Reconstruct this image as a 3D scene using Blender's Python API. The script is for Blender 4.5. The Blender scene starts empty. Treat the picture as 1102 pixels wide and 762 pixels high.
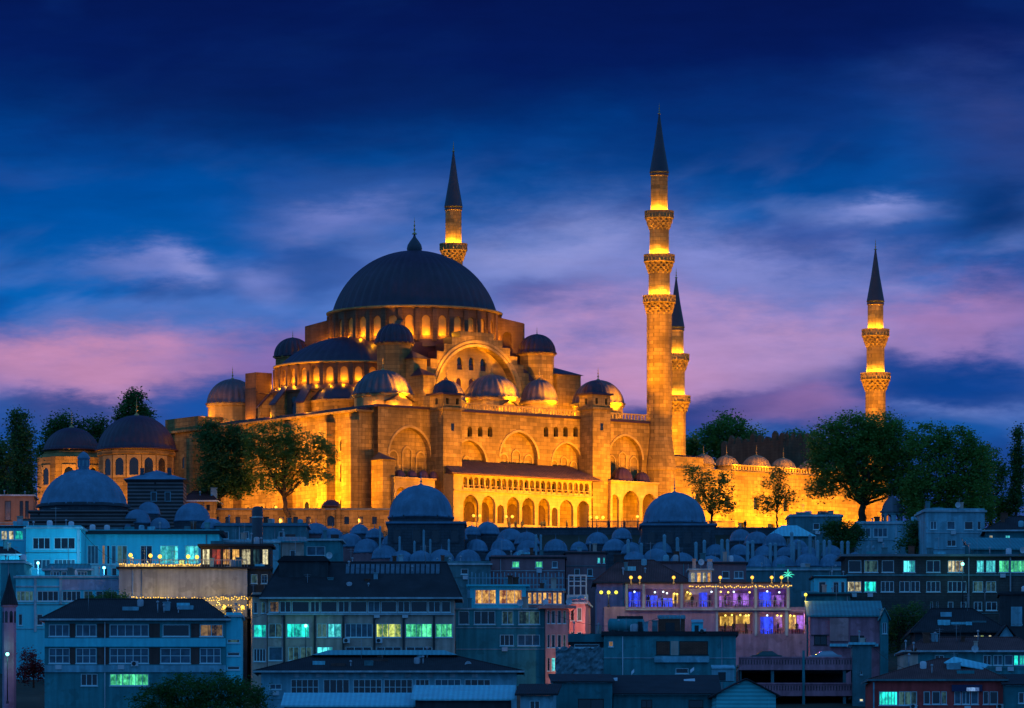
import bpy, math, random
from mathutils import Vector, Matrix
from mathutils.geometry import tessellate_polygon
random.seed(7)
SC = bpy.context.scene
COL = SC.collection
R = math.radians
PI = math.pi
FPX, HX, HY = 5760.0, 551.0, 942.0     # focal length in photo pixels, horizon point

# ------------------------------------------------------------------ camera
cam_d = bpy.data.cameras.new('camera'); cam = bpy.data.objects.new('camera', cam_d); COL.objects.link(cam)
cam.location = (0, 0, 0); cam.rotation_euler = (R(90), 0, 0)
cam_d.sensor_width = 36.0; cam_d.lens = 36.0 * FPX / 1102.0
cam_d.shift_x = 0.0; cam_d.shift_y = (HY - 381.0) / 1102.0
cam_d.clip_start = 1.0; cam_d.clip_end = 9000.0
SC.camera = cam
SC.view_settings.view_transform = 'Standard'; SC.view_settings.look = 'None'
SC.view_settings.exposure = 0.0; SC.view_settings.gamma = 1.0; SC.view_settings.use_curve_mapping = False
SC.render.engine = 'CYCLES'
SC.cycles.use_denoising = True
SC.cycles.max_bounces = 5; SC.cycles.diffuse_bounces = 3; SC.cycles.glossy_bounces = 2
SC.cycles.transparent_max_bounces = 6; SC.cycles.sample_clamp_indirect = 4.0
try: SC.cycles.use_light_tree = True
except Exception: pass

def lin(c):
    return tuple(((v / 255.0) / 12.92 if v / 255.0 <= 0.04045 else ((v / 255.0 + 0.055) / 1.055) ** 2.4) for v in c)

# ------------------------------------------------------------------ dusk sky
W = bpy.data.worlds.new("World"); SC.world = W; W.use_nodes = True
def build_sky():
    nt = W.node_tree; N = nt.nodes; Lk = nt.links
    for n in list(N): N.remove(n)
    out = N.new('ShaderNodeOutputWorld'); bg = N.new('ShaderNodeBackground'); Lk.new(bg.outputs[0], out.inputs[0])
    tc = N.new('ShaderNodeTexCoord'); sep = N.new('ShaderNodeSeparateXYZ'); Lk.new(tc.outputs['Generated'], sep.inputs[0])
    def M(op, a, b=None, c=None):
        n = N.new('ShaderNodeMath'); n.operation = op
        for i, v in enumerate((a, b, c)):
            if v is None: continue
            if isinstance(v, (int, float)): n.inputs[i].default_value = v
            else: Lk.new(v, n.inputs[i])
        return n.outputs[0]
    az = M('ARCTAN2', sep.outputs[0], sep.outputs[1])
    el = M('ARCSINE', sep.outputs[2])
    sx = M('MULTIPLY_ADD', az, FPX, HX)
    sy = M('MULTIPLY_ADD', el, -FPX, HY)
    def noise(kx, ky, z, scale=1.0, detail=5.0, rough=0.55):
        cb = N.new('ShaderNodeCombineXYZ'); Lk.new(M('MULTIPLY', sx, kx), cb.inputs[0]); Lk.new(M('MULTIPLY', sy, ky), cb.inputs[1]); cb.inputs[2].default_value = z
        n = N.new('ShaderNodeTexNoise'); n.inputs['Scale'].default_value = scale; n.inputs['Detail'].default_value = detail; n.inputs['Roughness'].default_value = rough
        Lk.new(cb.outputs[0], n.inputs['Vector']); return n.outputs[0]
    n1 = noise(1/330, 1/120, 3.1); n2 = noise(1/260, 1/110, 9.7); n3 = noise(1/150, 1/42, 5.5, detail=8.0, rough=.66)
    # wind drawn streaks, climbing a little to the right
    tx = M('ADD', M('MULTIPLY', sx, .96), M('MULTIPLY', sy, -.22)); ty = M('ADD', M('MULTIPLY', sy, .97), M('MULTIPLY', sx, .17))
    def streak(kx, ky, z, detail, rough, warp=0.0):
        cb = N.new('ShaderNodeCombineXYZ'); Lk.new(M('MULTIPLY', tx, kx), cb.inputs[0]); Lk.new(M('MULTIPLY', ty, ky), cb.inputs[1]); cb.inputs[2].default_value = z
        n = N.new('ShaderNodeTexNoise'); n.inputs['Scale'].default_value = 1.0; n.inputs['Detail'].default_value = detail; n.inputs['Roughness'].default_value = rough; n.inputs['Distortion'].default_value = warp
        Lk.new(cb.outputs[0], n.inputs['Vector']); return n.outputs[0]
    def band(v, lo, hi):
        n = N.new('ShaderNodeMapRange'); n.interpolation_type = 'SMOOTHSTEP'; Lk.new(v, n.inputs[0]); n.inputs[1].default_value = lo; n.inputs[2].default_value = hi; return n.outputs[0]
    # warped sky angles (large soft swirls plus thin horizontal streaks)
    wx = M('ADD', sx, M('MULTIPLY_ADD', n1, 240.0, -120.0))
    wy = M('ADD', M('ADD', sy, M('MULTIPLY_ADD', n2, 110.0, -55.0)), M('MULTIPLY_ADD', n3, 60.0, -30.0))
    ramp = N.new('ShaderNodeValToRGB')
    y0, y1 = -700.0, 700.0
    Lk.new(M('DIVIDE', M('SUBTRACT', wy, y0), y1 - y0), ramp.inputs[0])
    stops = [(-700, (4, 52, 118)), (-220, (2, 24, 82)), (-20, (4, 18, 72)), (70, (2, 32, 100)), (150, (0, 60, 134)), (240, (0, 84, 162)), (330, (4, 94, 176)), (430, (16, 90, 168)), (500, (24, 66, 138)), (680, (48, 58, 120))]
    cr = ramp.color_ramp
    while len(cr.elements) < len(stops): cr.elements.new(0.5)
    for e, (y, c) in zip(cr.elements, stops):
        e.position = (y - y0) / (y1 - y0); e.color = (*lin(c), 1)
    colr = ramp.outputs[0]
    def mix(col, fac, c):
        n = N.new('ShaderNodeMix'); n.data_type = 'RGBA'; n.clamp_factor = True
        Lk.new(fac, n.inputs[0]); Lk.new(col, n.inputs[6])
        if isinstance(c, tuple): n.inputs[7].default_value = (*c, 1)
        else: Lk.new(c, n.inputs[7])
        return n.outputs[2]
    def blob(cx, cy, rx, ry, s, rag=0.0, hard=1.0):
        dx = M('DIVIDE', M('SUBTRACT', wx, cx), rx); dy = M('DIVIDE', M('SUBTRACT', wy, cy), ry)
        q = M('ADD', M('MULTIPLY', dx, dx), M('MULTIPLY', dy, dy))
        if hard != 1.0: q = M('POWER', q, hard)
        g = M('MULTIPLY', M('EXPONENT', M('MULTIPLY', q, -1.0)), s)
        if rag: g = M('MULTIPLY', g, M('MULTIPLY_ADD', n3, rag * 2.2, 1.0 - rag * 1.1))
        return g
    # torn cloud: pale lavender wisps low on the right, darker rags higher up
    lo = M('MULTIPLY', band(sy, 120, 330), M('SUBTRACT', 1.0, M('MULTIPLY', band(sx, 620, 250), .55)))
    colr = mix(colr, M('MULTIPLY', M('MULTIPLY', band(streak(1/240, 1/84, 2.2, 5, .5, .35), .47, .64), lo), .62), lin((120, 136, 202)))
    colr = mix(colr, M('MULTIPLY', M('MULTIPLY', band(streak(1/250, 1/90, 7.9, 5, .5, .3), .49, .63), band(sy, 60, 260)), .62), lin((14, 62, 136)))
    colr = mix(colr, M('MULTIPLY', M('MULTIPLY', band(streak(1/330, 1/120, 4.4, 4, .5, .3), .46, .64), band(sy, 270, 110)), .65), lin((8, 44, 112)))
    for (cx, cy, rx, ry, c, s, rag, hard) in SKY_BLOBS:
        colr = mix(colr, blob(cx, cy, rx, ry, s, rag, hard), lin(c))
    # fine wisps
    n4 = noise(1/70, 1/16, 1.7, detail=6.0, rough=0.6)
    hs = N.new('ShaderNodeHueSaturation'); Lk.new(colr, hs.inputs['Color']); Lk.new(M('MULTIPLY_ADD', n4, 0.36, 0.93), hs.inputs['Value'])
    colr = hs.outputs[0]
    # higher sky and the sky behind the viewer: plain deep twilight blue
    up = M('MULTIPLY', M('SUBTRACT', el, 0.24), 3.0)
    colr = mix(colr, up, ZENITH)
    side = M('MULTIPLY', M('SUBTRACT', M('ABSOLUTE', az), 0.35), 1.6)
    colr = mix(colr, side, BEHIND)
    low = M('MULTIPLY', el, -30.0)
    colr = mix(colr, low, (0.004, 0.012, 0.03))
    Lk.new(colr, bg.inputs[0]); bg.inputs[1].default_value = 1.0
ZENITH = (0.016, 0.060, 0.24)
BEHIND = (0.058, 0.228, 0.60)
SKY_BLOBS = [
    (300, 95, 420, 85, (4, 17, 70), .6, .3, 1.0), (820, 40, 360, 60, (4, 19, 76), .6, .3, 1.0),
    (1085, 150, 110, 70, (48, 62, 124), .6, .7, 1.0), (1100, 240, 70, 55, (4, 38, 98), .8, .3, 1.2),
    (120, 225, 260, 60, (0, 66, 146), .5, .3, 1.0),
    (90, 400, 250, 34, (182, 130, 172), .97, .4, 1.3), (290, 395, 90, 22, (122, 98, 166), .8, .3, 1.0),
    (150, 300, 90, 17, (102, 118, 186), .9, .6, 1.1), (212, 302, 32, 13, (136, 142, 204), .7, .4, 1.0),
    (360, 242, 70, 19, (104, 118, 186), .85, .6, 1.0), (306, 312, 34, 24, (108, 122, 190), .8, .5, 1.0),
    (100, 446, 120, 22, (48, 70, 136), .95, .3, 2.0), (215, 432, 80, 30, (18, 76, 156), .95, .2, 2.0),
    (610, 285, 130, 48, (132, 140, 200), .9, .6, 1.0), (610, 330, 60, 18, (26, 66, 142), .7, .3, 1.0),
    (650, 396, 150, 44, (190, 138, 180), .97, .5, 1.2), (830, 366, 190, 50, (172, 138, 188), .9, .7, 1.1),
    (800, 300, 150, 30, (126, 134, 200), .8, .7, 1.0), (940, 236, 60, 15, (134, 144, 208), .85, .7, 1.0),
    (1040, 350, 130, 34, (154, 118, 174), .85, .4, 1.2), (860, 268, 60, 30, (40, 66, 142), .5, .4, 1.0),
    (730, 446, 140, 26, (42, 62, 132), .95, .2, 2.2),
    (850, 440, 70, 22, (154, 112, 166), .6, .4, 1.2), (540, 430, 90, 24, (90, 80, 150), .5, .3, 1.0), (1005, 408, 150, 42, (12, 62, 138), 1.0, .1, 3.0),
]
build_sky()

# ------------------------------------------------------------------ helpers
def tag(o, label=None, cat=None, group=None, kind=None):
    if label: o['label'] = label
    if cat: o['category'] = cat
    if group: o['group'] = group
    if kind: o['kind'] = kind
    return o
def empty(name, loc=(0, 0, 0), rz=0.0, label=None, cat=None, group=None, parent=None):
    o = bpy.data.objects.new(name, None); COL.objects.link(o); o.location = loc; o.rotation_euler = (0, 0, rz)
    o.empty_display_size = 0.5
    if parent: o.parent = parent
    return tag(o, label, cat, group)
def copy_tree(o, parent=None):
    c = o.copy(); COL.objects.link(c)
    if parent is not None: c.parent = parent
    for ch in [k for k in o.children]: copy_tree(ch, c)
    return c
def P(px, py, Y): return Vector(((px - HX) / FPX * Y, Y, (HY - py) / FPX * Y))

class MB:
    def __init__(s): s.v = []; s.f = []; s.m = []; s.sm = []
    def add(s, vs, fs, m=0, smooth=False):
        b = len(s.v); s.v.extend([tuple(p) for p in vs])
        for f in fs: s.f.append([b + i for i in f]); s.m.append(m); s.sm.append(smooth)
    def box(s, x0, x1, y0, y1, z0, z1, m=0):
        vs = [(x, y, z) for z in (z0, z1) for y in (y0, y1) for x in (x0, x1)]
        s.add(vs, [(0, 2, 3, 1), (4, 5, 7, 6), (0, 1, 5, 4), (2, 6, 7, 3), (0, 4, 6, 2), (1, 3, 7, 5)], m)
    def prism(s, poly, y0, y1, m=0, T=None):
        # poly in (x,z), extruded along y
        n = len(poly); T = T or (lambda x, z, y: (x, y, z))
        vs = [T(a, b, y0) for a, b in poly] + [T(a, b, y1) for a, b in poly]
        s.add(vs, [tuple(range(n)), tuple(range(2 * n - 1, n - 1, -1))] + [(i, (i + 1) % n, n + (i + 1) % n, n + i) for i in range(n)], m)
    def lathe(s, prof, n, c=(0, 0), m=0, smooth=True, a0=0.0, rib=0.0, ribn=0, a1=None):
        # prof: (r,z) list; ribs swell every third meridian
        per = 4 if rib > .025 else 3
        if ribn: n = ribn * per
        full = a1 is None; a1 = a0 + 2 * PI if full else a1
        cnt = n if full else n + 1
        vs = []
        for r, z in prof:
            for i in range(cnt):
                a = a0 + (a1 - a0) * i / n
                rr = r * ((1 - rib * 1.3, 1 + rib * .1, 1 + rib * .45, 1 + rib * .1)[i % 4] if per == 4 else (1 + rib if i % 3 == 0 else 1)) if ribn else r
                vs.append((c[0] + rr * math.cos(a), c[1] + rr * math.sin(a), z))
        fs = []
        for k in range(len(prof) - 1):
            for i in range(n):
                j = (i + 1) % cnt
                fs.append((k * cnt + i, k * cnt + j, (k + 1) * cnt + j, (k + 1) * cnt + i))
        s.add(vs, fs, m, smooth)
    def cap(s, r, z, n, c=(0, 0), m=0, a0=0.0):
        s.add([(c[0] + r * math.cos(a0 + 2 * PI * i / n), c[1] + r * math.sin(a0 + 2 * PI * i / n), z) for i in range(n)], [tuple(range(n))], m)
    def tube(s, pts, rad, n=6, m=0, smooth=True):
        pts = [Vector(p) for p in pts]; rings = []
        for i, p in enumerate(pts):
            d = (pts[min(i + 1, len(pts) - 1)] - pts[max(i - 1, 0)]).normalized()
            u = d.orthogonal().normalized(); w = d.cross(u)
            r = rad[i] if isinstance(rad, (list, tuple)) else rad
            rings.append([p + (u * math.cos(2 * PI * k / n) + w * math.sin(2 * PI * k / n)) * r for k in range(n)])
        vs = [q for rg in rings for q in rg]
        fs = [(i * n + k, i * n + (k + 1) % n, (i + 1) * n + (k + 1) % n, (i + 1) * n + k) for i in range(len(pts) - 1) for k in range(n)]
        fs += [tuple(range(n - 1, -1, -1)), tuple((len(pts) - 1) * n + k for k in range(n))]
        s.add(vs, fs, m, smooth)
    def ball(s, c, r, n=8, m=0, sz=1.0):
        prof = [(max(r * math.sin(PI * k / 6), 1e-4), c[2] - sz * r * math.cos(PI * k / 6)) for k in range(7)]
        s.lathe(prof, n, (c[0], c[1]), m)
    def panel(s, outer, holes, T, depth, m=0, rm=None):
        polys = [[Vector((a, b, 0)) for a, b in outer]] + [[Vector((a, b, 0)) for a, b in h] for h in holes]
        flat = [p for pl in polys for p in pl]
        s.add([T(p.x, p.y, 0.0) for p in flat], tessellate_polygon(polys), m)
        for h in holes: s.reveal(h, T, 0.0, depth, m if rm is None else rm)
    def reveal(s, h, T, d0, d1, m=0):
        n = len(h)
        s.add([T(a, b, d0) for a, b in h] + [T(a, b, d1) for a, b in h], [(i, (i + 1) % n, n + (i + 1) % n, n + i) for i in range(n)], m)
    def infill(s, h, T, d, m=0): s.add([T(a, b, d) for a, b in h], [tuple(range(len(h)))], m)
    def build(s, name, mats, parent=None, loc=None, rz=None):
        me = bpy.data.meshes.new(name); me.from_pydata(s.v, [], s.f)
        for mm in (mats if isinstance(mats, (list, tuple)) else [mats]): me.materials.append(mm)
        me.polygons.foreach_set('material_index', s.m); me.polygons.foreach_set('use_smooth', s.sm); me.update()
        o = bpy.data.objects.new(name, me); COL.objects.link(o)
        if parent is not None: o.parent = parent
        if loc is not None: o.location = loc
        if rz is not None: o.rotation_euler = (0, 0, rz)
        return o

def arch(s0, s1, t0, ts, h=None, n=7):
    hw = (s1 - s0) / 2; c = (s0 + s1) / 2; h = h or hw * 1.12
    pts = [(s0, t0), (s1, t0), (s1, ts)]
    if h <= hw * 1.001:
        right = [(hw * math.cos(a), h * math.sin(a)) for a in [PI / 2 * k / n for k in range(1, n + 1)]]
    else:
        Rr = (hw * hw + h * h) / (2 * hw); am = math.asin(min(1, h / Rr)) if h < Rr else PI - math.asin(h / Rr)
        am = math.atan2(h, Rr - hw)
        right = [(hw - Rr + Rr * math.cos(am * k / n), Rr * math.sin(am * k / n)) for k in range(1, n + 1)]
    pts += [(c + x, ts + z) for x, z in right]
    pts += [(c - x, ts + z) for x, z in reversed(right[:-1])]
    pts.append((s0, ts)); return pts
def rect(s0, s1, t0, t1): return [(s0, t0), (s1, t0), (s1, t1), (s0, t1)]

def capprof(r, h, z0, n=10, lip=0.05):
    pr = []
    if lip: pr = [(r * (1 - lip), z0 - 0.32), (r * (1 + lip), z0 - 0.28), (r * (1 + lip), z0 - 0.05), (r * 1.003, z0)]
    if h <= r:
        Rr = (r * r + h * h) / (2 * h); p0 = math.asin(min(1, r / Rr))
        pr += [(max(Rr * math.sin(p0 * (1 - k / n)), 0.01), z0 + Rr * math.cos(p0 * (1 - k / n)) - (Rr - h)) for k in range(n + 1)]
    else:
        pr += [(max(r * math.cos(PI / 2 * k / n), 0.01), z0 + h * math.sin(PI / 2 * k / n)) for k in range(n + 1)]
    return pr
def finial_mb(c, z, h):
    b = MB(); k = h
    prof = [(.16 * k, 0), (.12 * k, .06 * k), (.03 * k, .12 * k), (.03 * k, .2 * k), (.085 * k, .27 * k), (.03 * k, .34 * k), (.025 * k, .45 * k), (.06 * k, .51 * k), (.02 * k, .57 * k), (.018 * k, .7 * k), (.035 * k, .74 * k), (.012 * k, .8 * k), (.004 * k, k)]
    b.lathe([(r, z + q - .02) for r, q in prof], 8, c); return b

# ------------------------------------------------------------------ materials
def newmat(name):
    m = bpy.data.materials.new(name); m.use_nodes = True; nt = m.node_tree
    return m, nt, nt.nodes['Principled BSDF']
def mat(name, col, rough=.75, var=.25, scale=.6, streak=0.0, spec=.3, metal=0.0, brick=None, bump=0.0, tiles=None, tint=None, patch=0.0):
    m, nt, b = newmat(name); N = nt.nodes; Lk = nt.links
    b.inputs['Roughness'].default_value = rough; b.inputs['Metallic'].default_value = metal
    b.inputs['Specular IOR Level'].default_value = spec
    tc = N.new('ShaderNodeTexCoord')
    def nz(sc, det=5, vec=None):
        n = N.new('ShaderNodeTexNoise'); n.inputs['Scale'].default_value = sc; n.inputs['Detail'].default_value = det
        Lk.new(vec or tc.outputs['Object'], n.inputs['Vector']); return n.outputs[0]
    def mixc(f, a, c):
        n = N.new('ShaderNodeMix'); n.data_type = 'RGBA'
        if isinstance(f, (int, float)): n.inputs[0].default_value = f
        else: Lk.new(f, n.inputs[0])
        for i, v in ((6, a), (7, c)):
            if isinstance(v, tuple): n.inputs[i].default_value = (*v[:3], 1)
            else: Lk.new(v, n.inputs[i])
        return n.outputs[2]
    def rng(v, a, c):
        n = N.new('ShaderNodeMapRange'); Lk.new(v, n.inputs[0]); n.inputs[1].default_value = .3; n.inputs[2].default_value = .7
        n.inputs[3].default_value = a; n.inputs[4].default_value = c; return n.outputs[0]
    dark = tuple(c * (1 - var) for c in col); lite = tuple(min(.9, c * (1 + var)) for c in col)
    if tint: lite = tint
    c = mixc(rng(nz(scale), 0, 1), dark, lite)
    c = mixc(rng(nz(scale * 6, 3), 0, .5), c, dark)
    if patch:
        pn = N.new('ShaderNodeMapRange'); Lk.new(nz(scale * 1.7, 8), pn.inputs[0]); pn.inputs[1].default_value = .56; pn.inputs[2].default_value = .60; pn.inputs[3].default_value = 0; pn.inputs[4].default_value = patch
        c = mixc(pn.outputs[0], c, tuple(v * .5 for v in col))
    h = None
    if streak:
        mp = N.new('ShaderNodeMapping'); mp.inputs['Scale'].default_value = (1.6, 1.6, .12); Lk.new(tc.outputs['Object'], mp.inputs[0])
        c = mixc(rng(nz(1.0, 4, mp.outputs[0]), 0, streak), c, tuple(v * .45 for v in col))
    if brick:
        sp = N.new('ShaderNodeSeparateXYZ'); Lk.new(tc.outputs['Object'], sp.inputs[0])
        ad = N.new('ShaderNodeMath'); ad.operation = 'ADD'; Lk.new(sp.outputs[0], ad.inputs[0]); Lk.new(sp.outputs[1], ad.inputs[1])
        cb = N.new('ShaderNodeCombineXYZ'); Lk.new(ad.outputs[0], cb.inputs[0]); Lk.new(sp.outputs[2], cb.inputs[1])
        bt = N.new('ShaderNodeTexBrick'); Lk.new(cb.outputs[0], bt.inputs['Vector']); bt.inputs['Scale'].default_value = 1.0
        bt.inputs['Brick Width'].default_value = brick[0]; bt.inputs['Row Height'].default_value = brick[1]; bt.inputs['Mortar Size'].default_value = brick[2]
        bt.inputs['Color1'].default_value = (1, 1, 1, 1); bt.inputs['Color2'].default_value = (brick[3],) * 3 + (1,); bt.inputs['Mortar'].default_value = (brick[4],) * 3 + (1,)
        mu = N.new('ShaderNodeMix'); mu.data_type = 'RGBA'; mu.blend_type = 'MULTIPLY'; mu.inputs[0].default_value = 1.0
        Lk.new(c, mu.inputs[6]); Lk.new(bt.outputs[0], mu.inputs[7]); c = mu.outputs[2]; h = bt.outputs[0]
    if tiles:
        wv = N.new('ShaderNodeTexWave'); wv.wave_type = 'BANDS'; wv.bands_direction = tiles[0]; wv.inputs['Scale'].default_value = tiles[1]; wv.inputs['Distortion'].default_value = .6
        Lk.new(tc.outputs['Object'], wv.inputs['Vector'])
        c = mixc(rng(wv.outputs[1], tiles[2], 0), c, tuple(v * .35 for v in col)); h = wv.outputs[1]
    Lk.new(c, b.inputs['Base Color'])
    if bump:
        bp = N.new('ShaderNodeBump'); bp.inputs['Strength'].default_value = bump; bp.inputs['Distance'].default_value = .08
        Lk.new(h or nz(scale * 8), bp.inputs['Height']); Lk.new(bp.outputs[0], b.inputs['Normal'])
    return m
def emis(name, col, strength, var=0.0, scale=1.5, col2=None, stretch=(1, 1, 1)):
    m, nt, b = newmat(name); N = nt.nodes; Lk = nt.links
    b.inputs['Base Color'].default_value = (.05, .05, .05, 1); b.inputs['Emission Strength'].default_value = strength
    if not var: b.inputs['Emission Color'].default_value = (*col, 1); return m
    # uneven room light: curtains hanging in folds, furniture and lamps as soft blotches
    tc = N.new('ShaderNodeTexCoord'); mp = N.new('ShaderNodeMapping'); mp.inputs['Scale'].default_value = (scale * 1.6, 1.0, scale * 1.1); Lk.new(tc.outputs['Object'], mp.inputs[0])
    n = N.new('ShaderNodeTexNoise'); n.inputs['Scale'].default_value = 1.0; n.inputs['Detail'].default_value = 3; n.inputs['Roughness'].default_value = .7; Lk.new(mp.outputs[0], n.inputs['Vector'])
    mp2 = N.new('ShaderNodeMapping'); mp2.inputs['Scale'].default_value = (1.1, 0.0, 0.02); Lk.new(tc.outputs['Object'], mp2.inputs[0])
    v = N.new('ShaderNodeTexVoronoi'); v.inputs['Scale'].default_value = 1.3; Lk.new(mp2.outputs[0], v.inputs['Vector'])
    sv = N.new('ShaderNodeSeparateColor'); Lk.new(v.outputs['Color'], sv.inputs[0])
    md = N.new('ShaderNodeMath'); md.operation = 'MULTIPLY_ADD'; Lk.new(sv.outputs[0], md.inputs[0]); md.inputs[1].default_value = .34; Lk.new(n.outputs[0], md.inputs[2])
    r = N.new('ShaderNodeValToRGB'); Lk.new(md.outputs[0], r.inputs[0])
    r.color_ramp.elements[0].position = .46; r.color_ramp.elements[1].position = .92
    r.color_ramp.elements[0].color = (*(col2 or tuple(c * (1 - var) for c in col)), 1); r.color_ramp.elements[1].color = (*[min(1.6, c * 1.5) for c in col], 1)
    e = r.color_ramp.elements.new(.66); e.color = (*[c * .62 for c in col], 1)
    Lk.new(r.outputs[0], b.inputs['Emission Color']); return m
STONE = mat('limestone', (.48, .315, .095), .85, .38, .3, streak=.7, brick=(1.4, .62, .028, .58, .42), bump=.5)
STONE_PALE = mat('pale_limestone', (.56, .38, .13), .85, .28, .5, streak=.45, brick=(1.2, .55, .015, .85, .62), bump=.2)
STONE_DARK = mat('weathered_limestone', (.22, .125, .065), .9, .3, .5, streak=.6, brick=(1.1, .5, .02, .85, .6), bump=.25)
LEAD = mat('lead_sheet', (.050, .022, .042), .42, .3, .5, streak=.5, spec=.5)
LEAD_AISLE = mat('worn_lead_sheet', (.13, .095, .10), .4, .3, .6, streak=.35, spec=.5)  # lead made paler and warmer: amber floodlight on the aisle domes painted in
LEAD_FLOODLIT = mat('limewashed_dome', (.36, .25, .14), .8, .25, .7, streak=.4)  # floodlight on the courtyard lead domelets put into their colour
LEAD_PALE = mat('pale_lead_sheet', (.12, .15, .18), .55, .25, .5, streak=.35, spec=.45)
LEAD_CONE = mat('dark_lead_sheet', (.035, .04, .055), .5, .2, .6, spec=.5)
GILT = mat('gilded_copper', (.5, .34, .12), .4, .15, 2., metal=.8)
COPPER = mat('green_copper', (.10, .18, .13), .6, .2, 2.)
ALABASTER = mat('amber_window_glass', (.62, .36, .06), .5, .12, 2.0)
GLASS = mat('dark_glass', (.012, .018, .026), .12, .2, .8, spec=.6)
FLOOD = (1.0, .362, .003)
def light(kind, name, loc, power, col=FLOOD, radius=.15, parent=None, target=None, spot=110, blend=.8):
    d = bpy.data.lights.new(name, kind); d.energy = power; d.color = col; d.shadow_soft_size = radius
    o = bpy.data.objects.new(name, d); COL.objects.link(o); o.location = loc
    if parent is not None: o.parent = parent
    if kind == 'SPOT':
        d.spot_size = R(spot); d.spot_blend = blend
        o.rotation_euler = (Vector(target) - Vector(loc)).to_track_quat('-Z', 'Y').to_euler()
    return o

# ------------------------------------------------------------------ terrain
def ground(x, Y):
    pts = [(-400, -6), (200, -5), (330, -2), (500, 6), (600, 12), (640, 16), (700, 25), (745, 32), (790, 41), (838, 48.5), (845, 54.2), (868, 56.3), (895, 57), (1000, 57), (1150, 56), (1600, 20), (7000, 0)]
    for (a, za), (b, zb) in zip(pts, pts[1:]):
        if Y <= b: return za + (zb - za) * (Y - a) / (b - a) if Y > a else za
    return 0.0
def build_terrain():
    ys = [-400, 0, 200] + list(range(330, 840, 15)) + [838, 846, 870, 900, 950, 1000, 1150, 1400, 1600, 3000, 7000]
    xs = [-4000, -1500, -600, -300] + list(range(-200, 201, 20)) + [300, 600, 1500, 4000]
    b = MB(); nx = len(xs)
    vs = [(x, y, ground(x, y) + (0 if not 340 < y < 836 else .35 * math.sin(x * .13 + y * .07))) for y in ys for x in xs]
    b.add(vs, [(j * nx + i, j * nx + i + 1, (j + 1) * nx + i + 1, (j + 1) * nx + i) for j in range(len(ys) - 1) for i in range(nx - 1)], 0, True)
    tag(b.build('ground', mat('hill_ground', (.05, .055, .04), .95, .4, .12)), kind='structure')
build_terrain()
# ================================================================== the great mosque (local frame: x along the hall axis, -y towards the viewer)
ROT = R(37.0); CU, SU = math.cos(ROT), math.sin(ROT); OX, OY, OZ = -16.4, 900.0, 57.0
def wx(u, y): return OX + CU * u - SU * y
def wY(u, y): return OY + SU * u + CU * y
def zz(py, u, y): return (HY - py) / FPX * wY(u, y) - OZ
def uu(px, y):
    k = (px - HX) / FPX
    return (k * (OY + CU * y) - OX + SU * y) / (CU - SU * k)
MOSQUE = empty('mosque', (OX, OY, OZ), ROT, 'huge floodlit stone mosque with a ribbed lead main dome and cascading half domes', 'mosque')
def mk(b, name, mats, parent=MOSQUE): return b.build(name, mats, parent)
def dome(c, z0, r, h, ribs, name='dome', fin=1.6, parent=MOSQUE, m=LEAD, rib=.02, nv=9, fmat=None):
    b = MB(); b.lathe(capprof(r, h, z0, nv), 0, c, 0, True, rib=rib * 1.7, ribn=ribs)
    o = b.build(name, m, parent)
    if fin: finial_mb(c, z0 + h, fin).build('finial', fmat or GILT, o)
    return o
def octo(c, z0, z1, r, n=8, name='drum', m=STONE, parent=MOSQUE, cornice=.25):
    b = MB(); a0 = PI / n
    b.lathe([(r, z0), (r, z1 - .5), (r + cornice, z1 - .4), (r + cornice, z1), (.1, z1 + .02)], n, c, 0, False, a0)
    return b.build(name, m, parent)

FY = -29.0
ZT = zz(447, 0, FY)                      # parapet line of the hall
def TF(y): return lambda s, t, d: (s, y + d, t)
def arch_px(pc, half, ycrown, ybot, y, pointed=1.1):
    s0, s1 = uu(pc - half, y), uu(pc + half, y); um = (s0 + s1) / 2; hw = (s1 - s0) / 2
    zc = zz(ycrown, um, y); return arch(s0, s1, zz(ybot, um, y), zc - hw * pointed, hw * pointed)

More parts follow.
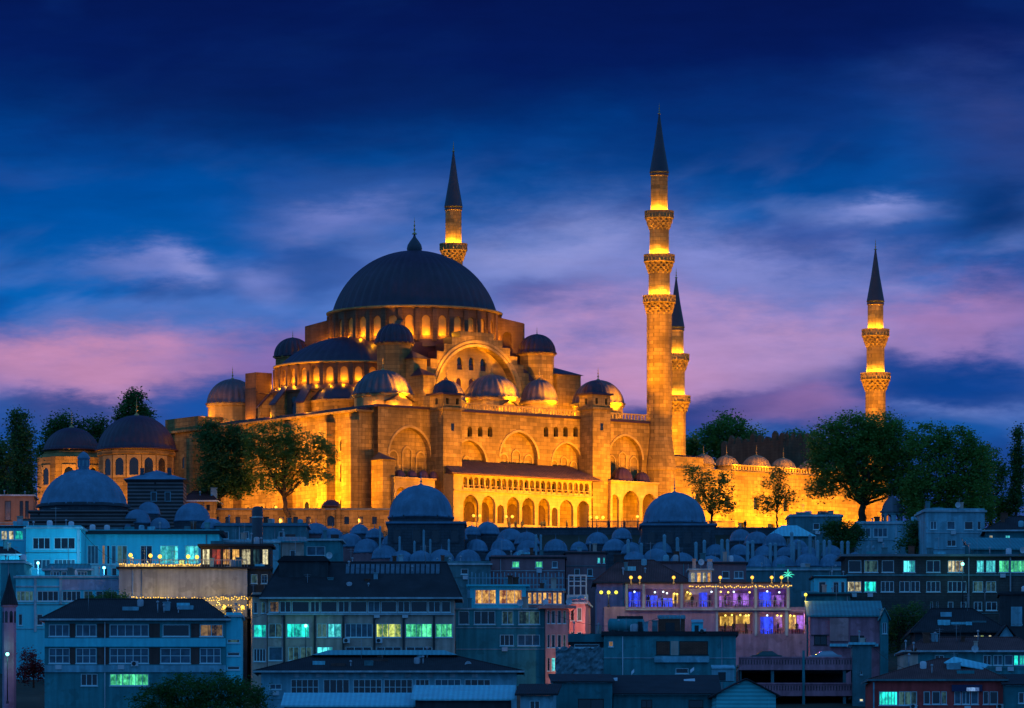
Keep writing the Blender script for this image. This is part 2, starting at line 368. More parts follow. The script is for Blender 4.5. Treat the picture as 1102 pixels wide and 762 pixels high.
# --- front wall with blind arches and small openings
def hall_walls():
    b = MB(); inf = MB()
    blind = [arch_px(505, 18, 474, 506, FY), arch_px(558.5, 20, 465, 506, FY), arch_px(610, 15.5, 477, 506, FY), arch_px(673, 18, 469, 512, FY), arch_px(441, 22, 460, 510, FY)]
    small = [arch_px(p, 2.4, 459, 470, FY) for p in (505.6, 516.8, 527.4, 587.7, 598.3, 608.6, 619.4)]
    b.panel([(-28.3, -3), (29.5, -3), (29.5, ZT), (-28.3, ZT)], blind + small, TF(FY), .9)
    for h in blind: b.infill(h, TF(FY), .9)
    for h in small: b.infill(h, TF(FY), .85, 1)
    # other sides
    b.box(-28.3, 29.5, FY + 1.2, 29, -3, ZT - .02)
    b.box(-31.0, -28.3, -27.6, 29, -3, ZT - .6)                     # thicker prayer wall
    b.box(-31.0, -26, 19, 29, ZT - .6, ZT + 1.6)                    # raised far corner
    b.box(-31.8, -27.9, -27.9, 29.4, ZT - .9, ZT - .55)             # cornice of the prayer wall
    for y in (-26.2, -19.5, -7.5, 7.5, 19.5, 27.4):
        b.box(-32.6, -31.0, y - 1.3, y + 1.3, -3, ZT - 2.2)
    mk(b, 'wall', [STONE, GLASS])
    # archivolts and window tracery in the blind arches
    for h in blind:
        t = MB(); xs = [p[0] for p in h]; s0, s1 = min(xs), max(xs); zb = h[0][1]; zs = h[2][1]; w = s1 - s0
        for k in (1, 3, 5):
            c = s0 + w * k / 6; hh = 1.9 if k == 3 else .6
            g = arch(c - w * .12, c + w * .12, zb, zs - .6 + hh * .5, w * .14)
            t.reveal(g, TF(FY), .72, .95)
            n = len(g); g2 = arch(c - w * .095, c + w * .095, zb, zs - .6 + hh * .5, w * .11)
            t.add([(p[0], FY + .72, p[1]) for p in g + g2], [(i, (i + 1) % n, n + (i + 1) % n, n + i) for i in range(n)])
        mk(t, 'window_tracery', STONE_PALE)
    for h in blind:
        v = MB(); n = len(h); xs = [p[0] for p in h]; c = (min(xs) + max(xs)) / 2; zs = h[2][1]
        arc = [p for p in h if p[1] >= zs - .01]
        big = [(c + (p[0] - c) * 1.09, zs + (p[1] - zs) * 1.09) for p in arc]; k = len(arc)
        vs = [(p[0], FY - .14, p[1]) for p in arc + big] + [(p[0], FY + .02, p[1]) for p in arc + big]
        fs = [(i, i + 1, k + i + 1, k + i) for i in range(k - 1)] + [(k + i, k + i + 1, 3 * k + i + 1, 3 * k + i) for i in range(k - 1)] + [(i, i + 1, 2 * k + i + 1, 2 * k + i) for i in range(k - 1)]
        v.add(vs, fs)
        mk(v, 'archivolt', STONE_PALE)
    # prayer wall windows (mostly behind the trees)
    for zr, hh in ((1.0, 3.2), (6.2, 3.6), (11.2, 2.6)):
        for y in (-23, -16.5, -13, -4, 0, 4, 13, 16.5, 23):
            w = MB(); w.panel(rect(y - .95, y + .95, zr, zr + hh), [arch(y - .65, y + .65, zr + .25, zr + hh - 1.1)], lambda s, t, d: (-31.09 + d, s, t), .08)
            w.infill(arch(y - .65, y + .65, zr + .25, zr + hh - 1.1), lambda s, t, d: (-31.09 + d, s, t), .07, 1)
            mk(w, 'window', [STONE_PALE, GLASS])
    r = MB(); r.box(-28.6, 29.8, FY - .3, 29.3, ZT, ZT + .35); r.box(-30.9, -28.6, -27.5, 18.9, ZT - .58, ZT - .2)
    mk(r, 'roof', LEAD)
hall_walls()

def balustrade(x0, x1, y, z, h=1.15, step=.62):
    b = MB(); b.box(x0, x1, y - .14, y + .14, z, z + .18); b.box(x0, x1, y - .16, y + .16, z + h - .2, z + h)
    n = int((x1 - x0) / step)
    for i in range(n + 1):
        x = x0 + (x1 - x0) * i / n; b.box(max(x0, x - .13), min(x1, x + .13), y - .1, y + .1, z + .18, z + h - .2)
    return mk(b, 'balustrade', STONE_PALE)
T1L, T1R = uu(477, -32.5), uu(497, -32.5); T2L, T2R = uu(638, -32.5), uu(657, -32.5)
balustrade(T1R + .05, T2L - .05, FY + .1, ZT + .35); balustrade(T2R + .05, 28.2, FY + .1, ZT + .35)

# --- buttress towers with domelets
for (a, c_, fin) in ((T1L, T1R, 1.5), (T2L, T2R, 1.5)):
    z1 = zz(441, (a + c_) / 2, -32.5); z2 = zz(425, (a + c_) / 2, -32.5); xm = (a + c_) / 2
    b = MB(); b.box(a, c_, -32.5, -28.7, -3, z1); b.box(a - .3, c_ + .3, -32.8, -28.4, z1, z1 + .4)
    y0 = -32.5
    hs = [rect(xm - 1.25, xm - .75, z1 + .9, z1 + 1.9), rect(xm + .75, xm + 1.25, z1 + .9, z1 + 1.9)]
    b.panel(rect(a + .05, c_ - .05, z1 + .4, z2), hs, TF(-32.45), .5); [b.infill(h, TF(-32.45), .45, 1) for h in hs]
    T_ = lambda s, t, d, a=a: (a + .05 + d, s, t)
    hs = [rect(-30.9, -30.3, z1 + .9, z1 + 1.9)]
    b.panel(rect(-32.45, -28.75, z1 + .4, z2), hs, T_, .5); b.infill(hs[0], T_, .45, 1)
    b.add([(c_ - .05, -32.45, z1 + .4), (c_ - .05, -28.75, z1 + .4), (c_ - .05, -28.75, z2), (c_ - .05, -32.45, z2)], [(0, 1, 2, 3)])
    b.add([(c_ - .05, -28.75, z1 + .4), (a + .05, -28.75, z1 + .4), (a + .05, -28.75, z2), (c_ - .05, -28.75, z2)], [(0, 1, 2, 3)])
    h = rect(xm - .3, xm + .3, z1 - 3.4, z1 - 2.2)
    b.add([(p[0], -32.52, p[1]) for p in h], [(0, 1, 2, 3)], 1)
    t = mk(b, 'buttress_tower', [STONE, GLASS])
    e = MB(); e.box(a - .35, c_ + .35, -32.9, -28.3, z2, z2 + .3); e.build('eave', LEAD, t)
    d = MB(); d.lathe(capprof(1.95, 2.1, z2 + .45, 8), 0, (xm, -30.6), 0, True, rib=.05, ribn=14); dd = d.build('domelet', LEAD, t)

# --- two storey side gallery
GY = -35.2
WOOD = mat('old_door_wood', (.10, .05, .025), .6, .3, 2.)
def gallery():
    g0, g1 = uu(488, GY), uu(636.5, GY); zl = zz(533, 2, GY); zr = zz(515, 2, GY)
    X = lambda v: uu(440 + v / 3.673, GY)
    hs = []
    for (a, c_) in ((215, 275), (288, 342), (350, 376), (388, 437), (448, 498), (512, 557), (565, 588), (597, 650), (665, 717)):
        s0, s1 = X(a), X(c_); zb = zz(566, 2, GY); top = zz(537 if c_ - a > 35 else 546, 2, GY); hw = (s1 - s0) / 2
        hs.append(arch(s0, s1, zb, top - hw * 1.15, hw * 1.15))
    n = 23; w = (g1 - g0 - 2.2) / n
    for i in range(n):
        s = g0 + 1.8 + i * w; hs.append(arch(s + w * .12, s + w * .88, zl + .5, zr - .95, w * .45, 4))
    b = MB(); b.panel(rect(g0, g1, -3, zr), hs, TF(GY), .55)
    b.box(g0, g0 + .5, GY + .02, FY, -3, zr); b.box(g1 - .5, g1, GY + .02, -32.6, -3, zr)
    b.box(g0 + .5, g1 - .5, GY + .56, FY - .05, zl - .25, zl + .15)      # upper floor
    o = mk(b, 'gallery', STONE_PALE)
    l = MB(); l.box(g0 - .1, g1 + .1, GY - .35, GY - .02, zl - .1, zl + .12); l.box(g0 - .05, g1 + .05, GY - .12, GY - .02, zr - .35, zr - .1)
    for i in range(n + 1): x = g0 + 1.8 + i * w; l.box(x - .05, x + .05, GY - .3, GY - .22, zl + .12, zl + .85)
    l.box(g0, g1, GY - .31, GY - .2, zl + .85, zl + .93); l.build('balcony_rail', STONE_PALE, o)
    zt2 = zz(500, 2, FY); r = MB(); e0 = GY - .9
    r.add([(g0 - .9, e0, zr + .05), (g1 + 1.6, e0, zr + .05), (g1 + .6, FY - .05, zt2), (g0 + 1.8, FY - .05, zt2), (g0 - .9, e0, zr - .12), (g1 + 1.6, e0, zr - .12), (g1 + .6, FY - .05, zr - .12), (g0 + 1.8, FY - .05, zr - .12)],
          [(0, 1, 2, 3), (4, 7, 6, 5), (0, 4, 5, 1), (1, 5, 6, 2), (3, 7, 4, 0)])
    nr = 40
    for i in range(nr):
        s = (i + .5) / nr; p = Vector((g0 - .9 + s * (g1 - g0 + 2.5), e0, zr + .06)); q = Vector((g0 + 1.8 + s * (g1 - g0 - 1.2), FY - .1, zt2 + .01)); r.tube([p, q], .05, 4)
    mk(r, 'gallery_roof', mat('red_lead_roof', (.17, .085, .06), .6, .3, .7, streak=.4))
    # doors and windows on the inner wall
    for i in range(9):
        d = MB(); x = g0 + 2 + i * (g1 - g0 - 3.5) / 8.5
        d.prism(arch(x - 1.0, x + 1.0, 0, 2.6, 1.2, 5), FY - .12, FY + .1); d2 = MB(); d2.box(x - .5, x + .5, FY - .12, FY + .1, zl + .6, zl + 2.4); mk(d2, 'window', GLASS)
        mk(d, 'door', [WOOD, GLASS])
    for i in range(8):
        x = g0 + 1.5 + i * (g1 - g0 - 3) / 7.0
        light('POINT', 'gallery_lamp', (x, GY + 3.4, zl - .8), 34, parent=MOSQUE, radius=.15)
        light('POINT', 'gallery_lamp', (x, GY + 2.6, zr - .5), 16, parent=MOSQUE, radius=.15)
gallery()

# --- side porches with small domes
def porch(p0, p1, y, ytop, arches, domes, ybase=568):
    a, c_ = uu(p0, y), uu(p1, y); um = (a + c_) / 2; z1 = zz(ytop, um, y)
    hs = []
    for (pc, half, yc) in arches: hs.append(arch_px(pc, half, yc, ybase, y, 1.15))
    b = MB(); b.panel(rect(a, c_, -3, z1), hs, TF(y), .5); b.box(a, a + .4, y + .02, FY, -3, z1); b.box(c_ - .4, c_, y + .02, FY, -3, z1)
    b.box(a - .15, c_ + .15, y - .25, FY - .02, z1, z1 + .3)
    o = mk(b, 'porch', STONE_PALE)
    for (pc, half, ya, yb) in domes:
        ym = y + 1.9; x = uu(pc, ym); k = wY(x, ym) / FPX; zb = max(zz(yb, x, ym), z1 + .25)
        dome((x, ym), zb, half * k, max(.5, (yb - ya) * k), 14, 'domelet', .9, o, rib=.03, nv=6)
    light('POINT', 'porch_lamp', (um, y + 2, 3.2), 140, parent=MOSQUE)
    light('POINT', 'porch_lamp', ((a + um) / 2, y + 2, 3.2), 120, parent=MOSQUE)
porch(657.3, 708, -33.2, 520, [(661.5, 4.6, 532), (679, 9, 528), (699, 7.5, 531)], [(669, 12.5, 503, 519), (690.5, 9, 508, 519)])
porch(425, 468, -33.2, 516, [(432, 6.5, 524), (450, 7, 524), (464.5, 4, 526)], [(430, 6.5, 506, 515), (443, 6.5, 506, 515), (455, 6.5, 506, 515), (466, 5.5, 507, 515)])
def corner_block():
    y = -32.2; a, c_ = uu(412, y), uu(425, y); z1 = zz(494, a, y); b = MB(); b.box(a, c_, y, FY - .02, -3, z1); o = mk(b, 'stair_turret', STONE)
    r = MB(); r.add([(a - .3, y - .3, z1), (c_ + .3, y - .3, z1), (c_ + .3, FY, z1), (a - .3, FY, z1), ((a + c_) / 2, FY - .4, z1 + 1.3)], [(0, 1, 4), (1, 2, 4), (2, 3, 4), (3, 0, 4), (3, 2, 1, 0)]); r.build('turret_roof', LEAD_CONE, o)
corner_block()

# --- tympanum wall under the great arch
ZA = 32.4
def tympanum():
    y = -17.7; out = [(-11.6, 18), (11.6, 18)]
    steps = [(11.6, 25.4), (10.7, 26.7), (9.6, 28.0), (8.3, 29.3), (6.8, 30.6), (5.2, 31.8), (3.5, ZA + .5)]
    rt = []
    px = steps[0][0]
    for i, (x, z) in enumerate(steps):
        rt += [(x, z)]
        if i + 1 < len(steps): rt += [(steps[i + 1][0], z)]
    out += rt + [(-x, z) for x, z in reversed(rt)]
    h = arch(-8.3, 8.3, 18.4, 22.0, 8.5, 14)
    b = MB(); b.panel(out, [h], TF(y), 1.6)
    # thickness of the steps
    top = rt + [(-x, z) for x, z in reversed(rt)]
    b.add([(x, y, z) for x, z in top] + [(x, -15.3, z) for x, z in top], [(i, i + 1, len(top) + i + 1, len(top) + i) for i in range(len(top) - 1)], 1)
    o = mk(b, 'great_arch', [STONE, LEAD])
    # inner wall with rows of windows
    ws = []
    for z0, hh, xs in ((19.2, 2.4, (-6.6, -4.4, -2.2, 0, 2.2, 4.4, 6.6)), (22.9, 2.6, (-5.2, -2.6, 0, 2.6, 5.2)), (26.7, 2.3, (-2.4, 0, 2.4))):
        for x in xs: ws.append(arch(x - .55, x + .55, z0, z0 + hh - .8, .62, 5))
    b = MB(); b.panel(h, ws, TF(y + 1.6), .35); [b.infill(w, TF(y + 1.6), .33, 1) for w in ws]
    b.build('tympanum', [STONE_PALE, GLASS], o)
    v = MB(); k = 0
    for (r0, r1, d0) in ((8.32, 8.75, .22), (8.9, 9.35, .14)):
        a1 = [(r0 * math.cos(PI * i / 28), 22.0 + r0 * 1.02 * math.sin(PI * i / 28)) for i in range(29)]; a2 = [(x * r1 / r0, 22.0 + (z - 22.0) * r1 / r0) for x, z in a1]; n = 29
        vs = [(p[0], y - d0, p[1]) for p in a1 + a2] + [(p[0], y + .02, p[1]) for p in a1 + a2]
        v.add(vs, [(i, i + 1, n + i + 1, n + i) for i in range(n - 1)] + [(n + i, n + i + 1, 3 * n + i + 1, 3 * n + i) for i in range(n - 1)] + [(i, i + 1, 2 * n + i + 1, 2 * n + i) for i in range(n - 1)])
    v.build('archivolt', STONE_PALE, o)
    for (x, p) in ((-7.2, 420), (-3.0, 560), (3.0, 560), (7.2, 420)):
        light('SPOT', 'roof_flood', (x, -20.6, 18.9), p * 40, parent=MOSQUE, target=(x * .75, y, 26.5), spot=120)
    light('SPOT', 'roof_flood', (13.4, -20.2, 19.5), 7000, parent=MOSQUE, target=(11, -15, 28), spot=120)
tympanum()

# --- core block, stepped lead shoulders and flying buttresses
def core():
    b = MB(); b.box(-13.4, 13.4, -13.2, 13.2, 17.5, 29.5); b.box(-12.9, 12.9, -12.7, 12.7, 29.5, 30.4); b.box(-12.2, 12.2, -12.2, 12.2, 30.4, 31.2); b.box(-11.4, 11.4, -11.6, 11.6, 31.2, ZA - .7); b.box(-10.2, 10.2, -15.9, -12.5, 18, 27.5)
    # stepped shoulders of the prayer side arch
    for i in range(7):
        b.box(-15.0, -13.3, -12.0 + i * 1.25, 12.0 - i * 1.25, 24.4 + i * 1.02 if i else 18, 25.42 + i * 1.02)
        b.box(13.3, 15.0, -12.0 + i * 1.25, 12.0 - i * 1.25, 24.4 + i * 1.02 if i else 18, 25.42 + i * 1.02)
    mk(b, 'dome_base', LEAD)
    for sx in (-1, 1):
        for sy in (-1, 1):
            f = MB()
            # pierced buttress wall running out to each corner
            d = Vector((sx, sy, 0)).normalized(); s_ = Vector((-d.y, d.x, 0))
            if sx == sy == -1: top = 35.0
            else: top = 36.6
            Tq = lambda s, t, dd, d=d, s_=s_: tuple(d * s + s_ * (dd - .6) + Vector((0, 0, t)))
            pts = [(14.2, 30.2), (18.6, 30.2), (18.6, top - 1.1), (14.2, top)]
            hl = arch(15.0, 16.6, 31.2, 33.2, .9, 5)
            f.panel(pts, [hl], Tq, 1.2); f.panel(pts, [], lambda s, t, dd, T=Tq: T(s, t, 1.2), 0)
            n = 4; f.add([Tq(a, c, 0) for a, c in pts] + [Tq(a, c, 1.2) for a, c in pts], [(i, (i + 1) % n, n + (i + 1) % n, n + i) for i in range(n)], 0)
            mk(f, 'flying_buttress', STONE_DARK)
core()

# --- windowed drums
def drum(c, r, n, z0, z1, a_from, a_to, name, lamp, pier=True, w=.5, parent=MOSQUE):
    b = MB(); gl = []; pl = []
    side = 2 * r * math.sin(PI / n)
    for i in range(n):
        a = 2 * PI * (i + .5) / n
        da = (a + PI) % (2 * PI) - PI
        if not (a_from <= da <= a_to or a_from <= da + 2 * PI <= a_to or a_from <= da - 2 * PI <= a_to): continue
        nrm = Vector((math.cos(a), math.sin(a), 0)); tn = Vector((-nrm.y, nrm.x, 0)); ap = r * math.cos(PI / n)
        T_ = lambda s, t, d, nrm=nrm, tn=tn, ap=ap: tuple(Vector((c[0], c[1], t)) + nrm * (ap - d) + tn * s)
        hw = side * w / 2; H = z1 - z0
        h = arch(-hw, hw, z0 + H * .12, z0 + H * .62, hw * 1.1, 5)
        g = MB(); b.panel(rect(-side / 2, side / 2, z0, z1), [h], T_, .32); g.infill(h, T_, .3); gl.append(g)
        rot = lambda q, tn=tn, nrm=nrm: q
        e = T_(side / 2, 0, 0)
        if pier:
            pw = side * .13
            for (dd0, dd1, s0, s1, t0, t1) in ((-.42, .1, side / 2 - pw, side / 2 + pw, z0 - .3, z1 - .2),):
                vs = [T_(s, t, d) for t in (t0, t1) for d in (dd0, dd1) for s in (s0, s1)]
                p = MB(); p.add(vs, [(0, 2, 3, 1), (4, 5, 7, 6), (0, 1, 5, 4), (2, 6, 7, 3), (0, 4, 6, 2), (1, 3, 7, 5)]); pl.append(p)
        # lamp on the sill of each window niche, on the sides that can be seen
        ang = math.degrees(a - ROT * 0) ; view = nrm.dot(Vector((-SU, -CU, 0)))
        if lamp and view > -.15:
            q = T_(0, z0 + H * .14, -.42); light('POINT', 'sill_lamp', q, lamp, parent=parent, radius=.1)
    o = b.build(name, STONE_DARK, parent)
    for g in gl: g.build('window', ALABASTER, o)
    for p in pl: p.build('pilaster', STONE_DARK, o)
    return o
ZD = zz(329, -8, -11.5)
b = MB(); b.lathe([(14.2, 30.6), (14.2, ZA - .6)], 64, (0, 0), 0, False); mk(b, 'drum_foot', LEAD)
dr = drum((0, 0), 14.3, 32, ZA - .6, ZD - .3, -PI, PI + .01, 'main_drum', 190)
b = MB(); b.lathe([(14.2, ZD - .3), (14.75, ZD - .2), (14.85, ZD + .1), (13.6, ZD + .25)], 96, (0, 0), 0); b.build('cornice', STONE_PALE, dr)
b = MB(); b.lathe([(13.75, ZD + .2)] + capprof(13.55, zz(270, 0, 0) - ZD - .25, ZD + .25, 20, 0), 0, (0, 0), 0, True, rib=.023, ribn=48)
md = mk(b, 'main_dome', LEAD)
b = MB(); zt = zz(270, 0, 0); b.lathe([(1.15, zt - .25), (1.3, zt + .35), (1.15, zt + 1.0), (.7, zt + 1.7), (.25, zt + 2.3), (.1, zt + 2.9)], 20, (0, 0)); b.build('dome_knob', LEAD_CONE, md)
finial_mb((0, 0), zt + 2.8, 2.9).build('finial', GILT, md)

# --- prayer side and courtyard side half domes
for sx, vis in ((-1, True), (1, False)):
    c = (sx * 13.4, 0); z0, z1 = 24.0, 27.3
    af, at = (PI / 2 - .02, 3 * PI / 2 + .02) if sx < 0 else (-PI / 2 - .02, PI / 2 + .02)
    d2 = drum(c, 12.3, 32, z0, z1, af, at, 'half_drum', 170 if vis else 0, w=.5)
    b = MB(); b.lathe([(12.2, z1), (12.7, z1 + .1), (12.7, z1 + .35), (11.4, z1 + .45)], 64, c); b.build('cornice', STONE_PALE, d2)
    b = MB(); b.lathe(capprof(11.5, 4.9, z1 + .45, 12, 0), 0, c, 0, True, rib=.018, ribn=40); mk(b, 'half_dome', LEAD)
    # body below and the little corner half domes
    b = MB(); b.lathe([(13.2, 17.6), (13.2, 22.6), (13.5, 22.7), (13.5, 23.0)], 20, c, 0, False); hb = mk(b, 'half_dome_base', STONE_DARK)
    b = MB(); b.lathe([(13.6, 23.0), (12.3, 24.02)], 40, c, 0, False); b.build('lead_skirt', LEAD, hb)
    for i in range(7):
        a = PI + (i - 3) * .40 if sx < 0 else (i - 3) * .40; ca, sa = math.cos(a), math.sin(a)
        if abs(i - 3) == 2: continue
        T = lambda s, t, e, ca=ca, sa=sa: (c[0] + ca * s - sa * e, c[1] + sa * s + ca * e, t)
        b = MB(); pr = [(12.9, 17.6), (15.4, 17.6), (15.4, 20.6), (12.9, 23.4)]; n = 4
        b.add([T(s, t, -.75) for s, t in pr] + [T(s, t, .75) for s, t in pr], [(0, 1, 2, 3), (7, 6, 5, 4)] + [(k, (k + 1) % n, n + (k + 1) % n, n + k) for k in range(n)]); bo = b.build('buttress', STONE, hb)
        b = MB(); b.add([T(s, t, e) for e in (-.9, .9) for s, t in ((15.6, 20.55), (15.6, 20.8), (12.9, 23.8), (12.9, 23.45))], [(0, 1, 2, 3), (7, 6, 5, 4), (1, 5, 6, 2), (0, 4, 5, 1)]); b.build('buttress_roof', LEAD, bo)
        if i in (2, 3, 4): 
            b = MB(); q = arch(-.6, .6, 18.9, 21.2, .7, 5); a2 = a + .2; ca, sa = math.cos(a2), math.sin(a2); b.add([(c[0] + ca * 13.22 - sa * e, c[1] + sa * 13.22 + ca * e, t) for e, t in q], [tuple(range(len(q)))]); b.build('window', GLASS, hb)
    for sy in (-1, 1):
        cc = (c[0] + sx * 7.6, sy * 8.4); b = MB(); b.lathe([(5.0, 17.6), (5.0, 20.6), (5.2, 20.7), (5.2, 21.0)], 24, cc, 0, True); b2 = mk(b, 'apse_base', STONE)
        b = MB(); b.lathe(capprof(4.9, 3.0, 21.0, 8, .02), 0, cc, 0, True, rib=.02, ribn=20); b.build('apse_dome', LEAD, b2)
    for sy in (-1, 1):
        x = c[0] + sx * 11.2; y = sy * 2.6 + (7 if sx < 0 and sy > 0 else 0)
        b = MB(); b.box(x - 1.2, x + 1.2, y - 1.3, y + 1.3, 17.6, 23.2); o = mk(b, 'buttress', STONE)
        b = MB(); b.add([(x - 1.4, y - 1.5, 23.2), (x + 1.4, y - 1.5, 23.2), (x + 1.4, y + 1.5, 23.2), (x - 1.4, y + 1.5, 23.2), (x - sx * 1.2, y, 24.8)], [(0, 1, 4), (1, 2, 4), (2, 3, 4), (3, 0, 4), (0, 3, 2, 1)]); b.build('buttress_roof', LEAD, o)
b = MB(); b.box(-26.6, -23.4, 8.2, 11.4, 17.6, zz(402, -25, 10)); o = mk(b, 'buttress', STONE_DARK)

# --- weight towers at the four corners of the main square
for sx in (-1, 1):
    for sy in (-1, 1):
        c = (sx * 14.7, sy * 14.7); o = octo(c, 17.6, 30.5, 2.95, 8, 'weight_tower')
        dome(c, 30.6, 3.1, 3.1, 18, 'domelet', 1.3, o, rib=.05)
# wings stepping down beside the front weight towers
for (x0, x1, y0, y1, z1) in ((17.2, 22.2, -17, -13, 27.0), (-14.4, -11.7, -19.6, -17.2, zz(387, -12, -18)), (-14.6, -12.4, -22.6, -19.8, zz(405, -12.5, -21))):
    b = MB(); b.box(x0, x1, y0, y1, 17.6, z1); o = mk(b, 'buttress', STONE)
    xm, ym = (x0 + x1) / 2, y1; b = MB()
    b.add([(x0 - .4, y0 - .4, z1), (x1 + .4, y0 - .4, z1), (x1 + .4, y1 + .4, z1), (x0 - .4, y1 + .4, z1), (xm, ym, z1 + 1.5)], [(0, 1, 4), (1, 2, 4), (2, 3, 4), (3, 0, 4), (0, 3, 2, 1)]); b.build('buttress_roof', LEAD, o)
# dark lead slopes between weight tower and aisle domes
for (x0, x1) in ((-13, -10.5), (10.8, 13)):
    b = MB(); b.prism([(-23.5, 18), (-13.3, 18), (-13.3, 28.5), (-15.8, 27.2), (-17.5, 24), (-21, 21)], x0, x1, 0, lambda a, z, e: (e, a, z)); mk(b, 'buttress_slope', LEAD)
b = MB(); b.prism([(-24, 18), (-16.3, 18), (-16.3, 27), (-18, 25), (-20.5, 21.5)], -12.9, -15.4, 0, lambda a, z, e: (a, e, z))
mk(b, 'buttress_slope', LEAD)

# --- aisle and corner domes on lit drums
def aisle(c, r, zb, rise, ribs=24, fin=2.2, n=16):
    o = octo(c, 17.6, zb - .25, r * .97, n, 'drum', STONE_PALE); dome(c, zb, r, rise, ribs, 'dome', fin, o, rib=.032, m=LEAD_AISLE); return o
def roof_lamp(x, y, z, p): light('POINT', 'roof_lamp', (x, y, z), p * 4.2, parent=MOSQUE, radius=.25)
aisle((-22, 22), 4.3, zz(434, -22, 22), 4.1)
aisle((-22.3, -22), 4.8, zz(424, -22, -22), 3.9)
aisle((-.2, -22), 4.55, zz(428, 0, -22), 3.8)
aisle((9.4, -22.3), 3.0, zz(431, 9, -22), 3.5, 18)
aisle((-9.6, -22.3), 3.0, zz(431, -9, -22), 3.2, 18)
aisle((22, -22), 4.3, zz(434, 22, -22), 3.9)
aisle((22, 22), 4.3, 22.4, 3.9)
for (x, y) in ((-22.3, -27.3), (-.2, -27.2)):
    b = MB(); z = ZT + .4; b.prism([(x - 2.3, z), (x + 2.3, z), (x + 2.3, z + .9), (x, z + 2.1), (x - 2.3, z + .9)], y + .4, y + 1.8); o = mk(b, 'roof_porch', STONE_PALE)
    b = MB(); b.add([(x - 2.8, y, z + .8), (x, y, z + 2.25), (x + 2.8, y, z + .8), (x - 2.8, y + 2.3, z + .8), (x, y + 2.3, z + 2.25), (x + 2.8, y + 2.3, z + .8)], [(0, 1, 4, 3), (1, 2, 5, 4)]); b.build('porch_roof', LEAD, o)
# lamps along the roof edge washing drums and domes
for (x, y, z, p) in ((-26.5, -25.5, 18.6, 420), (-23.5, -27.6, 18.6, 560), (-19.3, -27.5, 18.6, 520), (-16.5, -24, 18.6, 330), (-6, -26.6, 18.6, 420), (-2.6, -27.6, 18.7, 520), (2.6, -27.4, 18.7, 560), (6.2, -26.4, 18.7, 440),
                     (9.6, -26.6, 18.7, 520), (12.6, -25, 18.7, 330), (18.5, -26.2, 18.7, 420), (25.5, -26.0, 18.7, 300), (17.8, -19.6, 19.2, 420), (20.5, -18.2, 19, 300), (-11.5, -26.2, 18.6, 360), (-8.6, -19.6, 21.5, 240), (-25.8, 18.2, 18.6, 130), (-27.5, 23, 20.2, 110), (-6.8, -24.2, 18.6, 220), (-12.0, -16.9, 27.2, 60), (-28.6, -9, 18.9, 170), (-28.8, 1, 18.9, 150), (-28.0, 10, 18.9, 130), (-25.5, -15.5, 19.0, 110), (-16.5, -18.8, 19.5, 110)):
    roof_lamp(x, y, z, p)

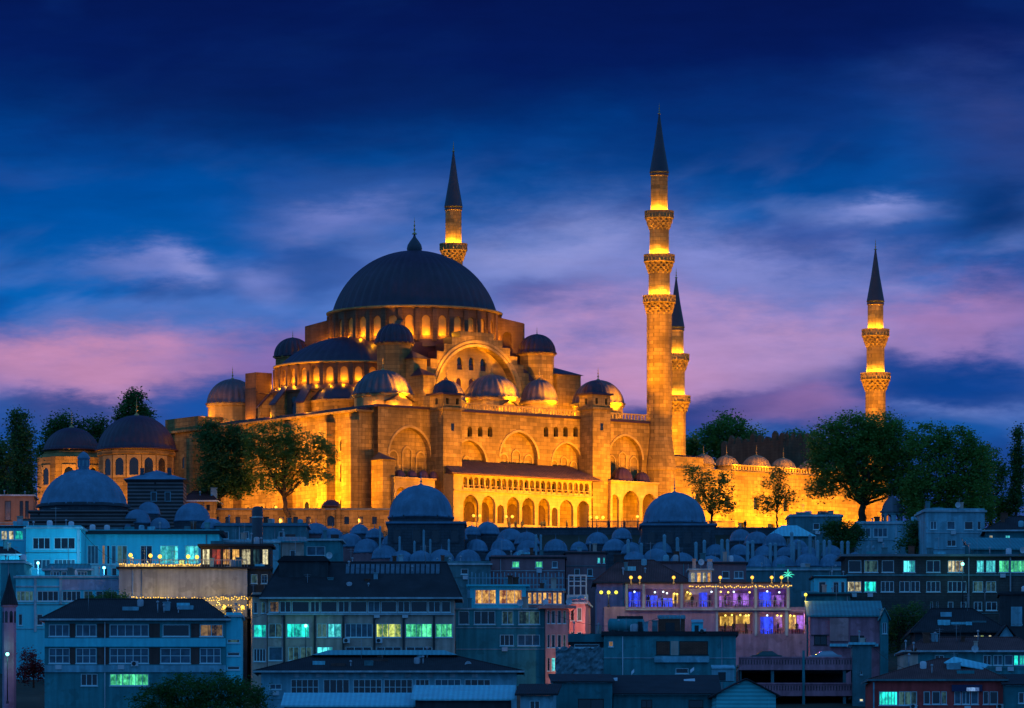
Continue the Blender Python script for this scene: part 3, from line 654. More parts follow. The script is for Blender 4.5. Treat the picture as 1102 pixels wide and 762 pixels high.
# --- courtyard
def courtyard():
    x0, x1 = 29.5, 79.0; zc = zz(508, 52, FY); b = MB(); hs = []
    xa = uu(757, FY)
    for p in (735, 767, 798, 830, 862, 895, 927):
        x = uu(p, FY); hs.append(rect(x - .75, x + .75, .2, 2.7))
    for p in (751, 783, 814, 846): x = uu(p, FY); hs.append(arch(x - .55, x + .55, 5.0, 6.6, .7, 5))
    b.panel([(x0, -3), (x1, -3), (x1, zc), (xa, zc), (xa, zz(491, 33, FY)), (x0, zz(491, 33, FY))], hs, TF(FY), .5)
    [b.infill(h, TF(FY), .45, 1) for h in hs]
    b.box(x1 - .6, x1, FY + .02, 29, -3, zc); b.box(x0, x1 - .6, 28.4, 29, -3, zc); b.box(x0 + .3, xa - .02, FY + .9, FY + 7, 0, zz(491, 33, FY) - .03)
    b.box(x0, x1 + .2, FY - .22, FY - .02, zc - .35, zc - .1)
    mk(b, 'courtyard_wall', [STONE, GLASS])
    r = MB(); r.box(xa + .1, x1 - .65, FY + .1, FY + 6.8, zc - .4, zc - .06); r.box(x1 - 7, x1 - .65, FY + 6.9, 28.3, zc - .4, zc - .06); r.box(x0, x1 - 7.1, 22, 28.3, zc - .4, zc - .06)
    r.box(x0 + .4, xa, FY + .5, FY + 7, zz(491, 33, FY) - .02, zz(491, 33, FY) + .3)
    mk(r, 'courtyard_roof', LEAD)
    bl = balustrade(uu(788, FY), x1 - .2, FY + .1, zc, 1.0, .6)
    for k, (px, r_) in enumerate(((757, 1.9), (782, 1.95), (814, 2.35), (843, 2.1), (872, 2.0), (902, 2.0), (930, 2.0))):
        yd = FY + 3.5; x = uu(px, yd); b = MB(); zb = zc + 1.15
        b.lathe([(r_, zc - .1), (r_, zb - .2), (r_ + .25, zb - .1)], 18, (x, yd)); o = b.build('drum', STONE_PALE, MOSQUE)
        dome((x, yd), zb, r_ + .1, r_ * .85, 16, 'domelet', 1.8, o, rib=.03, nv=6, fmat=STONE_PALE, m=LEAD_FLOODLIT)
        light('POINT', 'roof_lamp', (x - 1.2, FY - .5, zc + 1.5), 520, parent=MOSQUE)
    for k in range(6):
        b = MB(); yd = 25; x = 34 + k * 7.4; b.lathe(capprof(2.7, 1.7, zc + .5, 6), 0, (x, yd), 0, True, rib=.03, ribn=16); mk(b, 'domelet', LEAD)
    # tall portal block on the far side of the court
    p = MB(); pz = zz(477, 77, 0); p.box(73.5, 79.6, -8.6, 8.6, 0, pz)
    for k in range(9):
        y = -8 + k * 2; hh = 1.2 + .5 * math.sin(k * 2.1); p.prism([(y - .75, pz), (y + .75, pz), (y + .55, pz + hh * .7), (y, pz + hh), (y - .55, pz + hh * .7)], 73.6, 74.2, 0, lambda a, z, e: (e, a, z))
    for k in range(4):
        x = 74.6 + k * 1.5; p.prism([(x - .6, pz), (x + .6, pz), (x, pz + 1.3)], -8.5, -8.0)
    mk(p, 'portal', STONE_DARK)
    light('SPOT', 'court_flood', (62, 0, 3), 900, parent=MOSQUE, target=(73, 0, 16), spot=100)
courtyard()
# spots on the parapet trained on the small domes
for (tx, ty, tz_, p) in ((-22.3, -22, 23.0, 9500), (-.2, -22, 23.4, 10500), (9.4, -22.3, 23.2, 6500), (-9.6, -22.3, 23.2, 4500), (22, -22, 23.4, 6500), (16.5, -15, 29, 900), (-14.7, -14.7, 29.5, 500), (-22, 22, 24, 1500)):
    if ty < 0: light('SPOT', 'dome_flood', (tx + 1.2, -31.6 if abs(ty) > 15 else -26, 19.6), p * 6.5, parent=MOSQUE, target=(tx, ty, tz_ + 1.0), spot=36, radius=.25)
    else: light('SPOT', 'dome_flood', (-31.2, ty - 4, 19.8), p, parent=MOSQUE, target=(tx, ty, tz_), spot=60, radius=.25)

# --- floodlights on the terrace in front of the side wall and the prayer wall
FK = 1.0
def floods():
    for i, (px, p) in enumerate(((425, .30), (455, .4), (488, .7), (515, .9), (542, 1.1), (570, 1.15), (598, 1.2), (625, 1.4), (652, 1.6), (680, 1.7), (708, 1.5))):
        y = -60.0; x = uu(px, -36) - 1; light('SPOT', 'wall_flood', (x, y, .2), 36000 * p * FK, parent=MOSQUE, target=(x, FY, 7.0), spot=62, radius=.4, blend=1.0)
    for px in (735, 755, 775, 795, 815, 835, 856, 880, 905, 930):
        x = uu(px, FY); light('SPOT', 'wall_flood', (x, FY - 9, .5), 11500 * FK, parent=MOSQUE, target=(x, FY, 6.5), spot=125, radius=.3)
    for y, p in ((-25, 30000), (-18.5, 27000), (-10, 15000), (-1, 10000), (8, 7000), (17, 7000), (26, 8500)):
        light('SPOT', 'wall_flood', (-46, y, .2), p * 1.75 * FK, parent=MOSQUE, target=(-31, y, 9.5), spot=90, radius=.3)
floods()

# ------------------------------------------------------------------ minarets
def minaret(label, u, y, zs, radii, zcone, ztop, rb, vis):
    """zs: balcony floor heights, radii: shaft radius below each balcony and above the last"""
    X, Y = wx(u, y), wY(u, y); root = empty('minaret', (X, Y, OZ), 0, label, 'minaret', 'minarets of the mosque')
    b = MB(); n = 16
    r0 = radii[0]; prof = [(r0 * 1.28, -3), (r0 * 1.28, 10.5), (r0 * 1.34, 10.6), (r0 * 1.34, 11.1), (r0 * 1.05, 15.5), (r0, 16.2)]
    levels = list(zs) + [zcone]
    for i, z in enumerate(levels):
        if i: prof.append((radii[i], levels[i - 1] + .05))
        prof.append((radii[i], z - (2.0 if i < len(zs) else .6)))
        if i == len(zs): prof += [(radii[i] * 1.06, z - .55), (radii[i] * 1.06, z - .1)]
        else: prof.append((radii[i], z))
    b.lathe(prof, n, (0, 0), 0, False); b.build('shaft', STONE, root)
    for i, z in enumerate(zs):
        ra = radii[i]; q = rb[i]; c = MB(); m = 13
        # stalactite corbels: alternating teeth growing outwards
        for k in range(5):
            f0 = ra + (q - ra) * (k / 5) ** .8; f1 = ra + (q - ra) * ((k + 1) / 5) ** .8; za = z - 2.1 + k * .4; zb = za + .4; vs = []
            for j in range(m * 2):
                a = PI * (j + (k % 2)) / m; rr = f1 if j % 2 else f0 * .9
                vs.append((rr * math.cos(a), rr * math.sin(a), zb)); vs.append(((f0 if j % 2 else f0 * .84) * math.cos(a), (f0 if j % 2 else f0 * .84) * math.sin(a), za))
            nn = m * 2; c.add(vs, [(2 * j + 1, 2 * ((j + 1) % nn) + 1, 2 * ((j + 1) % nn), 2 * j) for j in range(nn)])
            c.cap(f0 * .97, zb, 32)
        c.lathe([(q, z - .12), (q + .1, z - .05), (q + .1, z + .12), (ra * .8, z + .13)], 32, (0, 0), 0, False)
        bo = c.build('balcony', STONE, root)
        rl = MB(); rl.lathe([(q - .1, z + 1.0), (q + .12, z + 1.0), (q + .12, z + 1.2), (q - .1, z + 1.2), (q - .1, z + 1.0)], 32, (0, 0), 0, False)
        rl.lathe([(q - .16, z + .1), (q - .16, z + 1.05), (q - .06, z + 1.05), (q - .06, z + .1)], 32, (0, 0), 0, False)
        for j in range(24):
            a = 2 * PI * j / 24; cx, cy = q * math.cos(a), q * math.sin(a); rl.tube([(cx, cy, z + .12), (cx, cy, z + 1.02)], .13 if j % 3 == 0 else .085, 4)
        rl.build('parapet', STONE_PALE, bo)
        if vis[i]:
            rn = radii[i + 1]
            for ang in (-170, -125, -90, -55, -10):
                rr = rn + (q - rn) * .5; light('POINT', 'balcony_lamp', (rr * math.cos(R(ang)), rr * math.sin(R(ang)), z + .85), vis[i], parent=root, radius=.12, col=(1, .43, .025))
    c = MB(); rt = radii[-1]; c.lathe([(rt * 1.02, zcone - .05), (rt * 1.16, zcone), (rt * 1.12, zcone + .25), (rt * .55, zcone + (ztop - zcone) * .5), (.1, ztop)], 20, (0, 0)); co = c.build('spire', LEAD_CONE, root)
    finial_mb((0, 0), ztop - .1, 1.9).build('finial', GILT, co)
    w = MB(); w.lathe([(rt * (1.10 if 1 else 1), zcone - .46), (rt * 1.10, zcone - .2)], 20, (0, 0), 0, False)
    w.build('frieze', LEAD_CONE, root)
    return root
YT = wY(29.5, -29)
zpx = lambda py, Y: (HY - py) / FPX * Y - OZ
tz = [zpx(326, YT), zpx(282, YT), zpx(235, YT)]
tr = [2.1, 1.78, 1.62, 1.42]; tb = [2.65, 2.5, 2.35]
minaret('tallest floodlit minaret with three balconies at the right end of the prayer hall', 29.5, -29, tz, tr, zpx(186, YT), zpx(122, YT), tb, (1250, 1250, 1250))
minaret('minaret rising behind the main dome with one lit balcony showing', 29.5, 29, tz, tr, zpx(186, YT), zpx(122, YT), tb, (1250, 1250, 1250))
YS = wY(77.2, -29); sz = [zpx(409, YS), zpx(362, YS)]; sr = [1.75, 1.55, 1.35]; sb = [2.5, 2.3]
minaret('shorter floodlit minaret standing alone above the big plane tree at the right', 77.2, -29, sz, sr, zpx(325, YS), zpx(268, YS), sb, (1100, 1100))
minaret('shorter minaret half hidden right behind the three balcony minaret', 77.2, 25.9, sz, sr, zpx(325, YS), zpx(268, YS), sb, (1100, 1100))
for (u, y, p) in ((29.5, -29, 45000), (77.2, -29, 22000)):
    X, Y = wx(u, y), wY(u, y)
    for dx in (-6.5, 6.5) if u else (): light('SPOT', 'minaret_flood', (X + dx, Y - 11, OZ + (19 if u < 40 and dx < 0 else 12)), p, target=(X, Y, OZ + 32), spot=50, radius=.3)
for (u, y, zl, tz_, p) in ((29.5, 29, 20, 50, 90000), (77.2, 25.9, 12, 34, 50000), (77.2, 25.9, 12, 20, 26000), (77.2, -29, 12, 40, 14000), (29.5, -29, 20, 56, 26000)):
    X, Y = wx(u, y), wY(u, y)
    for dx in (-5.5, 5.5): light('SPOT', 'minaret_flood', (X + dx, Y - 10, OZ + zl), p, target=(X, Y, OZ + tz_), spot=42, radius=.3)
for (x, y, z, t, p) in ((-9.0, -18.4, 30.4, (-9, -11, 35), 700), (9.0, -18.4, 30.4, (9, -10.5, 35), 900), (-18.6, -3, 30.6, (-13.5, -3, 34), 500)):
    light('SPOT', 'drum_flood', (x, y, z), p, parent=MOSQUE, target=t, spot=110)
# ================================================================== tombs, old college domes and the bath below the mosque
def at(px, py, Y): p = P(px, py, Y); return p.x, p.y, p.z
def zw(py, Y): return (HY - py) / FPX * Y
def tomb(label, px, half, yapex, yeave, ywall, Y, n=8, colonnade=False):
    k = Y / FPX; x = (px - HX) * k; g = 56.5; r = half * k
    o = empty('tomb', (x, Y, g), 0, label, 'tomb'); L = lambda py: (HY - py) * k - g
    b = MB(); ze = L(yeave); b.lathe([(r * .98, -3), (r * .98, ze - 1.2), (r * 1.02, ze - 1.1), (r * 1.02, ze - .5), (r * .96, ze - .45), (r * .96, ze)], n, (0, 0), 0, False, PI / n)
    if colonnade: b.lathe([(r * 1.28, -3), (r * 1.28, L(ywall)), (r * 1.0, L(ywall) + .9)], n, (0, 0), 0, False, PI / n)
    w = b.build('wall', STONE, o)
    d = MB(); d.lathe(capprof(r, (yeave - yapex) * k, ze, 11), 0, (0, 0), 0, True, rib=.022, ribn=36); dd = d.build('dome', LEAD, o)
    finial_mb((0, 0), ze + (yeave - yapex) * k, 3.0).build('finial', GILT, dd)
    for i in range(-2, 3):
        a = -PI / 2 + i * 2 * PI / n; rr = (r * (1.28 if colonnade else .98)) * math.cos(PI / n)
        nrm = Vector((math.cos(a), math.sin(a), 0)); tn = Vector((-nrm.y, nrm.x, 0)); zt = L(ywall) if colonnade else ze
        T = lambda s, t, d, nrm=nrm, tn=tn, rr=rr: tuple(nrm * (rr + .12 - d) + tn * s + Vector((0, 0, t)))
        q = MB(); h = arch(-.75, .75, zt - 4.6, zt - 2.6, .9, 5); q.panel(rect(-1.15, 1.15, zt - 5, zt - 1.3), [h], T, .1); q.infill(h, T, .1, 1); q.build('window', [STONE_PALE, GLASS], o)
    dn = MB()
    if not colonnade:
        for i in range(n * 6):
            a = 2 * PI * i / (n * 6); dn.box(math.cos(a) * r * .99 - .13, math.cos(a) * r * .99 + .13, math.sin(a) * r * .99 - .13, math.sin(a) * r * .99 + .13, ze - .42, ze - .1)
        dn.build('dentil_course', STONE_PALE, o)
    for (dx, pw) in ((-.7, 1.0), (.7, 1.0)):
        light('SPOT', 'tomb_flood', (x + dx * r, Y - r - 6.5, g + .6), (16000 if colonnade else 6500) * .8, target=(x + dx * r * .5, Y - r, g + 7), spot=100, radius=.3)
    return o
tomb('floodlit eight sided tomb with a low lead dome behind the dark bath dome', 77, 30, 460, 484, 494, 893, 8, True)
tomb('large tomb with a broad ribbed dome and toothed cornice left of the mosque', 147, 42, 447, 484, 520, 884, 16)

def college(label, x0, name='college'):
    return empty('college_building', (0, 0, 0), 0, label, 'old college')
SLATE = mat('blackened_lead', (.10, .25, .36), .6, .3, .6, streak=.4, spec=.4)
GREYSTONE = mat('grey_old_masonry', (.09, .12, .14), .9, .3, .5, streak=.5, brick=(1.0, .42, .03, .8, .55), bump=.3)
ROSE = mat('rose_render_old', (.36, .19, .20), .9, .3, .4, streak=.5)
def small_dome(root, px, half, ya, yb, Y, wall=GREYSTONE, ribs=18, fin=.9, lead=None):
    k = Y / FPX; x = (px - HX) * k; r = half * k; z = zw(yb, Y); h = min(r * 1.0, max((yb - ya) * k, r * .5)); g = ground(x, Y) - 1
    rg = random.Random(int(px * 10 + Y)); r *= rg.uniform(.94, 1.05); h = min(h, r * rg.uniform(.9, 1.02)); z += rg.uniform(-.12, .12); ribs = rg.choice((12, 14, 16, 18))
    b = MB(); b.box(x - r * 1.06, x + r * 1.06, Y - r * 1.06, Y + r * 1.06, g, z - .55)
    b.lathe([(r * .98, z - .56), (r * .98, z - .3)], 16, (x, Y)); o = b.build('cell_wall', wall, root)
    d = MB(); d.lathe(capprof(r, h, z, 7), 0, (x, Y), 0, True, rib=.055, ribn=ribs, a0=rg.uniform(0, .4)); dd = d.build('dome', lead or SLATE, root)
    if fin: finial_mb((x, Y), z + h, fin).build('finial', SLATE, dd)
def big_dome(root, px, half, ya, yb, Y, ydrum, blk):
    k = Y / FPX; x = (px - HX) * k; r = half * k; z = zw(yb, Y); b = MB()
    b.lathe([(r * 1.02, zw(ydrum, Y)), (r * 1.02, z - .5), (r * 1.06, z - .45), (r * 1.06, z)], 12, (x, Y), 0, False); b.build('drum', GREYSTONE, root)
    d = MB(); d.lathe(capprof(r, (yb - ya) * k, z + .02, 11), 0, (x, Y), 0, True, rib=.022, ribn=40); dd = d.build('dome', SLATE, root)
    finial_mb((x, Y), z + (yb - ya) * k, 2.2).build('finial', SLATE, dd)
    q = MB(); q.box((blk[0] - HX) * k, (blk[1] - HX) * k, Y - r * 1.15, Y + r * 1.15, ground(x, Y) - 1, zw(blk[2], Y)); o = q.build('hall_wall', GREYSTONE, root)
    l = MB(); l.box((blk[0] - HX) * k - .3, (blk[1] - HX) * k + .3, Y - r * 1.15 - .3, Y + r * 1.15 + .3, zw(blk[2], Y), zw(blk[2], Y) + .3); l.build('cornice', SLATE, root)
    for i in range(4):
        xx = (blk[0] - HX) * k + (i + .5) * (blk[1] - blk[0]) * k / 4; w = MB(); zt = zw(blk[2], Y) - 1.0
        h = rect(xx - .5, xx + .5, zt - 1.7, zt); T = lambda s, t, d: (s, Y - r * 1.15 - .08 + d, t); w.panel(rect(xx - .7, xx + .7, zt - 1.9, zt + .2), [h], T, .06); w.infill(h, T, .06, 1); w.build('window', [GREYSTONE, GLASS], root)
def chimney_part(root, px, ya, yb, Y, w=3.0):
    k = Y / FPX; x = (px - HX) * k; r = w * k / 2; b = MB(); b.lathe([(r, zw(yb, Y) - 2), (r, zw(ya, Y) - .5), (r * 1.15, zw(ya, Y) - .45), (r * 1.0, zw(ya, Y) - .15), (.05, zw(ya, Y))], 8, (x, Y), 0, False); b.build('chimney', PALEREND, root)
PALEREND = mat('pale_grey_render', (.24, .46, .52), .9, .25, .6, streak=.5)
M1 = college('', 0); tag(M1, 'unlit old college with stepped rows of small lead domes below the mosque', 'old college')
big_dome(M1, 453, 33.5, 522, 556, 806, 566, (418, 500, 566))
for (px, h, ya, yb, Y, wl) in ((340, 15, 563, 574, 812, ROSE), (358, 13, 566, 580, 809, ROSE), (387, 10, 559, 573, 816, GREYSTONE), (403, 10, 563, 577, 814, GREYSTONE), (423, 12, 571, 585, 806, GREYSTONE), (443, 12, 575, 590, 803, GREYSTONE),
    (377, 14, 572, 587, 806, ROSE), (395, 14, 578, 593, 802, ROSE), (414, 14, 583, 600, 798, ROSE), (432.5, 13.5, 588, 605, 795, ROSE), (453, 13, 590, 605, 794, ROSE), (475, 14, 590, 605, 794, GREYSTONE), (503.6, 14, 590, 605, 794, GREYSTONE), (534.5, 12.5, 591, 602, 794, GREYSTONE), (562.6, 13.5, 591, 602, 794, GREYSTONE),
    (485, 13, 580, 592, 803, GREYSTONE), (512.7, 12.5, 580, 592, 803, GREYSTONE), (541, 13.5, 580, 592, 803, GREYSTONE), (568, 12, 581, 592, 803, GREYSTONE), (598, 12.5, 580, 592, 803, GREYSTONE), (623, 9, 583, 592, 803, GREYSTONE),
    (525, 13, 561, 574, 822, GREYSTONE), (549, 14, 568, 580, 814, GREYSTONE), (567, 13, 572, 584, 811, GREYSTONE), (491, 12, 569, 580, 812, GREYSTONE), (508, 9, 566, 575, 820, GREYSTONE)):
    small_dome(M1, px, h, ya, yb, Y, wl)
for (px, ya, yb) in ((430, 577, 590), (446, 582, 596), (456, 570, 606), (463, 580, 596), (483, 580, 590), (577, 575, 595), (582, 575, 595), (409, 566, 580)): chimney_part(M1, px, ya, yb, 797, 2.4)
M2 = college('', 0); tag(M2, 'unlit old college with crowded small domes and tall paired chimneys behind the lit restaurant', 'old college')
big_dome(M2, 726, 33, 530, 562, 806, 570, (690, 768, 568))
for (px, h, ya, yb, Y) in ((643, 12.5, 572, 584, 812), (669, 11, 565, 578, 820), (661.5, 14, 576, 591, 803), (680, 12, 582, 595, 800), (683, 14.5, 593, 606, 794), (706, 14.5, 591, 605, 794.5), (734, 14, 594, 606, 794), (770, 11, 586, 597, 801), (796, 11.5, 586, 597, 801), (822, 11, 586, 597, 801), (845, 10, 586, 597, 801), (870, 9.5, 586, 597, 801), (895, 10.5, 586, 597, 801),
    (765, 13, 597, 608, 794), (790.6, 14.5, 597, 609, 794), (817, 14, 597, 609, 794), (842.6, 12.5, 595, 609, 794), (869, 13, 594, 609, 794), (894, 13, 594, 609, 794), (920, 10, 594, 602, 798), (814.5, 14, 568, 584, 812), (833.6, 13.5, 572, 587, 809), (797, 12, 567, 581, 820), (697, 10, 573, 584, 808), (712, 11, 583, 594, 801), (757, 11, 582, 593, 803), (858, 11, 580, 590, 806)):
    small_dome(M2, px, h, ya, yb, Y)
for (px, ya) in ((715, 575), (729, 578), (749, 583), (758, 581), (777, 580), (783, 580), (804.5, 582), (810, 581), (829, 584), (834.5, 584), (854, 583), (860, 581), (871.7, 575), (880, 581), (887, 581), (892.5, 581), (906, 582), (912.5, 582), (934, 587), (940, 587), (676, 580), (690, 584), (852, 572)): chimney_part(M2, px, ya, ya + 16, 797, 3.6)

# bath with big dome, far left
def bath():
    Y = 812; k = Y / FPX; x = (90 - HX) * k; g = ground(x, Y) - 1
    o = empty('bath_house', (x, Y, 0), 0, 'dark bath house with a wide unlit dome and small lantern at the far left', 'bath house')
    r = 46 * k; z = zw(543, Y); b = MB()
    b.lathe([(r * 1.04, g), (r * 1.04, z - .6), (r * 1.1, z - .5), (r * 1.1, z - .05)], 12, (0, 0), 0, False); b.build('drum', GREYSTONE, o)
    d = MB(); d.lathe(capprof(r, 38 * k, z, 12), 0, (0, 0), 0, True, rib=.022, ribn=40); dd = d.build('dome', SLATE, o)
    l = MB(); zl = zw(505, Y); l.lathe([(.85, zl - .5), (.85, zl + 1.5), (1.0, zl + 1.55), (.95, zl + 1.8), (.6, zl + 2.35), (.05, zl + 2.7)], 8, (0, 0), 0, False)
    for i in range(8): a = 2 * PI * i / 8; l.box(math.cos(a) * .82 - .1, math.cos(a) * .82 + .1, math.sin(a) * .82 - .1, math.sin(a) * .82 + .1, zl + .4, zl + 1.3, 1)
    l.build('lantern', [SLATE, PALEREND], dd)
    for (p0, p1, yt, y0, y1) in ((38, 140, 556, -9, 9), (28, 150, 566, -11, 9), (28, 98, 572, -12, 6)):
        q = MB(); q.box((p0 - 90) * k, (p1 - 90) * k, y0, y1, g, zw(yt, Y)); q.box((p0 - 90) * k - .3, (p1 - 90) * k + .3, y0 - .3, y1 + .3, zw(yt, Y), zw(yt, Y) + .35); q.build('lower_wall', STRIPE, o)
    for (px, py0, py1, hh, Yo) in ((148, 543, 562, 14, -9), (138, 556, 568, 8, -10), (172, 556, 568, 11, -10), (207, 537, 560, 19, -5), (228, 558, 568, 12, -10), (160, 538, 552, 12, -2)):
        YY = Y + Yo; kk = YY / FPX; xx = (px - HX) * kk - x; c = (xx, Yo); rr = hh * kk; zb = zw(py1, YY)
        q = MB(); q.lathe([(rr * 1.03, g), (rr * 1.03, zb - .3)], 12, c, 0, False); q.build('side_drum', GREYSTONE, o)
        d = MB(); d.lathe(capprof(rr, min(rr, (py1 - py0) * kk), zb, 8), 0, c, 0, True, rib=.02, ribn=20); d.build('side_dome', SLATE, o)
    q = MB(); q.box((130 - 90) * k, (240 - 90) * k, -11, 4, g, zw(569, Y - 9)); q.build('side_wall', GREYSTONE, o)
STRIPE = mat('banded_masonry', (.22, .19, .18), .9, .2, .6, brick=(30, .55, .16, .95, .25))
bath()
def striped_house():
    Y = 822; k = Y / FPX; x0, x1 = (137 - HX) * k, (197 - HX) * k; zb = ground(x0, Y) - 1; xc = (x0 + x1) / 2
    o = empty('banded_stone_house', (xc, Y, 0), 0, 'square house of banded dark and pale stone with a shallow pyramid lead roof', 'house')
    w = (x1 - x0) / 2; zt = zw(516, Y); b = MB(); hs = []
    for px in (153, 164.5, 185): pass
    S = lambda px: (px - HX) * k - xc
    hs = [rect(S(a), S(c), zw(539, Y), zw(530, Y)) for a, c in ((163, 168), (178, 183))]
    b.panel(rect(-w, w, zb, zt), hs, lambda s, t, d: (s, d, t), .4); b.box(-w, w, .41, 2 * w, zb, zt - .02); b.build('wall', STRIPE, o)
    for h in hs:
        q = MB(); T = lambda s, t, d: (s, d, t); (a, z0), (c, z1) = h[0], h[2]; q.box(a, c, -.06, .02, z0 - .12, z0); q.box(a, c, -.06, .02, z1, z1 + .12); q.box(a - .12, a, -.06, .02, z0 - .12, z1 + .12); q.box(c, c + .12, -.06, .02, z0 - .12, z1 + .12)
        f = q.build('window', PALEREND, o); g = MB(); g.infill(h, T, .3); g.build('pane', GLASS, f)
    r = MB(); e = .6; r.add([(-w - e, -e, zt), (w + e, -e, zt), (w + e, 2 * w + e, zt), (-w - e, 2 * w + e, zt), (0, w, zw(506, Y + w))], [(0, 1, 4), (1, 2, 4), (2, 3, 4), (3, 0, 4), (0, 3, 2, 1)]); ro = r.build('roof', SLATE, o)
    for s in (-.5, .48): c = MB(); c.box(s * w - .3, s * w + .3, w * .4, w * .4 + .6, zt, zt + 1.9); c.build('chimney', GREYSTONE, ro)
striped_house()

# --- precinct walls at the foot of the mosque
def precinct_wall():
    Y = 847.5; k = Y / FPX; x0, x1 = (205 - HX) * k, (422 - HX) * k; o = empty('precinct_wall', (0, Y, 0), 0, 'low stone precinct wall with small square windows at the foot of the prayer wall', 'wall')
    T = lambda s, t, d: (s, d, t); hs = []
    for px in (221, 233, 245, 256, 271, 287, 303, 318, 332, 373, 388, 403): hs.append(rect((px - 2.6 - HX) * k, (px + 2.6 - HX) * k, zw(564, Y), zw(556, Y)))
    hs.append(arch((352 - HX) * k, (360 - HX) * k, zw(566, Y), zw(559, Y), .6, 5))
    zt = zw(549, Y); b = MB(); b.panel(rect(x0, x1, 50, zt), hs, T, .5); b.box(x0, x1, .52, .9, 50, zt - .02); b.build('wall', STONE, o)
    c = MB(); c.box(x0 - .1, x1 + .1, -.2, 1.0, zt, zt + .3); c.build('coping', LEAD_PALE, o)
    for h in hs: q = MB(); q.infill(h, T, .45); q.build('window', GLASS, o)
    g = MB(); a, c_ = (346 - HX) * k, (366 - HX) * k; g.box(a, c_, .95, 2.8, 50, zw(543, Y)); g.box(a, (350 - HX) * k, -.3, .0, 50, zt + .3); g.box((362 - HX) * k, c_, -.3, 0, 50, zt + .3); go = g.build('gate_house', STONE, o)
    r = MB(); m = (a + c_) / 2; r.lathe(capprof((c_ - a) / 2 * 1.02, .9, zw(543, Y), 6), 16, (m, 1.9)); r.build('gate_roof', LEAD, go)
    for px, p in ((225, 500), (262, 900), (300, 1000), (335, 700), (385, 800), (412, 600)):
        light('POINT', 'wall_lamp', ((px - HX) * k, Y - 4.5, 56.5), p * .55, col=(1, .36, .03))
precinct_wall()
def terrace_parapet():
    Y = 845.2; k = Y / FPX; o = empty('terrace_parapet', (0, Y, 0), 0, 'long dark parapet wall along the terrace edge under the lit arcades', 'wall')
    b = MB(); b.box((424 - HX) * k, (905 - HX) * k, 0, .6, 48, zw(569, Y)); b.box((424 - HX) * k, (905 - HX) * k, -.12, .72, zw(569, Y), zw(569, Y) + .22); b.build('wall', GREYSTONE, o)
terrace_parapet()
def fence():
    Y = 848; k = Y / FPX; b = MB(); x0, x1 = (632 - HX) * k, (790 - HX) * k; z0, z1 = ground(0, Y) - .2, zw(560, Y)
    n = 130
    for i in range(n + 1): x = x0 + (x1 - x0) * i / n; b.box(x - .035, x + .035, -.03, .03, z0, z1 if i % 10 else z1 + .3)
    b.box(x0, x1, -.05, .05, z1 - .25, z1 - .17); b.box(x0, x1, -.05, .05, z0 + .4, z0 + .48)
    tag(b.build('iron_fence', LEAD_CONE, None, (0, Y, 0)), 'black iron railing fence in front of the floodlit porch and courtyard wall', 'fence')
fence()
# little domed fountain house and left gate lodge
def kiosk():
    Y = 838; k = Y / FPX; x = (960 - HX) * k; g = ground(x, Y) - 1; o = empty('domed_kiosk', (x, Y, 0), 0, 'small open kiosk with a pointed pale dome beside the big plane tree trunk', 'kiosk')
    r = 11.5 * k; z = zw(551, Y); b = MB()
    side = 2 * r * math.sin(PI / 8)
    for i in range(8):
        a = 2 * PI * (i + .5) / 8; nrm = Vector((math.cos(a), math.sin(a), 0)); tn = Vector((-nrm.y, nrm.x, 0)); ap = r * math.cos(PI / 8)
        b.panel(rect(-side / 2, side / 2, g, z), [arch(-side * .36, side * .36, g + 1, z - 1.0, .6, 5)], lambda s, t, d: tuple(nrm * (ap - d) + tn * s + Vector((0, 0, t))), .25)
    b.build('arcade', PALEREND, o)
    d = MB(); d.lathe([(r * 1.15, z - .1), (r * 1.15, z + .1), (r * .98, z + .2), (r * .85, z + 1.1), (r * .5, z + 1.9), (.1, z + 2.5)], 0, (0, 0), 0, True, rib=.03, ribn=14); dd = d.build('dome', LEAD_PALE, o); finial_mb((0, 0), z + 2.4, 1.2).build('finial', LEAD_PALE, dd)
kiosk()
def hill_wall(label, p0, p1, yt, Y, d, wall, lamp=None, wins=()):
    pass
# ================================================================== trees
def leafmat(name, c1, c2):
    m, nt, b = newmat(name); N = nt.nodes; Lk = nt.links
    tc = N.new('ShaderNodeTexCoord'); n = N.new('ShaderNodeTexNoise'); n.inputs['Scale'].default_value = .9; n.inputs['Detail'].default_value = 6; Lk.new(tc.outputs['Object'], n.inputs['Vector'])
    r = N.new('ShaderNodeValToRGB'); Lk.new(n.outputs[0], r.inputs[0]); r.color_ramp.elements[0].position = .35; r.color_ramp.elements[1].position = .65
    r.color_ramp.elements[0].color = (*c1, 1); r.color_ramp.elements[1].color = (*c2, 1); Lk.new(r.outputs[0], b.inputs['Base Color']); b.inputs['Roughness'].default_value = .6
    t = N.new('ShaderNodeBsdfTranslucent'); Lk.new(r.outputs[0], t.inputs[0]); mx = N.new('ShaderNodeMixShader'); mx.inputs[0].default_value = .5
    Lk.new(b.outputs[0], mx.inputs[1]); Lk.new(t.outputs[0], mx.inputs[2]); Lk.new(mx.outputs[0], nt.nodes['Material Output'].inputs[0]); return m
LEAF = leafmat('plane_leaves', (.08, .20, .03), (.19, .36, .06)); LEAF_DARK = leafmat('evergreen_leaves', (.035, .12, .025), (.09, .24, .055)); LEAF_BUSH = leafmat('bush_leaves', (.02, .10, .018), (.05, .19, .03))
BARK = mat('tree_bark', (.06, .045, .03), .9, .35, 2.5, bump=.5)
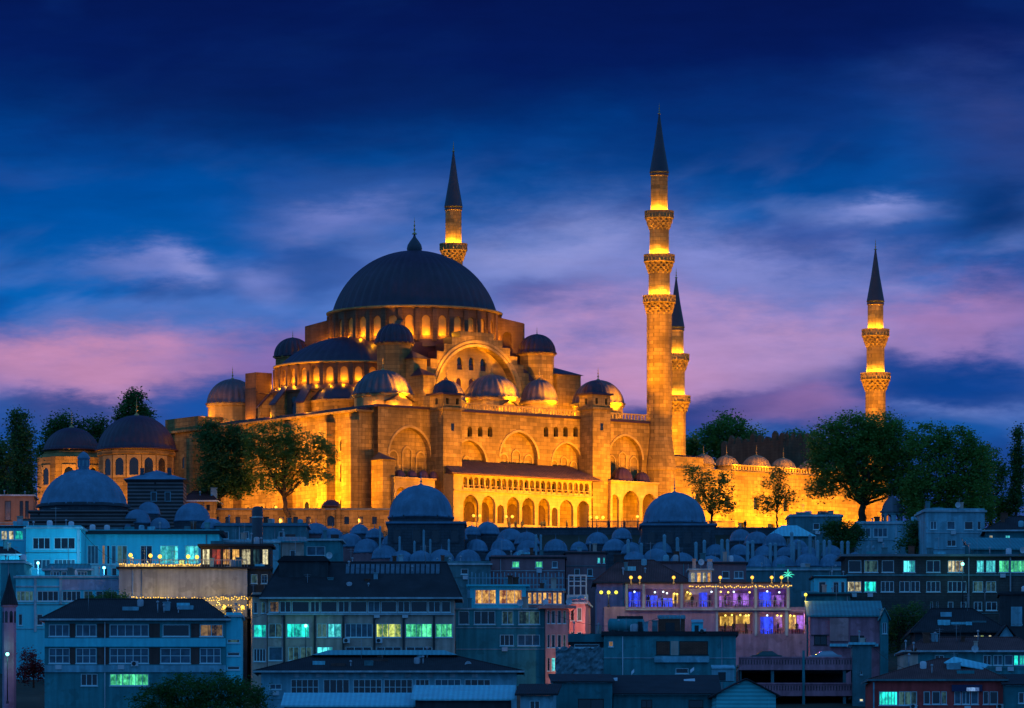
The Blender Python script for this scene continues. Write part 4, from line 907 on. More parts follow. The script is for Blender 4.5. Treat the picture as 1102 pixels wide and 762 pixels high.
def tree(label, px, ybase, Y, blobs, leaf=.42, dens=1.0, m=LEAF, seed=1, trunk_r=.32, lean=0.0, cat='tree', name='tree', spread=.75, limbs=16, group=None, zroot=None):
    """blobs: crown lobes (px, py, half width px, half height px)"""
    rng = random.Random(seed); k = Y / FPX; x = (px - HX) * k; zb = zw(ybase, Y) if zroot is None else zroot
    o = empty(name, (x, Y, zb), 0, label, cat, group)
    B = [Vector(((b[0] - HX) * k - x, rng.uniform(-.6, .6), (HY - b[1]) * k - zb)) for b in blobs]; S = [(b[2] * k, b[3] * k) for b in blobs]
    zmin = min(c.z - s[1] for c, s in zip(B, S)); zmid = sum(c.z for c in B) / len(B); xm = sum(c.x for c in B) / len(B)
    t = MB(); top = Vector((xm * .7 + lean * .3, 0, max(zmid, 1.2))); fork = Vector((lean * .6, 0, max(zmin * .9, .28 * zmid)))
    def limb(p, q, r0, r1, n=5):
        pts = []; 
        for i in range(n + 1):
            s = i / n; v = p.lerp(q, s); 
            if 0 < i < n: v = v + Vector((rng.uniform(-1, 1), rng.uniform(-1, 1), rng.uniform(-.3, .9))) * (q - p).length * .055
            pts.append(v)
        t.tube(pts, [r0 + (r1 - r0) * i / n for i in range(n + 1)], 6); return pts
    root = limb(Vector((0, 0, -.6)), fork, trunk_r * 1.15, trunk_r * .8); up = limb(fork, top, trunk_r * .8, trunk_r * .25)
    tips = []
    for i in range(limbs):
        j = i % len(B); c, s = B[j], S[j]; a = rng.uniform(0, 2 * PI); f = rng.uniform(.35, .95)
        q = c + Vector((math.cos(a) * s[0] * f, math.sin(a) * s[0] * f * .8, rng.uniform(-.5, .85) * s[1]))
        st = up[rng.randrange(0, 4)] if i % 3 else root[-1]; lp = limb(st, q, trunk_r * .38, .03, 6); tips.append(q)
        for w in range(3): e = lp[rng.randrange(2, 6)] + Vector((rng.uniform(-1, 1) * s[0] * .35, rng.uniform(-1, 1) * s[0] * .35, rng.uniform(-.2, .8) * s[1] * .4)); limb(lp[3], e, .06, .015, 3); tips.append(e)
    t.build('trunk', BARK, o)
    vs = []; fs = []
    def leafq(p, sz):
        sz *= .70
        a = rng.uniform(0, 2 * PI); b_ = rng.uniform(-1, 1); u = Vector((math.cos(a), math.sin(a), b_ * .6)).normalized(); w = u.orthogonal().normalized(); w.rotate(Matrix.Rotation(rng.uniform(0, 6.3), 3, u))
        i = len(vs); vs.extend([tuple(p - u * sz * .6), tuple(p + w * sz * .33), tuple(p + u * sz * .6), tuple(p - w * sz * .33)]); fs.append((i, i + 1, i + 2, i + 3))
    for c, s in zip(B, S):
        vol = s[0] * s[0] * s[1]; leaf_ = leaf; ncl = max(8, int(17 * dens * (s[0] * s[1]) ** .9 / (leaf * 2.2)))
        for q in range(ncl):
            while True:
                d = Vector((rng.uniform(-1, 1), rng.uniform(-1, 1), rng.uniform(-1, 1)))
                if .12 < d.length < 1: break
            d = d * (1.0 if rng.random() < .5 else d.length ** -.35 if d.length > .3 else 1)
            cc = c + Vector((d.x * s[0], d.y * s[0] * .85, d.z * s[1])) * rng.uniform(.75, 1.06)
            cr = rng.uniform(.40, 1.05) * leaf * 2.1 * spread
            for _ in range(int(rng.uniform(18, 38))): leafq(cc + Vector((rng.gauss(0, cr), rng.gauss(0, cr), rng.gauss(0, cr * .7))), leaf * rng.uniform(.5, 1.45))
    for q in tips:
        for _ in range(10): leafq(q + Vector((rng.gauss(0, .5), rng.gauss(0, .5), rng.gauss(0, .4))), leaf * rng.uniform(.6, 1.2))
    me = bpy.data.meshes.new('crown'); me.from_pydata(vs, [], fs); me.materials.append(m); co = bpy.data.objects.new('crown', me); COL.objects.link(co); co.parent = o
    return o
tree('thin plane tree with a leaning forked trunk against the brightly lit prayer wall', 312, 567, 846.5, [(283, 475, 22, 24), (305, 466, 22, 16), (335, 478, 24, 18), (350, 492, 15, 14), (312, 498, 30, 20), (275, 500, 20, 20), (340, 512, 18, 12), (296, 520, 18, 12), (300, 482, 26, 16)], .46, .55, LEAF, 3, .42, -1.5, limbs=20)
tree('dense dark green tree standing left of the thin plane tree', 236, 552, 849, [(226, 470, 15, 20), (236, 490, 24, 22), (244, 512, 22, 22), (228, 520, 18, 20), (250, 470, 10, 14), (262, 480, 12, 16), (258, 520, 16, 18)], .5, 1.1, LEAF_DARK, 5, .4)
tree('biggest spreading plane tree, its trunk dark against the glowing courtyard wall', 926, 563, 843, [(890, 475, 22, 22), (915, 463, 26, 20), (945, 460, 28, 20), (965, 478, 24, 26), (900, 505, 26, 20), (935, 495, 30, 22), (885, 525, 18, 14), (955, 520, 22, 18), (972, 505, 20, 30), (976, 535, 16, 20), (925, 525, 20, 14), (880, 496, 12, 14), (912, 484, 26, 18), (940, 478, 24, 18)], .48, .95, LEAF, 11, .62, .8, limbs=26)
tree('broad dark tree right of the biggest plane tree', 1022, 566, 836, [(1000, 480, 24, 26), (1030, 478, 24, 20), (1050, 500, 22, 26), (1010, 515, 30, 28), (1040, 530, 28, 24), (985, 530, 18, 26), (1015, 552, 26, 16), (1045, 552, 26, 16), (990, 552, 20, 14)], .5, 1.0, LEAF, 17, .5)
tree('yellowish topped tree at the right end of the tree row', 1066, 570, 852, [(1062, 494, 14, 18), (1072, 512, 13, 20), (1058, 530, 14, 22), (1070, 552, 22, 16), (1085, 548, 14, 18)], .5, .7, LEAF, 23, .35)
tree('sparse small tree with a wide thin crown right behind the second dark dome', 766, 566, 850, [(752, 518, 17, 14), (776, 522, 15, 14), (764, 538, 24, 14), (744, 508, 9, 10), (785, 545, 9, 9)], .42, .42, LEAF, 31, .2, limbs=18)
tree('slim young tree with a thin straight trunk before the courtyard wall', 836, 565, 850, [(834, 520, 13, 12), (845, 534, 15, 12), (824, 540, 14, 11), (838, 510, 8, 8)], .4, .45, LEAF, 37, .15, limbs=16)
tree('rounded dark tree rising behind the courtyard domes', 786, 520, 985, [(785, 462, 24, 18), (765, 472, 16, 16), (808, 475, 15, 15), (786, 485, 30, 16)], .6, .95, LEAF, 41, .5, zroot=54)
tree('low dark tree behind the ruined looking portal', 866, 520, 985, [(858, 474, 14, 11), (874, 476, 16, 12), (880, 490, 18, 14)], .6, .8, LEAF, 43, .4, zroot=54)
tree('dark tree half hidden right behind the paired minarets', 742, 520, 990, [(742, 478, 10, 12), (748, 490, 12, 12)], .6, .8, LEAF, 47, .3, zroot=54)
tree('dark columnar evergreen at the left edge of the view', 20, 556, 850, [(20, 455, 10, 18), (22, 475, 14, 18), (24, 500, 17, 22), (22, 525, 17, 20)], .5, 1.2, LEAF_DARK, 53, .35)
tree('dark bushy evergreen cut off by the left edge', 2, 556, 846, [(2, 490, 12, 18), (0, 515, 14, 22), (4, 535, 12, 14)], .5, 1.1, LEAF_DARK, 59, .35)
tree('dark pine behind the smaller tomb dome', 62, 520, 950, [(66, 456, 13, 12), (56, 470, 12, 14), (72, 472, 14, 14), (48, 486, 10, 12)], .55, 1.1, LEAF_DARK, 61, .35, zroot=55)
tree('small twin topped pine between the two tomb domes', 101, 520, 950, [(97, 462, 8, 12), (108, 460, 7, 13), (84, 458, 4, 5), (102, 478, 12, 12)], .5, 1.1, LEAF_DARK, 67, .3, zroot=55)
tree('tall round headed pine standing up behind the large tomb dome', 143, 520, 950, [(145, 428, 11, 11), (138, 442, 11, 12), (152, 444, 9, 10), (160, 450, 6, 7), (131, 452, 6, 8)], .5, 1.2, LEAF_DARK, 71, .35, zroot=55)
tree('thin twiggy tree beside the far corner of the mosque', 187, 520, 930, [(187, 474, 8, 12), (189, 490, 8, 14)], .5, .6, LEAF_DARK, 73, .2, zroot=55)
tree('slender cypress at the right edge of the view', 1094, 560, 850, [(1096, 470, 4, 12), (1095, 490, 6, 16), (1094, 512, 8, 18), (1093, 535, 9, 16)], .42, 1.6, LEAF_DARK, 79, .25, name='cypress')
tree('dark round bush at the end of the college domes', 906, 592, 812, [(898, 570, 14, 12), (916, 574, 14, 13), (906, 585, 18, 10)], .4, 1.3, LEAF_BUSH, 83, .2, cat='bush', name='bush')
tree('blurred big green crown filling the bottom left foreground', 212, 800, 600, [(168, 755, 28, 20), (200, 744, 32, 20), (235, 742, 32, 18), (264, 750, 26, 20), (150, 778, 24, 18), (220, 775, 60, 24), (285, 774, 16, 16)], .3, 1.2, LEAF_BUSH, 89, .3)
tree('reddish lit shrub beside the corner turret at the left', 36, 735, 655, [(32, 712, 10, 14), (44, 722, 11, 12), (28, 726, 12, 10)], .3, .8, leafmat('red_leaves', (.10, .02, .03), (.22, .05, .06)), 97, .12, cat='bush', name='bush')  # red light on the foliage put into the leaf colour
tree('dark leafy tree between the parking deck block and the long stone building', 968, 700, 712, [(965, 668, 14, 16), (985, 664, 16, 14), (955, 690, 16, 14), (1000, 676, 14, 12)], .35, 1.0, LEAF_DARK, 101, .25)
tree('low dark tree in front of the white house at right', 985, 600, 800, [(985, 570, 12, 14), (978, 586, 14, 12), (996, 588, 12, 12)], .4, 1.0, LEAF_DARK, 103, .2)
tree('dark hedge like bush on the roof terrace left of the string lights', 122, 665, 694, [(103, 646, 9, 5), (118, 643, 9, 5), (132, 645, 10, 5), (120, 650, 20, 6)], .3, 1.3, LEAF_DARK, 107, .08, cat='bush', name='bush')
# ================================================================== town houses
def wallm(name, c, var=.28): return mat(name, c, .9, var, .35, streak=.75, patch=.55)
W_BLUE = mat('blue_white_render', (.10, .80, .90), .85, .08, .35, streak=.4, patch=.18); W_PALE = wallm('pale_blue_render', (.26, .60, .68)); W_TEAL = wallm('teal_grey_render', (.06, .36, .38)); W_DEEP = wallm('dark_teal_render', (.035, .26, .28))
W_PINK = wallm('dusty_pink_render', (.80, .30, .36)); W_ROSE = wallm('salmon_render', (.85, .38, .36)); W_RED = wallm('red_render', (.82, .10, .09)); W_TAN = wallm('tan_concrete', (.68, .52, .42)); W_MAUVE = wallm('mauve_render', (.50, .37, .50)); W_GREY = wallm('grey_concrete', (.12, .30, .32))
W_BROWN = wallm('brown_brick', (0.146, 0.085, 0.073)); W_BRICK = mat('red_brick', (.22, .09, .06), .9, .25, .8, brick=(.5, .16, .02, .8, .5)); W_DARK = wallm('soot_render', (0.061, 0.073, 0.079))
R_TILE = mat('dark_roof_tiles', (.035, .034, .038), .8, .35, .6, tiles=('X', 1.3, .6), bump=.4); R_RED = mat('old_red_tiles', (.16, .065, .06), .85, .35, .5, tiles=('X', 1.3, .6), bump=.4); R_METAL = mat('white_sheet_metal', (.20, .76, .86), .45, .12, .4, streak=.25, spec=.5, tiles=('X', .55, .25)); R_TEAL = mat('teal_sheet_metal', (.06, .34, .36), .5, .2, .4, streak=.3, tiles=('X', .6, .4)); R_DARK = mat('tar_roof', (.03, .033, .038), .8, .3, .6)
FR_W = mat('white_window_frame', (.60, .86, .88), .5, .1, 2.); FR_D = mat('brown_window_frame', (.05, .04, .035), .6, .2, 2.)
TRIM = wallm('pale_trim', (0.512, 0.671, 0.708)); STEEL = mat('galvanised_steel', (.35, .38, .40), .45, .2, 1.5, metal=.4); PVC = mat('white_plastic', (.6, .66, .68), .5, .1, 2.)
PANE = {'dark': GLASS, 'curtain': mat('curtained_glass', (.06, .14, .19), .35, .5, 1.2, spec=.5),
        'teal': emis('teal_lit_room', (.02, .95, .72), 1.23, .8, 1.1, (.0, .12, .12), (1.6, 1, .5)), 'cyan': emis('cyan_lit_room', (.10, .85, .85), 1.16, .7, 1.2, (.01, .18, .20), (1.6, 1, .4)),
        'green': emis('green_lit_room', (.10, .85, .36), 1.16, .8, 1.3, (.01, .14, .06), (1.8, 1, .5)), 'lime': emis('lime_lit_room', (.62, .72, .14), 1.16, .8, 1.5, (.05, .14, .04), (2, 1, .5)),
        'amber': emis('amber_lit_room', (1.0, .50, .10), 1.1, .8, 1.5, (.14, .03, .01), (2, 1, .9)), 'cream': emis('cream_lit_room', (.75, .66, .36), 1.09, .8, 1.7, (.08, .06, .03), (2, 1, .6)),
        'dim': emis('faintly_lit_room', (.05, .13, .12), .6, .8, 1.5, (.003, .010, .012), (2, 1, .6)), 'dim2': emis('faint_warm_room', (.30, .17, .06), .6, .8, 1.5, (.012, .006, .003), (2, 1, .6)), 'red': emis('red_lit_room', (.55, .06, .02), .8, .8, 1.4, (.06, .01, .01))}
class Bld:
    def __init__(s, label, p0, p1, ytop, Y, depth, wall, cat='house', name='town_house', zb=None, rz=0.0, short=None):
        s.k = Y / FPX; s.Y = Y; s.pc = (p0 + p1) / 2; s.x = (s.pc - HX) * s.k; s.zb = (ground(s.x, Y) - 2.0) if zb is None else zb
        if zb is None and not rz and abs(p1 - p0) * s.k < 11.5: rz = random.Random(int(p0 * 3 + Y)).uniform(-.085, .085)
        s.o = empty(name, (s.x, Y, s.zb), rz, label, cat); s.w0, s.w1 = (p0 - s.pc) * s.k, (p1 - s.pc) * s.k; s.zt = s.Z(ytop); s.d = depth; s.wall = wall; s.wins = []; s.label = label; s.short = short or label
    def S(s, px): return (px - s.pc) * s.k
    def Z(s, py): return (HY - py) * s.k - s.zb
    def win(s, p0, p1, y0, y1, kind='dark', cols=2, rows=1, fr=FR_W, name='window'):
        s.wins.append((s.S(p0), s.S(p1), s.Z(y1), s.Z(y0), kind, cols, rows, fr, name)); return s
    def row(s, y0, y1, spec, **kw):
        for q in spec: s.win(q[0], q[1], y0, y1, *(q[2:] or ('dark',)), **kw)
        return s
    def band(s, p0, p1, y0, y1, proud, m, name='band', back=.04):
        b = MB(); b.box(s.S(p0), s.S(p1), -proud, back, s.Z(y1), s.Z(y0)); return b.build(name, m, s.o)
    def finish(s):
        T = lambda a, t, d: (a, d, t); b = MB(); dp = .22
        hs = [rect(w[0], w[1], w[2], w[3]) for w in s.wins]
        b.panel(rect(s.w0, s.w1, -1, s.zt), hs, T, dp)
        b.add([(s.w0, 0, -1), (s.w0, s.d, -1), (s.w0, s.d, s.zt), (s.w0, 0, s.zt)], [(0, 1, 2, 3)]); b.add([(s.w1, 0, -1), (s.w1, s.d, -1), (s.w1, s.d, s.zt), (s.w1, 0, s.zt)], [(0, 1, 2, 3)])
        b.add([(s.w0, s.d, -1), (s.w1, s.d, -1), (s.w1, s.d, s.zt), (s.w0, s.d, s.zt)], [(0, 1, 2, 3)]); b.add([(s.w0, .3, s.zt - .03), (s.w1, .3, s.zt - .03), (s.w1, s.d, s.zt - .03), (s.w0, s.d, s.zt - .03)], [(0, 1, 2, 3)])
        b.build('wall', s.wall, s.o)
        rg = random.Random(int(s.pc * 13 + s.Y))
        zs = sorted({round(w[2], 1) for w in s.wins}, reverse=True); w_ = s.w1 - s.w0
        if w_ > 4 and s.wall not in (W_MAUVE, W_TAN) and s.label[:9] != 'long blue':
            for z in zs[:3]:
                lz = z - .38
                if any(q[2] - .15 < lz < q[3] + .15 for q in s.wins): continue
                if rg.random() < .7: q = MB(); q.box(s.w0 - .03, s.w1 + .03, -.09, -.004, lz - .09, lz); q.build('ledge', rg.choice([TRIM, W_GREY, W_PALE]), s.o)
            for i in range(int(w_ / 5)):
                x = s.w0 + w_ * rg.uniform(.05, .95)
                if any(q[0] - .3 < x < q[1] + .3 for q in s.wins): continue
                q = MB(); q.box(x - .16, x + .16, -.07, -.003, 0, s.zt - .15); q.build('pilaster', s.wall, s.o)
        for (a, c, z0, z1, kind, cols, rows, fr, nm) in s.wins:
            f = MB(); kind = kind if kind != 'dark' or rg.random() > .12 else rg.choice(['curtain', 'dim', 'curtain', 'dim2']); t = min(.09, (c - a) * .12); y0, y1 = .05, .16  # some dark windows glow faintly at random, added as scattered town lights
            f.box(a, c, y0, y1, z0, z0 + t); f.box(a, c, y0, y1, z1 - t, z1); f.box(a, a + t, y0, y1, z0 + t, z1 - t); f.box(c - t, c, y0, y1, z0 + t, z1 - t)
            for i in range(1, cols): x = a + (c - a) * i / cols; f.box(x - t * .45, x + t * .45, y0 + .01, y1 - .01, z0 + t, z1 - t)
            for i in range(1, rows + 1):
                if rows > 1 and i < rows: z = z0 + (z1 - z0) * i / rows; f.box(a + t, c - t, y0 + .02, y1 - .02, z - t * .4, z + t * .4)
            f.box(a - .08, c + .08, -.1, .03, z0 - .1, z0 - .003)                    # sill
            o = f.build(nm, fr, s.o); g = MB(); g.add([(a, .14, z0), (c, .14, z0), (c, .14, z1), (a, .14, z1)], [(0, 1, 2, 3)]); g.build('pane', PANE[kind], o)
        return s
    def flat(s, h=.5, m=None, over=.25, slab=.25):
        b = MB(); b.box(s.w0 - over, s.w1 + over, -over, s.d + over, s.zt, s.zt + slab); o = b.build('roof', m or R_DARK, s.o)
        if h:
            q = MB(); z = s.zt + slab; w0, w1, d = s.w0, s.w1, s.d
            q.box(w0, w1, 0, .2, z, z + h); q.box(w0, w1, d - .2, d, z, z + h); q.box(w0, w0 + .2, .2, d - .2, z, z + h); q.box(w1 - .2, w1, .2, d - .2, z, z + h); q.build('parapet', s.wall, o)
        s.ro = o; s.clutter(s.zt + slab, .12, .88); return s
    def hip(s, yr, m=R_TILE, r0=None, r1=None, over=.55, fascia=TRIM):
        zr = (HY - yr) * (s.Y + s.d / 2) / FPX - s.zb; e = over; w0, w1, d, z = s.w0 - e, s.w1 + e, s.d + e, s.zt
        a = s.S(r0) if r0 is not None else w0 + d / 2; c = s.S(r1) if r1 is not None else w1 - d / 2
        if c < a: a = c = (w0 + w1) / 2
        b = MB(); b.add([(w0, -e, z + .2), (w1, -e, z + .2), (w1, d, z + .2), (w0, d, z + .2), (a, s.d / 2, zr), (c, s.d / 2, zr)], [(0, 1, 5, 4), (1, 2, 5), (2, 3, 4, 5), (3, 0, 4), (0, 3, 2, 1)]); o = b.build('roof', m, s.o)
        f = MB(); f.box(w0 - .04, w1 + .04, -e - .06, -e + .02, z, z + .23); f.box(w0 - .06, w0 + .02, -e + .02, d, z, z + .23); f.box(w1 - .02, w1 + .06, -e + .02, d, z, z + .23); f.build('gutter', fascia, o)
        rd = MB(); rd.tube([(a, s.d / 2, zr), (c + .01, s.d / 2, zr)], .12, 6)
        for p, q in (((w0, -e, z + .2), (a, s.d / 2, zr)), ((w1, -e, z + .2), (c, s.d / 2, zr))): rd.tube([p, q], .09, 5)
        rd.build('ridge_tiles', m, o); s.ro = o; s.zr = zr; s.clutter(s.zt + .2, .2, .8, (zr - s.zt - .2) / (s.d / 2 + e)); return s
    def shed(s, yb, m, over=.4, th=.18, p0=None, p1=None):
        zr = (HY - yb) * (s.Y + s.d) / FPX - s.zb; e = over; a = (s.S(p0) if p0 else s.w0) - e; c = (s.S(p1) if p1 else s.w1) + e; b = MB()
        b.add([(x, y, z) for x in (a, c) for (y, z) in ((-e, s.zt + .02), (-e, s.zt + th), (s.d + e, zr + th), (s.d + e, zr))], [(0, 1, 2, 3), (7, 6, 5, 4), (1, 5, 6, 2), (0, 4, 5, 1), (3, 2, 6, 7), (0, 3, 7, 4)])
        g = MB(); g.prism([(0, s.zt), (s.d, s.zt), (s.d, zr)], s.w0, s.w0 + .1, 0, lambda u, z, x: (x, u, z)); g.prism([(0, s.zt), (s.d, s.zt), (s.d, zr)], s.w1 - .1, s.w1, 0, lambda u, z, x: (x, u, z)); g.build('gable_wall', s.wall, s.o)
        s.ro = b.build('roof', m, s.o); return s
    def gable(s, yr, m, over=.4):
        # ridge runs away from the viewer
        zr = s.Z(yr); e = over; b = MB(); w0, w1, z, d = s.w0 - e, s.w1 + e, s.zt - .05, s.d
        b.add([(w0, -e, z), (0, -e, zr + .15), (w1, -e, z), (w0, d, z), (0, d, zr + .15), (w1, d, z), (w0, -e, z - .16), (0, -e, zr), (w1, -e, z - .16), (w0, d, z - .16), (0, d, zr), (w1, d, z - .16)], [(0, 1, 4, 3), (1, 2, 5, 4), (6, 9, 10, 7), (7, 10, 11, 8), (0, 6, 7, 1), (1, 7, 8, 2), (0, 3, 9, 6), (2, 8, 11, 5)])
        s.ro = b.build('roof', m, s.o); g = MB(); g.prism([(s.w0, s.zt), (s.w1, s.zt), (0, zr - .05)], .0, .2); g.build('gable_wall', s.wall, s.o); return s
    def clutter(s, z, a, c, slope=0.0):
        rg = random.Random(int(s.pc * 7 + s.Y)); w = s.w1 - s.w0; rel = 1 if w > 3 else .6
        for i in range(max(3, int(w / 1.7))):
            x = s.w0 + w * rg.uniform(.06, .94); y = s.d * rg.uniform(.08, .45); zz_ = z + slope * y - .05; k = rg.random()
            if slope and not (a < (x - s.w0) / w < c): continue
            b = MB()
            if k < .3: h = rg.uniform(.7, 1.5) * rel; r_ = rg.uniform(.22, .42); b.box(x - r_, x + r_, y - r_, y + r_, zz_ - .3, zz_ + h); b.box(x - r_ - .07, x + r_ + .07, y - r_ - .07, y + r_ + .07, zz_ + h, zz_ + h + .12); b.build('chimney', rg.choice([W_BRICK, W_GREY, W_TAN, PALEREND]), s.ro)
            elif k < .55: h = rg.uniform(.6, 1.6); b.tube([(x, y, zz_ - .2), (x, y, zz_ + h)], .07, 6); b.lathe([(.16, zz_ + h - .05), (.16, zz_ + h + .12), (.02, zz_ + h + .2)], 8, (x, y)); b.build('vent_pipe', STEEL, s.ro)
            elif k < .7: b.lathe([(.36, zz_ - .2), (.40, zz_ + .1), (.40, zz_ + .85), (.3, zz_ + 1.0), (.02, zz_ + 1.05)], 12, (x, y)); b.build('roof_tank', rg.choice([PVC, W_PALE, STEEL]), s.ro)
            elif k < .85: h = rg.uniform(1.4, 3.0); b.tube([(x, y, zz_ - .2), (x, y, zz_ + h)], .03, 4); b.tube([(x - .5, y, zz_ + h * .92), (x + .5, y, zz_ + h * .92)], .02, 4); b.tube([(x - .3, y, zz_ + h * .8), (x + .3, y, zz_ + h * .8)], .02, 4); b.build('roof_aerial', STEEL, s.ro)
            else: r_ = rg.uniform(.5, 1.1); b.box(x - r_, x + r_, y - .4, y + .4, zz_ - .3, zz_ + rg.uniform(.4, .9)); b.build('roof_box', rg.choice([W_GREY, W_TEAL, R_METAL, W_BROWN, W_PALE]), s.ro)
        for i in range(1 + int(w / 9)):
            x = s.w0 + w * rg.uniform(.02, .98); hit = any(q[0] - .2 < x < q[1] + .2 for q in s.wins)
            if not hit: b = MB(); b.tube([(x, -.09, 0), (x, -.09, s.zt - .1)], .06, 6); b.build('drain_pipe', rg.choice([STEEL, W_GREY, PVC]), s.o)
        ws = [q for q in s.wins if q[1] - q[0] > .8]
        for q in rg.sample(ws, min(len(ws), int(w / 8))):
            b = MB(); x = q[0] + rg.uniform(.1, .5) * (q[1] - q[0]); b.box(x, x + .75, -.34, -.11, q[2] - .72, q[2] - .2); b.build('cooling_unit', PVC, s.o)
    def chim(s, px, ytop, yf=.5, w=.6, m=None):
        x = s.S(px); y = s.d * yf; zt = (HY - ytop) * (s.Y + y) / FPX - s.zb; b = MB(); b.box(x - w / 2, x + w / 2, y - w / 2, y + w / 2, s.zt - .2, zt); b.box(x - w / 2 - .08, x + w / 2 + .08, y - w / 2 - .08, y + w / 2 + .08, zt, zt + .14); b.build('chimney', m or W_BRICK, s.ro); return s

# 1 front left office
B = Bld('long blue office block with two window bands and a green lit room', 48, 243, 668, 640, 12, W_TEAL, 'office')
B.row(672, 685, [(52.5, 74.6, 'curtain', 3), (81.6, 103.8, 'curtain', 3), (118, 160, 'curtain', 5), (175, 204, 'dark', 1), (215, 240, 'dark', 2)])
B.row(697.5, 714, [(52.5, 75, 'curtain', 3, 2), (81.6, 103.8, 'curtain', 3, 2), (118, 160, 'curtain', 5, 2), (172.6, 205, 'curtain', 3, 2), (215, 237.6, 'curtain', 3, 2)])
B.row(725, 738, [(118, 160, 'green', 6), (87, 105, 'dark', 3)]); B.finish()
for (a, c) in ((75, 81), (104.6, 117.4), (160.6, 172), (205.5, 214.6)):
    B.band(a, c, 671, 686, .05, W_BROWN, 'brick_panel'); B.band(a, c, 697, 715, .05, W_BROWN, 'brick_panel')
B.band(48, 243, 687, 696, .22, W_BLUE, 'spandrel'); B.band(48, 243, 716, 723.5, .22, W_PALE, 'spandrel'); B.hip(645, R_TILE, 80, 215)
B = Bld('narrow blue stair pier with dark slots at the end of the long office block', 243.4, 259.5, 664, 640.5, 9, W_BLUE, 'stair block', 'stair_block')
B.row(688, 692, [(244.6, 258, 'dark', 1)]); B.row(702, 706, [(244.6, 258, 'dark', 1)]); B.row(717, 721, [(244.6, 258, 'dark', 1)]); B.finish(); B.flat(.3, TRIM)
# 2 tan office with lit floor
B = Bld('tan office with a long dark roof and a floor of green and lime lit rooms', 288, 489, 645, 690, 12, W_TAN, 'office')
B.row(647, 659, [(290, 300.5, 'dark', 1), (301, 313, 'dark', 2), (314, 333, 'dark', 1), (334, 344, 'dark', 2), (345, 363, 'dark', 1), (364, 376, 'dark', 2), (377, 395, 'dark', 1), (396, 409, 'dark', 2), (410, 427, 'dark', 1), (428, 441, 'dark', 2), (442, 460, 'dark', 1), (461, 474, 'dark', 2), (475, 485, 'dark', 1)])
B.row(671, 686, [(289, 304, 'dim', 2), (308.5, 333, 'teal', 3), (341, 352, 'dim', 2), (353, 367.5, 'cyan', 2), (371.5, 401, 'curtain', 5), (404.5, 432, 'lime', 4), (436.5, 465, 'green', 5), (468.5, 487, 'green', 3)], rows=1)
B.row(696, 711, [(289, 304, 'curtain', 1), (310, 322, 'dim', 2), (323, 336, 'dim', 2), (341, 358, 'cyan', 3), (372, 400, 'dark', 3), (405, 432, 'dark', 3), (437, 465, 'dark', 3)]); B.finish()
for p in (306, 338.7, 369.5, 402.8, 434.5, 467): B.band(p - 1.1, p + 1.1, 662, 716, .3, W_DARK, 'column')
B.band(287.5, 489, 660.3, 662, .35, TRIM, 'ledge'); B.hip(605, R_DARK, 300, 480, 1.0)
sk = MB(); x0, x1 = B.S(371), B.S(474); e = 1.0; z0 = B.zt + .2
slope = (B.zr - z0) / (B.d / 2 + e)
for i in range(19):
    a = x0 + (x1 - x0) * i / 19; c = a + (x1 - x0) / 19 * .72; y0, y1 = 3.6, 5.4
    sk.add([(q, y, z0 + slope * (y + e) + dz) for dz in (.03, .14) for y in (y0, y1) for q in (a, c)], [(0, 2, 3, 1), (4, 5, 7, 6), (0, 1, 5, 4), (2, 6, 7, 3), (0, 4, 6, 2), (1, 3, 7, 5)])
sk.build('skylight_strip', mat('dull_skylight', (.10, .17, .20), .3, .3, 1.0), B.ro)
dm = MB(); dm.box(B.S(299), B.S(352), 3.0, 8.0, z0 + .6, (HY - 604) * (B.Y + 3) / FPX - B.zb); dm.build('roof_shed', W_DARK, B.ro)
dm = MB(); zz_ = (HY - 604) * (B.Y + 3) / FPX - B.zb; dm.prism([(B.S(297), zz_), (B.S(354), zz_), (B.S(348), zz_ + .7), (B.S(304), zz_ + .7)], 2.7, 8.3); dm.build('shed_roof', R_DARK, B.ro)
B = Bld('narrow tan wing with a teal lit window left of the tan office', 271.5, 287.3, 642, 690.3, 10, W_TAN, 'house')
B.row(648, 660, [(273, 277, 'dark', 1), (281, 286, 'dim', 1)]); B.row(672, 686, [(273, 286.5, 'teal', 3)]); B.row(698, 712, [(273, 286, 'dark', 4)]); B.finish(); B.flat(.3)
# 3 long low house and white roofs in front
B = Bld('long low blue house with white framed windows and a white strip along its ridge', 281, 556, 724, 648, 11, W_PALE, 'house')
B.row(731, 748, [(313, 343, 'dark', 5, 2), (348, 376, 'dark', 4, 1), (380, 411, 'dark', 5, 2), (413, 444, 'dark', 5, 2), (447, 462, 'dark', 3, 2), (468, 496, 'dark', 4, 2), (500, 528, 'dark', 4, 2)]); B.row(736, 742, [(290, 303, 'curtain', 2)]); B.finish(); B.hip(705, R_TILE, 338, 486, .9)
t = MB(); t.prism([(B.S(334), B.zr - .02), (B.S(492), B.zr - .02), (B.S(478), B.zr + .55), (B.S(352), B.zr + .55)], B.d / 2 - 1.2, B.d / 2 + 1.2); t.build('ridge_cap', R_METAL, B.ro)
for i in range(9): B.band(316 + i * 24, 322 + i * 24, 725, 729, .12, TRIM, 'vent_block')
B = Bld('white sheet metal shed roof at the bottom centre left', 306, 446, 761, 606, 8, W_PALE, 'shed', 'shed'); B.finish(); B.shed(747, R_METAL, .4, .18)
B = Bld('bigger white sheet metal roof over a dark front at the bottom centre', 447, 549, 754, 604, 9, W_DARK, 'shed', 'shed'); B.finish(); B.shed(739, R_METAL, .5, .2)
B = Bld('small blue gable wall house with a dark sloping roof beside the bigger metal roof', 560, 595, 749, 602, 8, W_PALE, 'house'); B.row(754, 766, [(570, 581, 'dark', 2)]); B.finish(); B.shed(738, R_TILE, .6, .25)
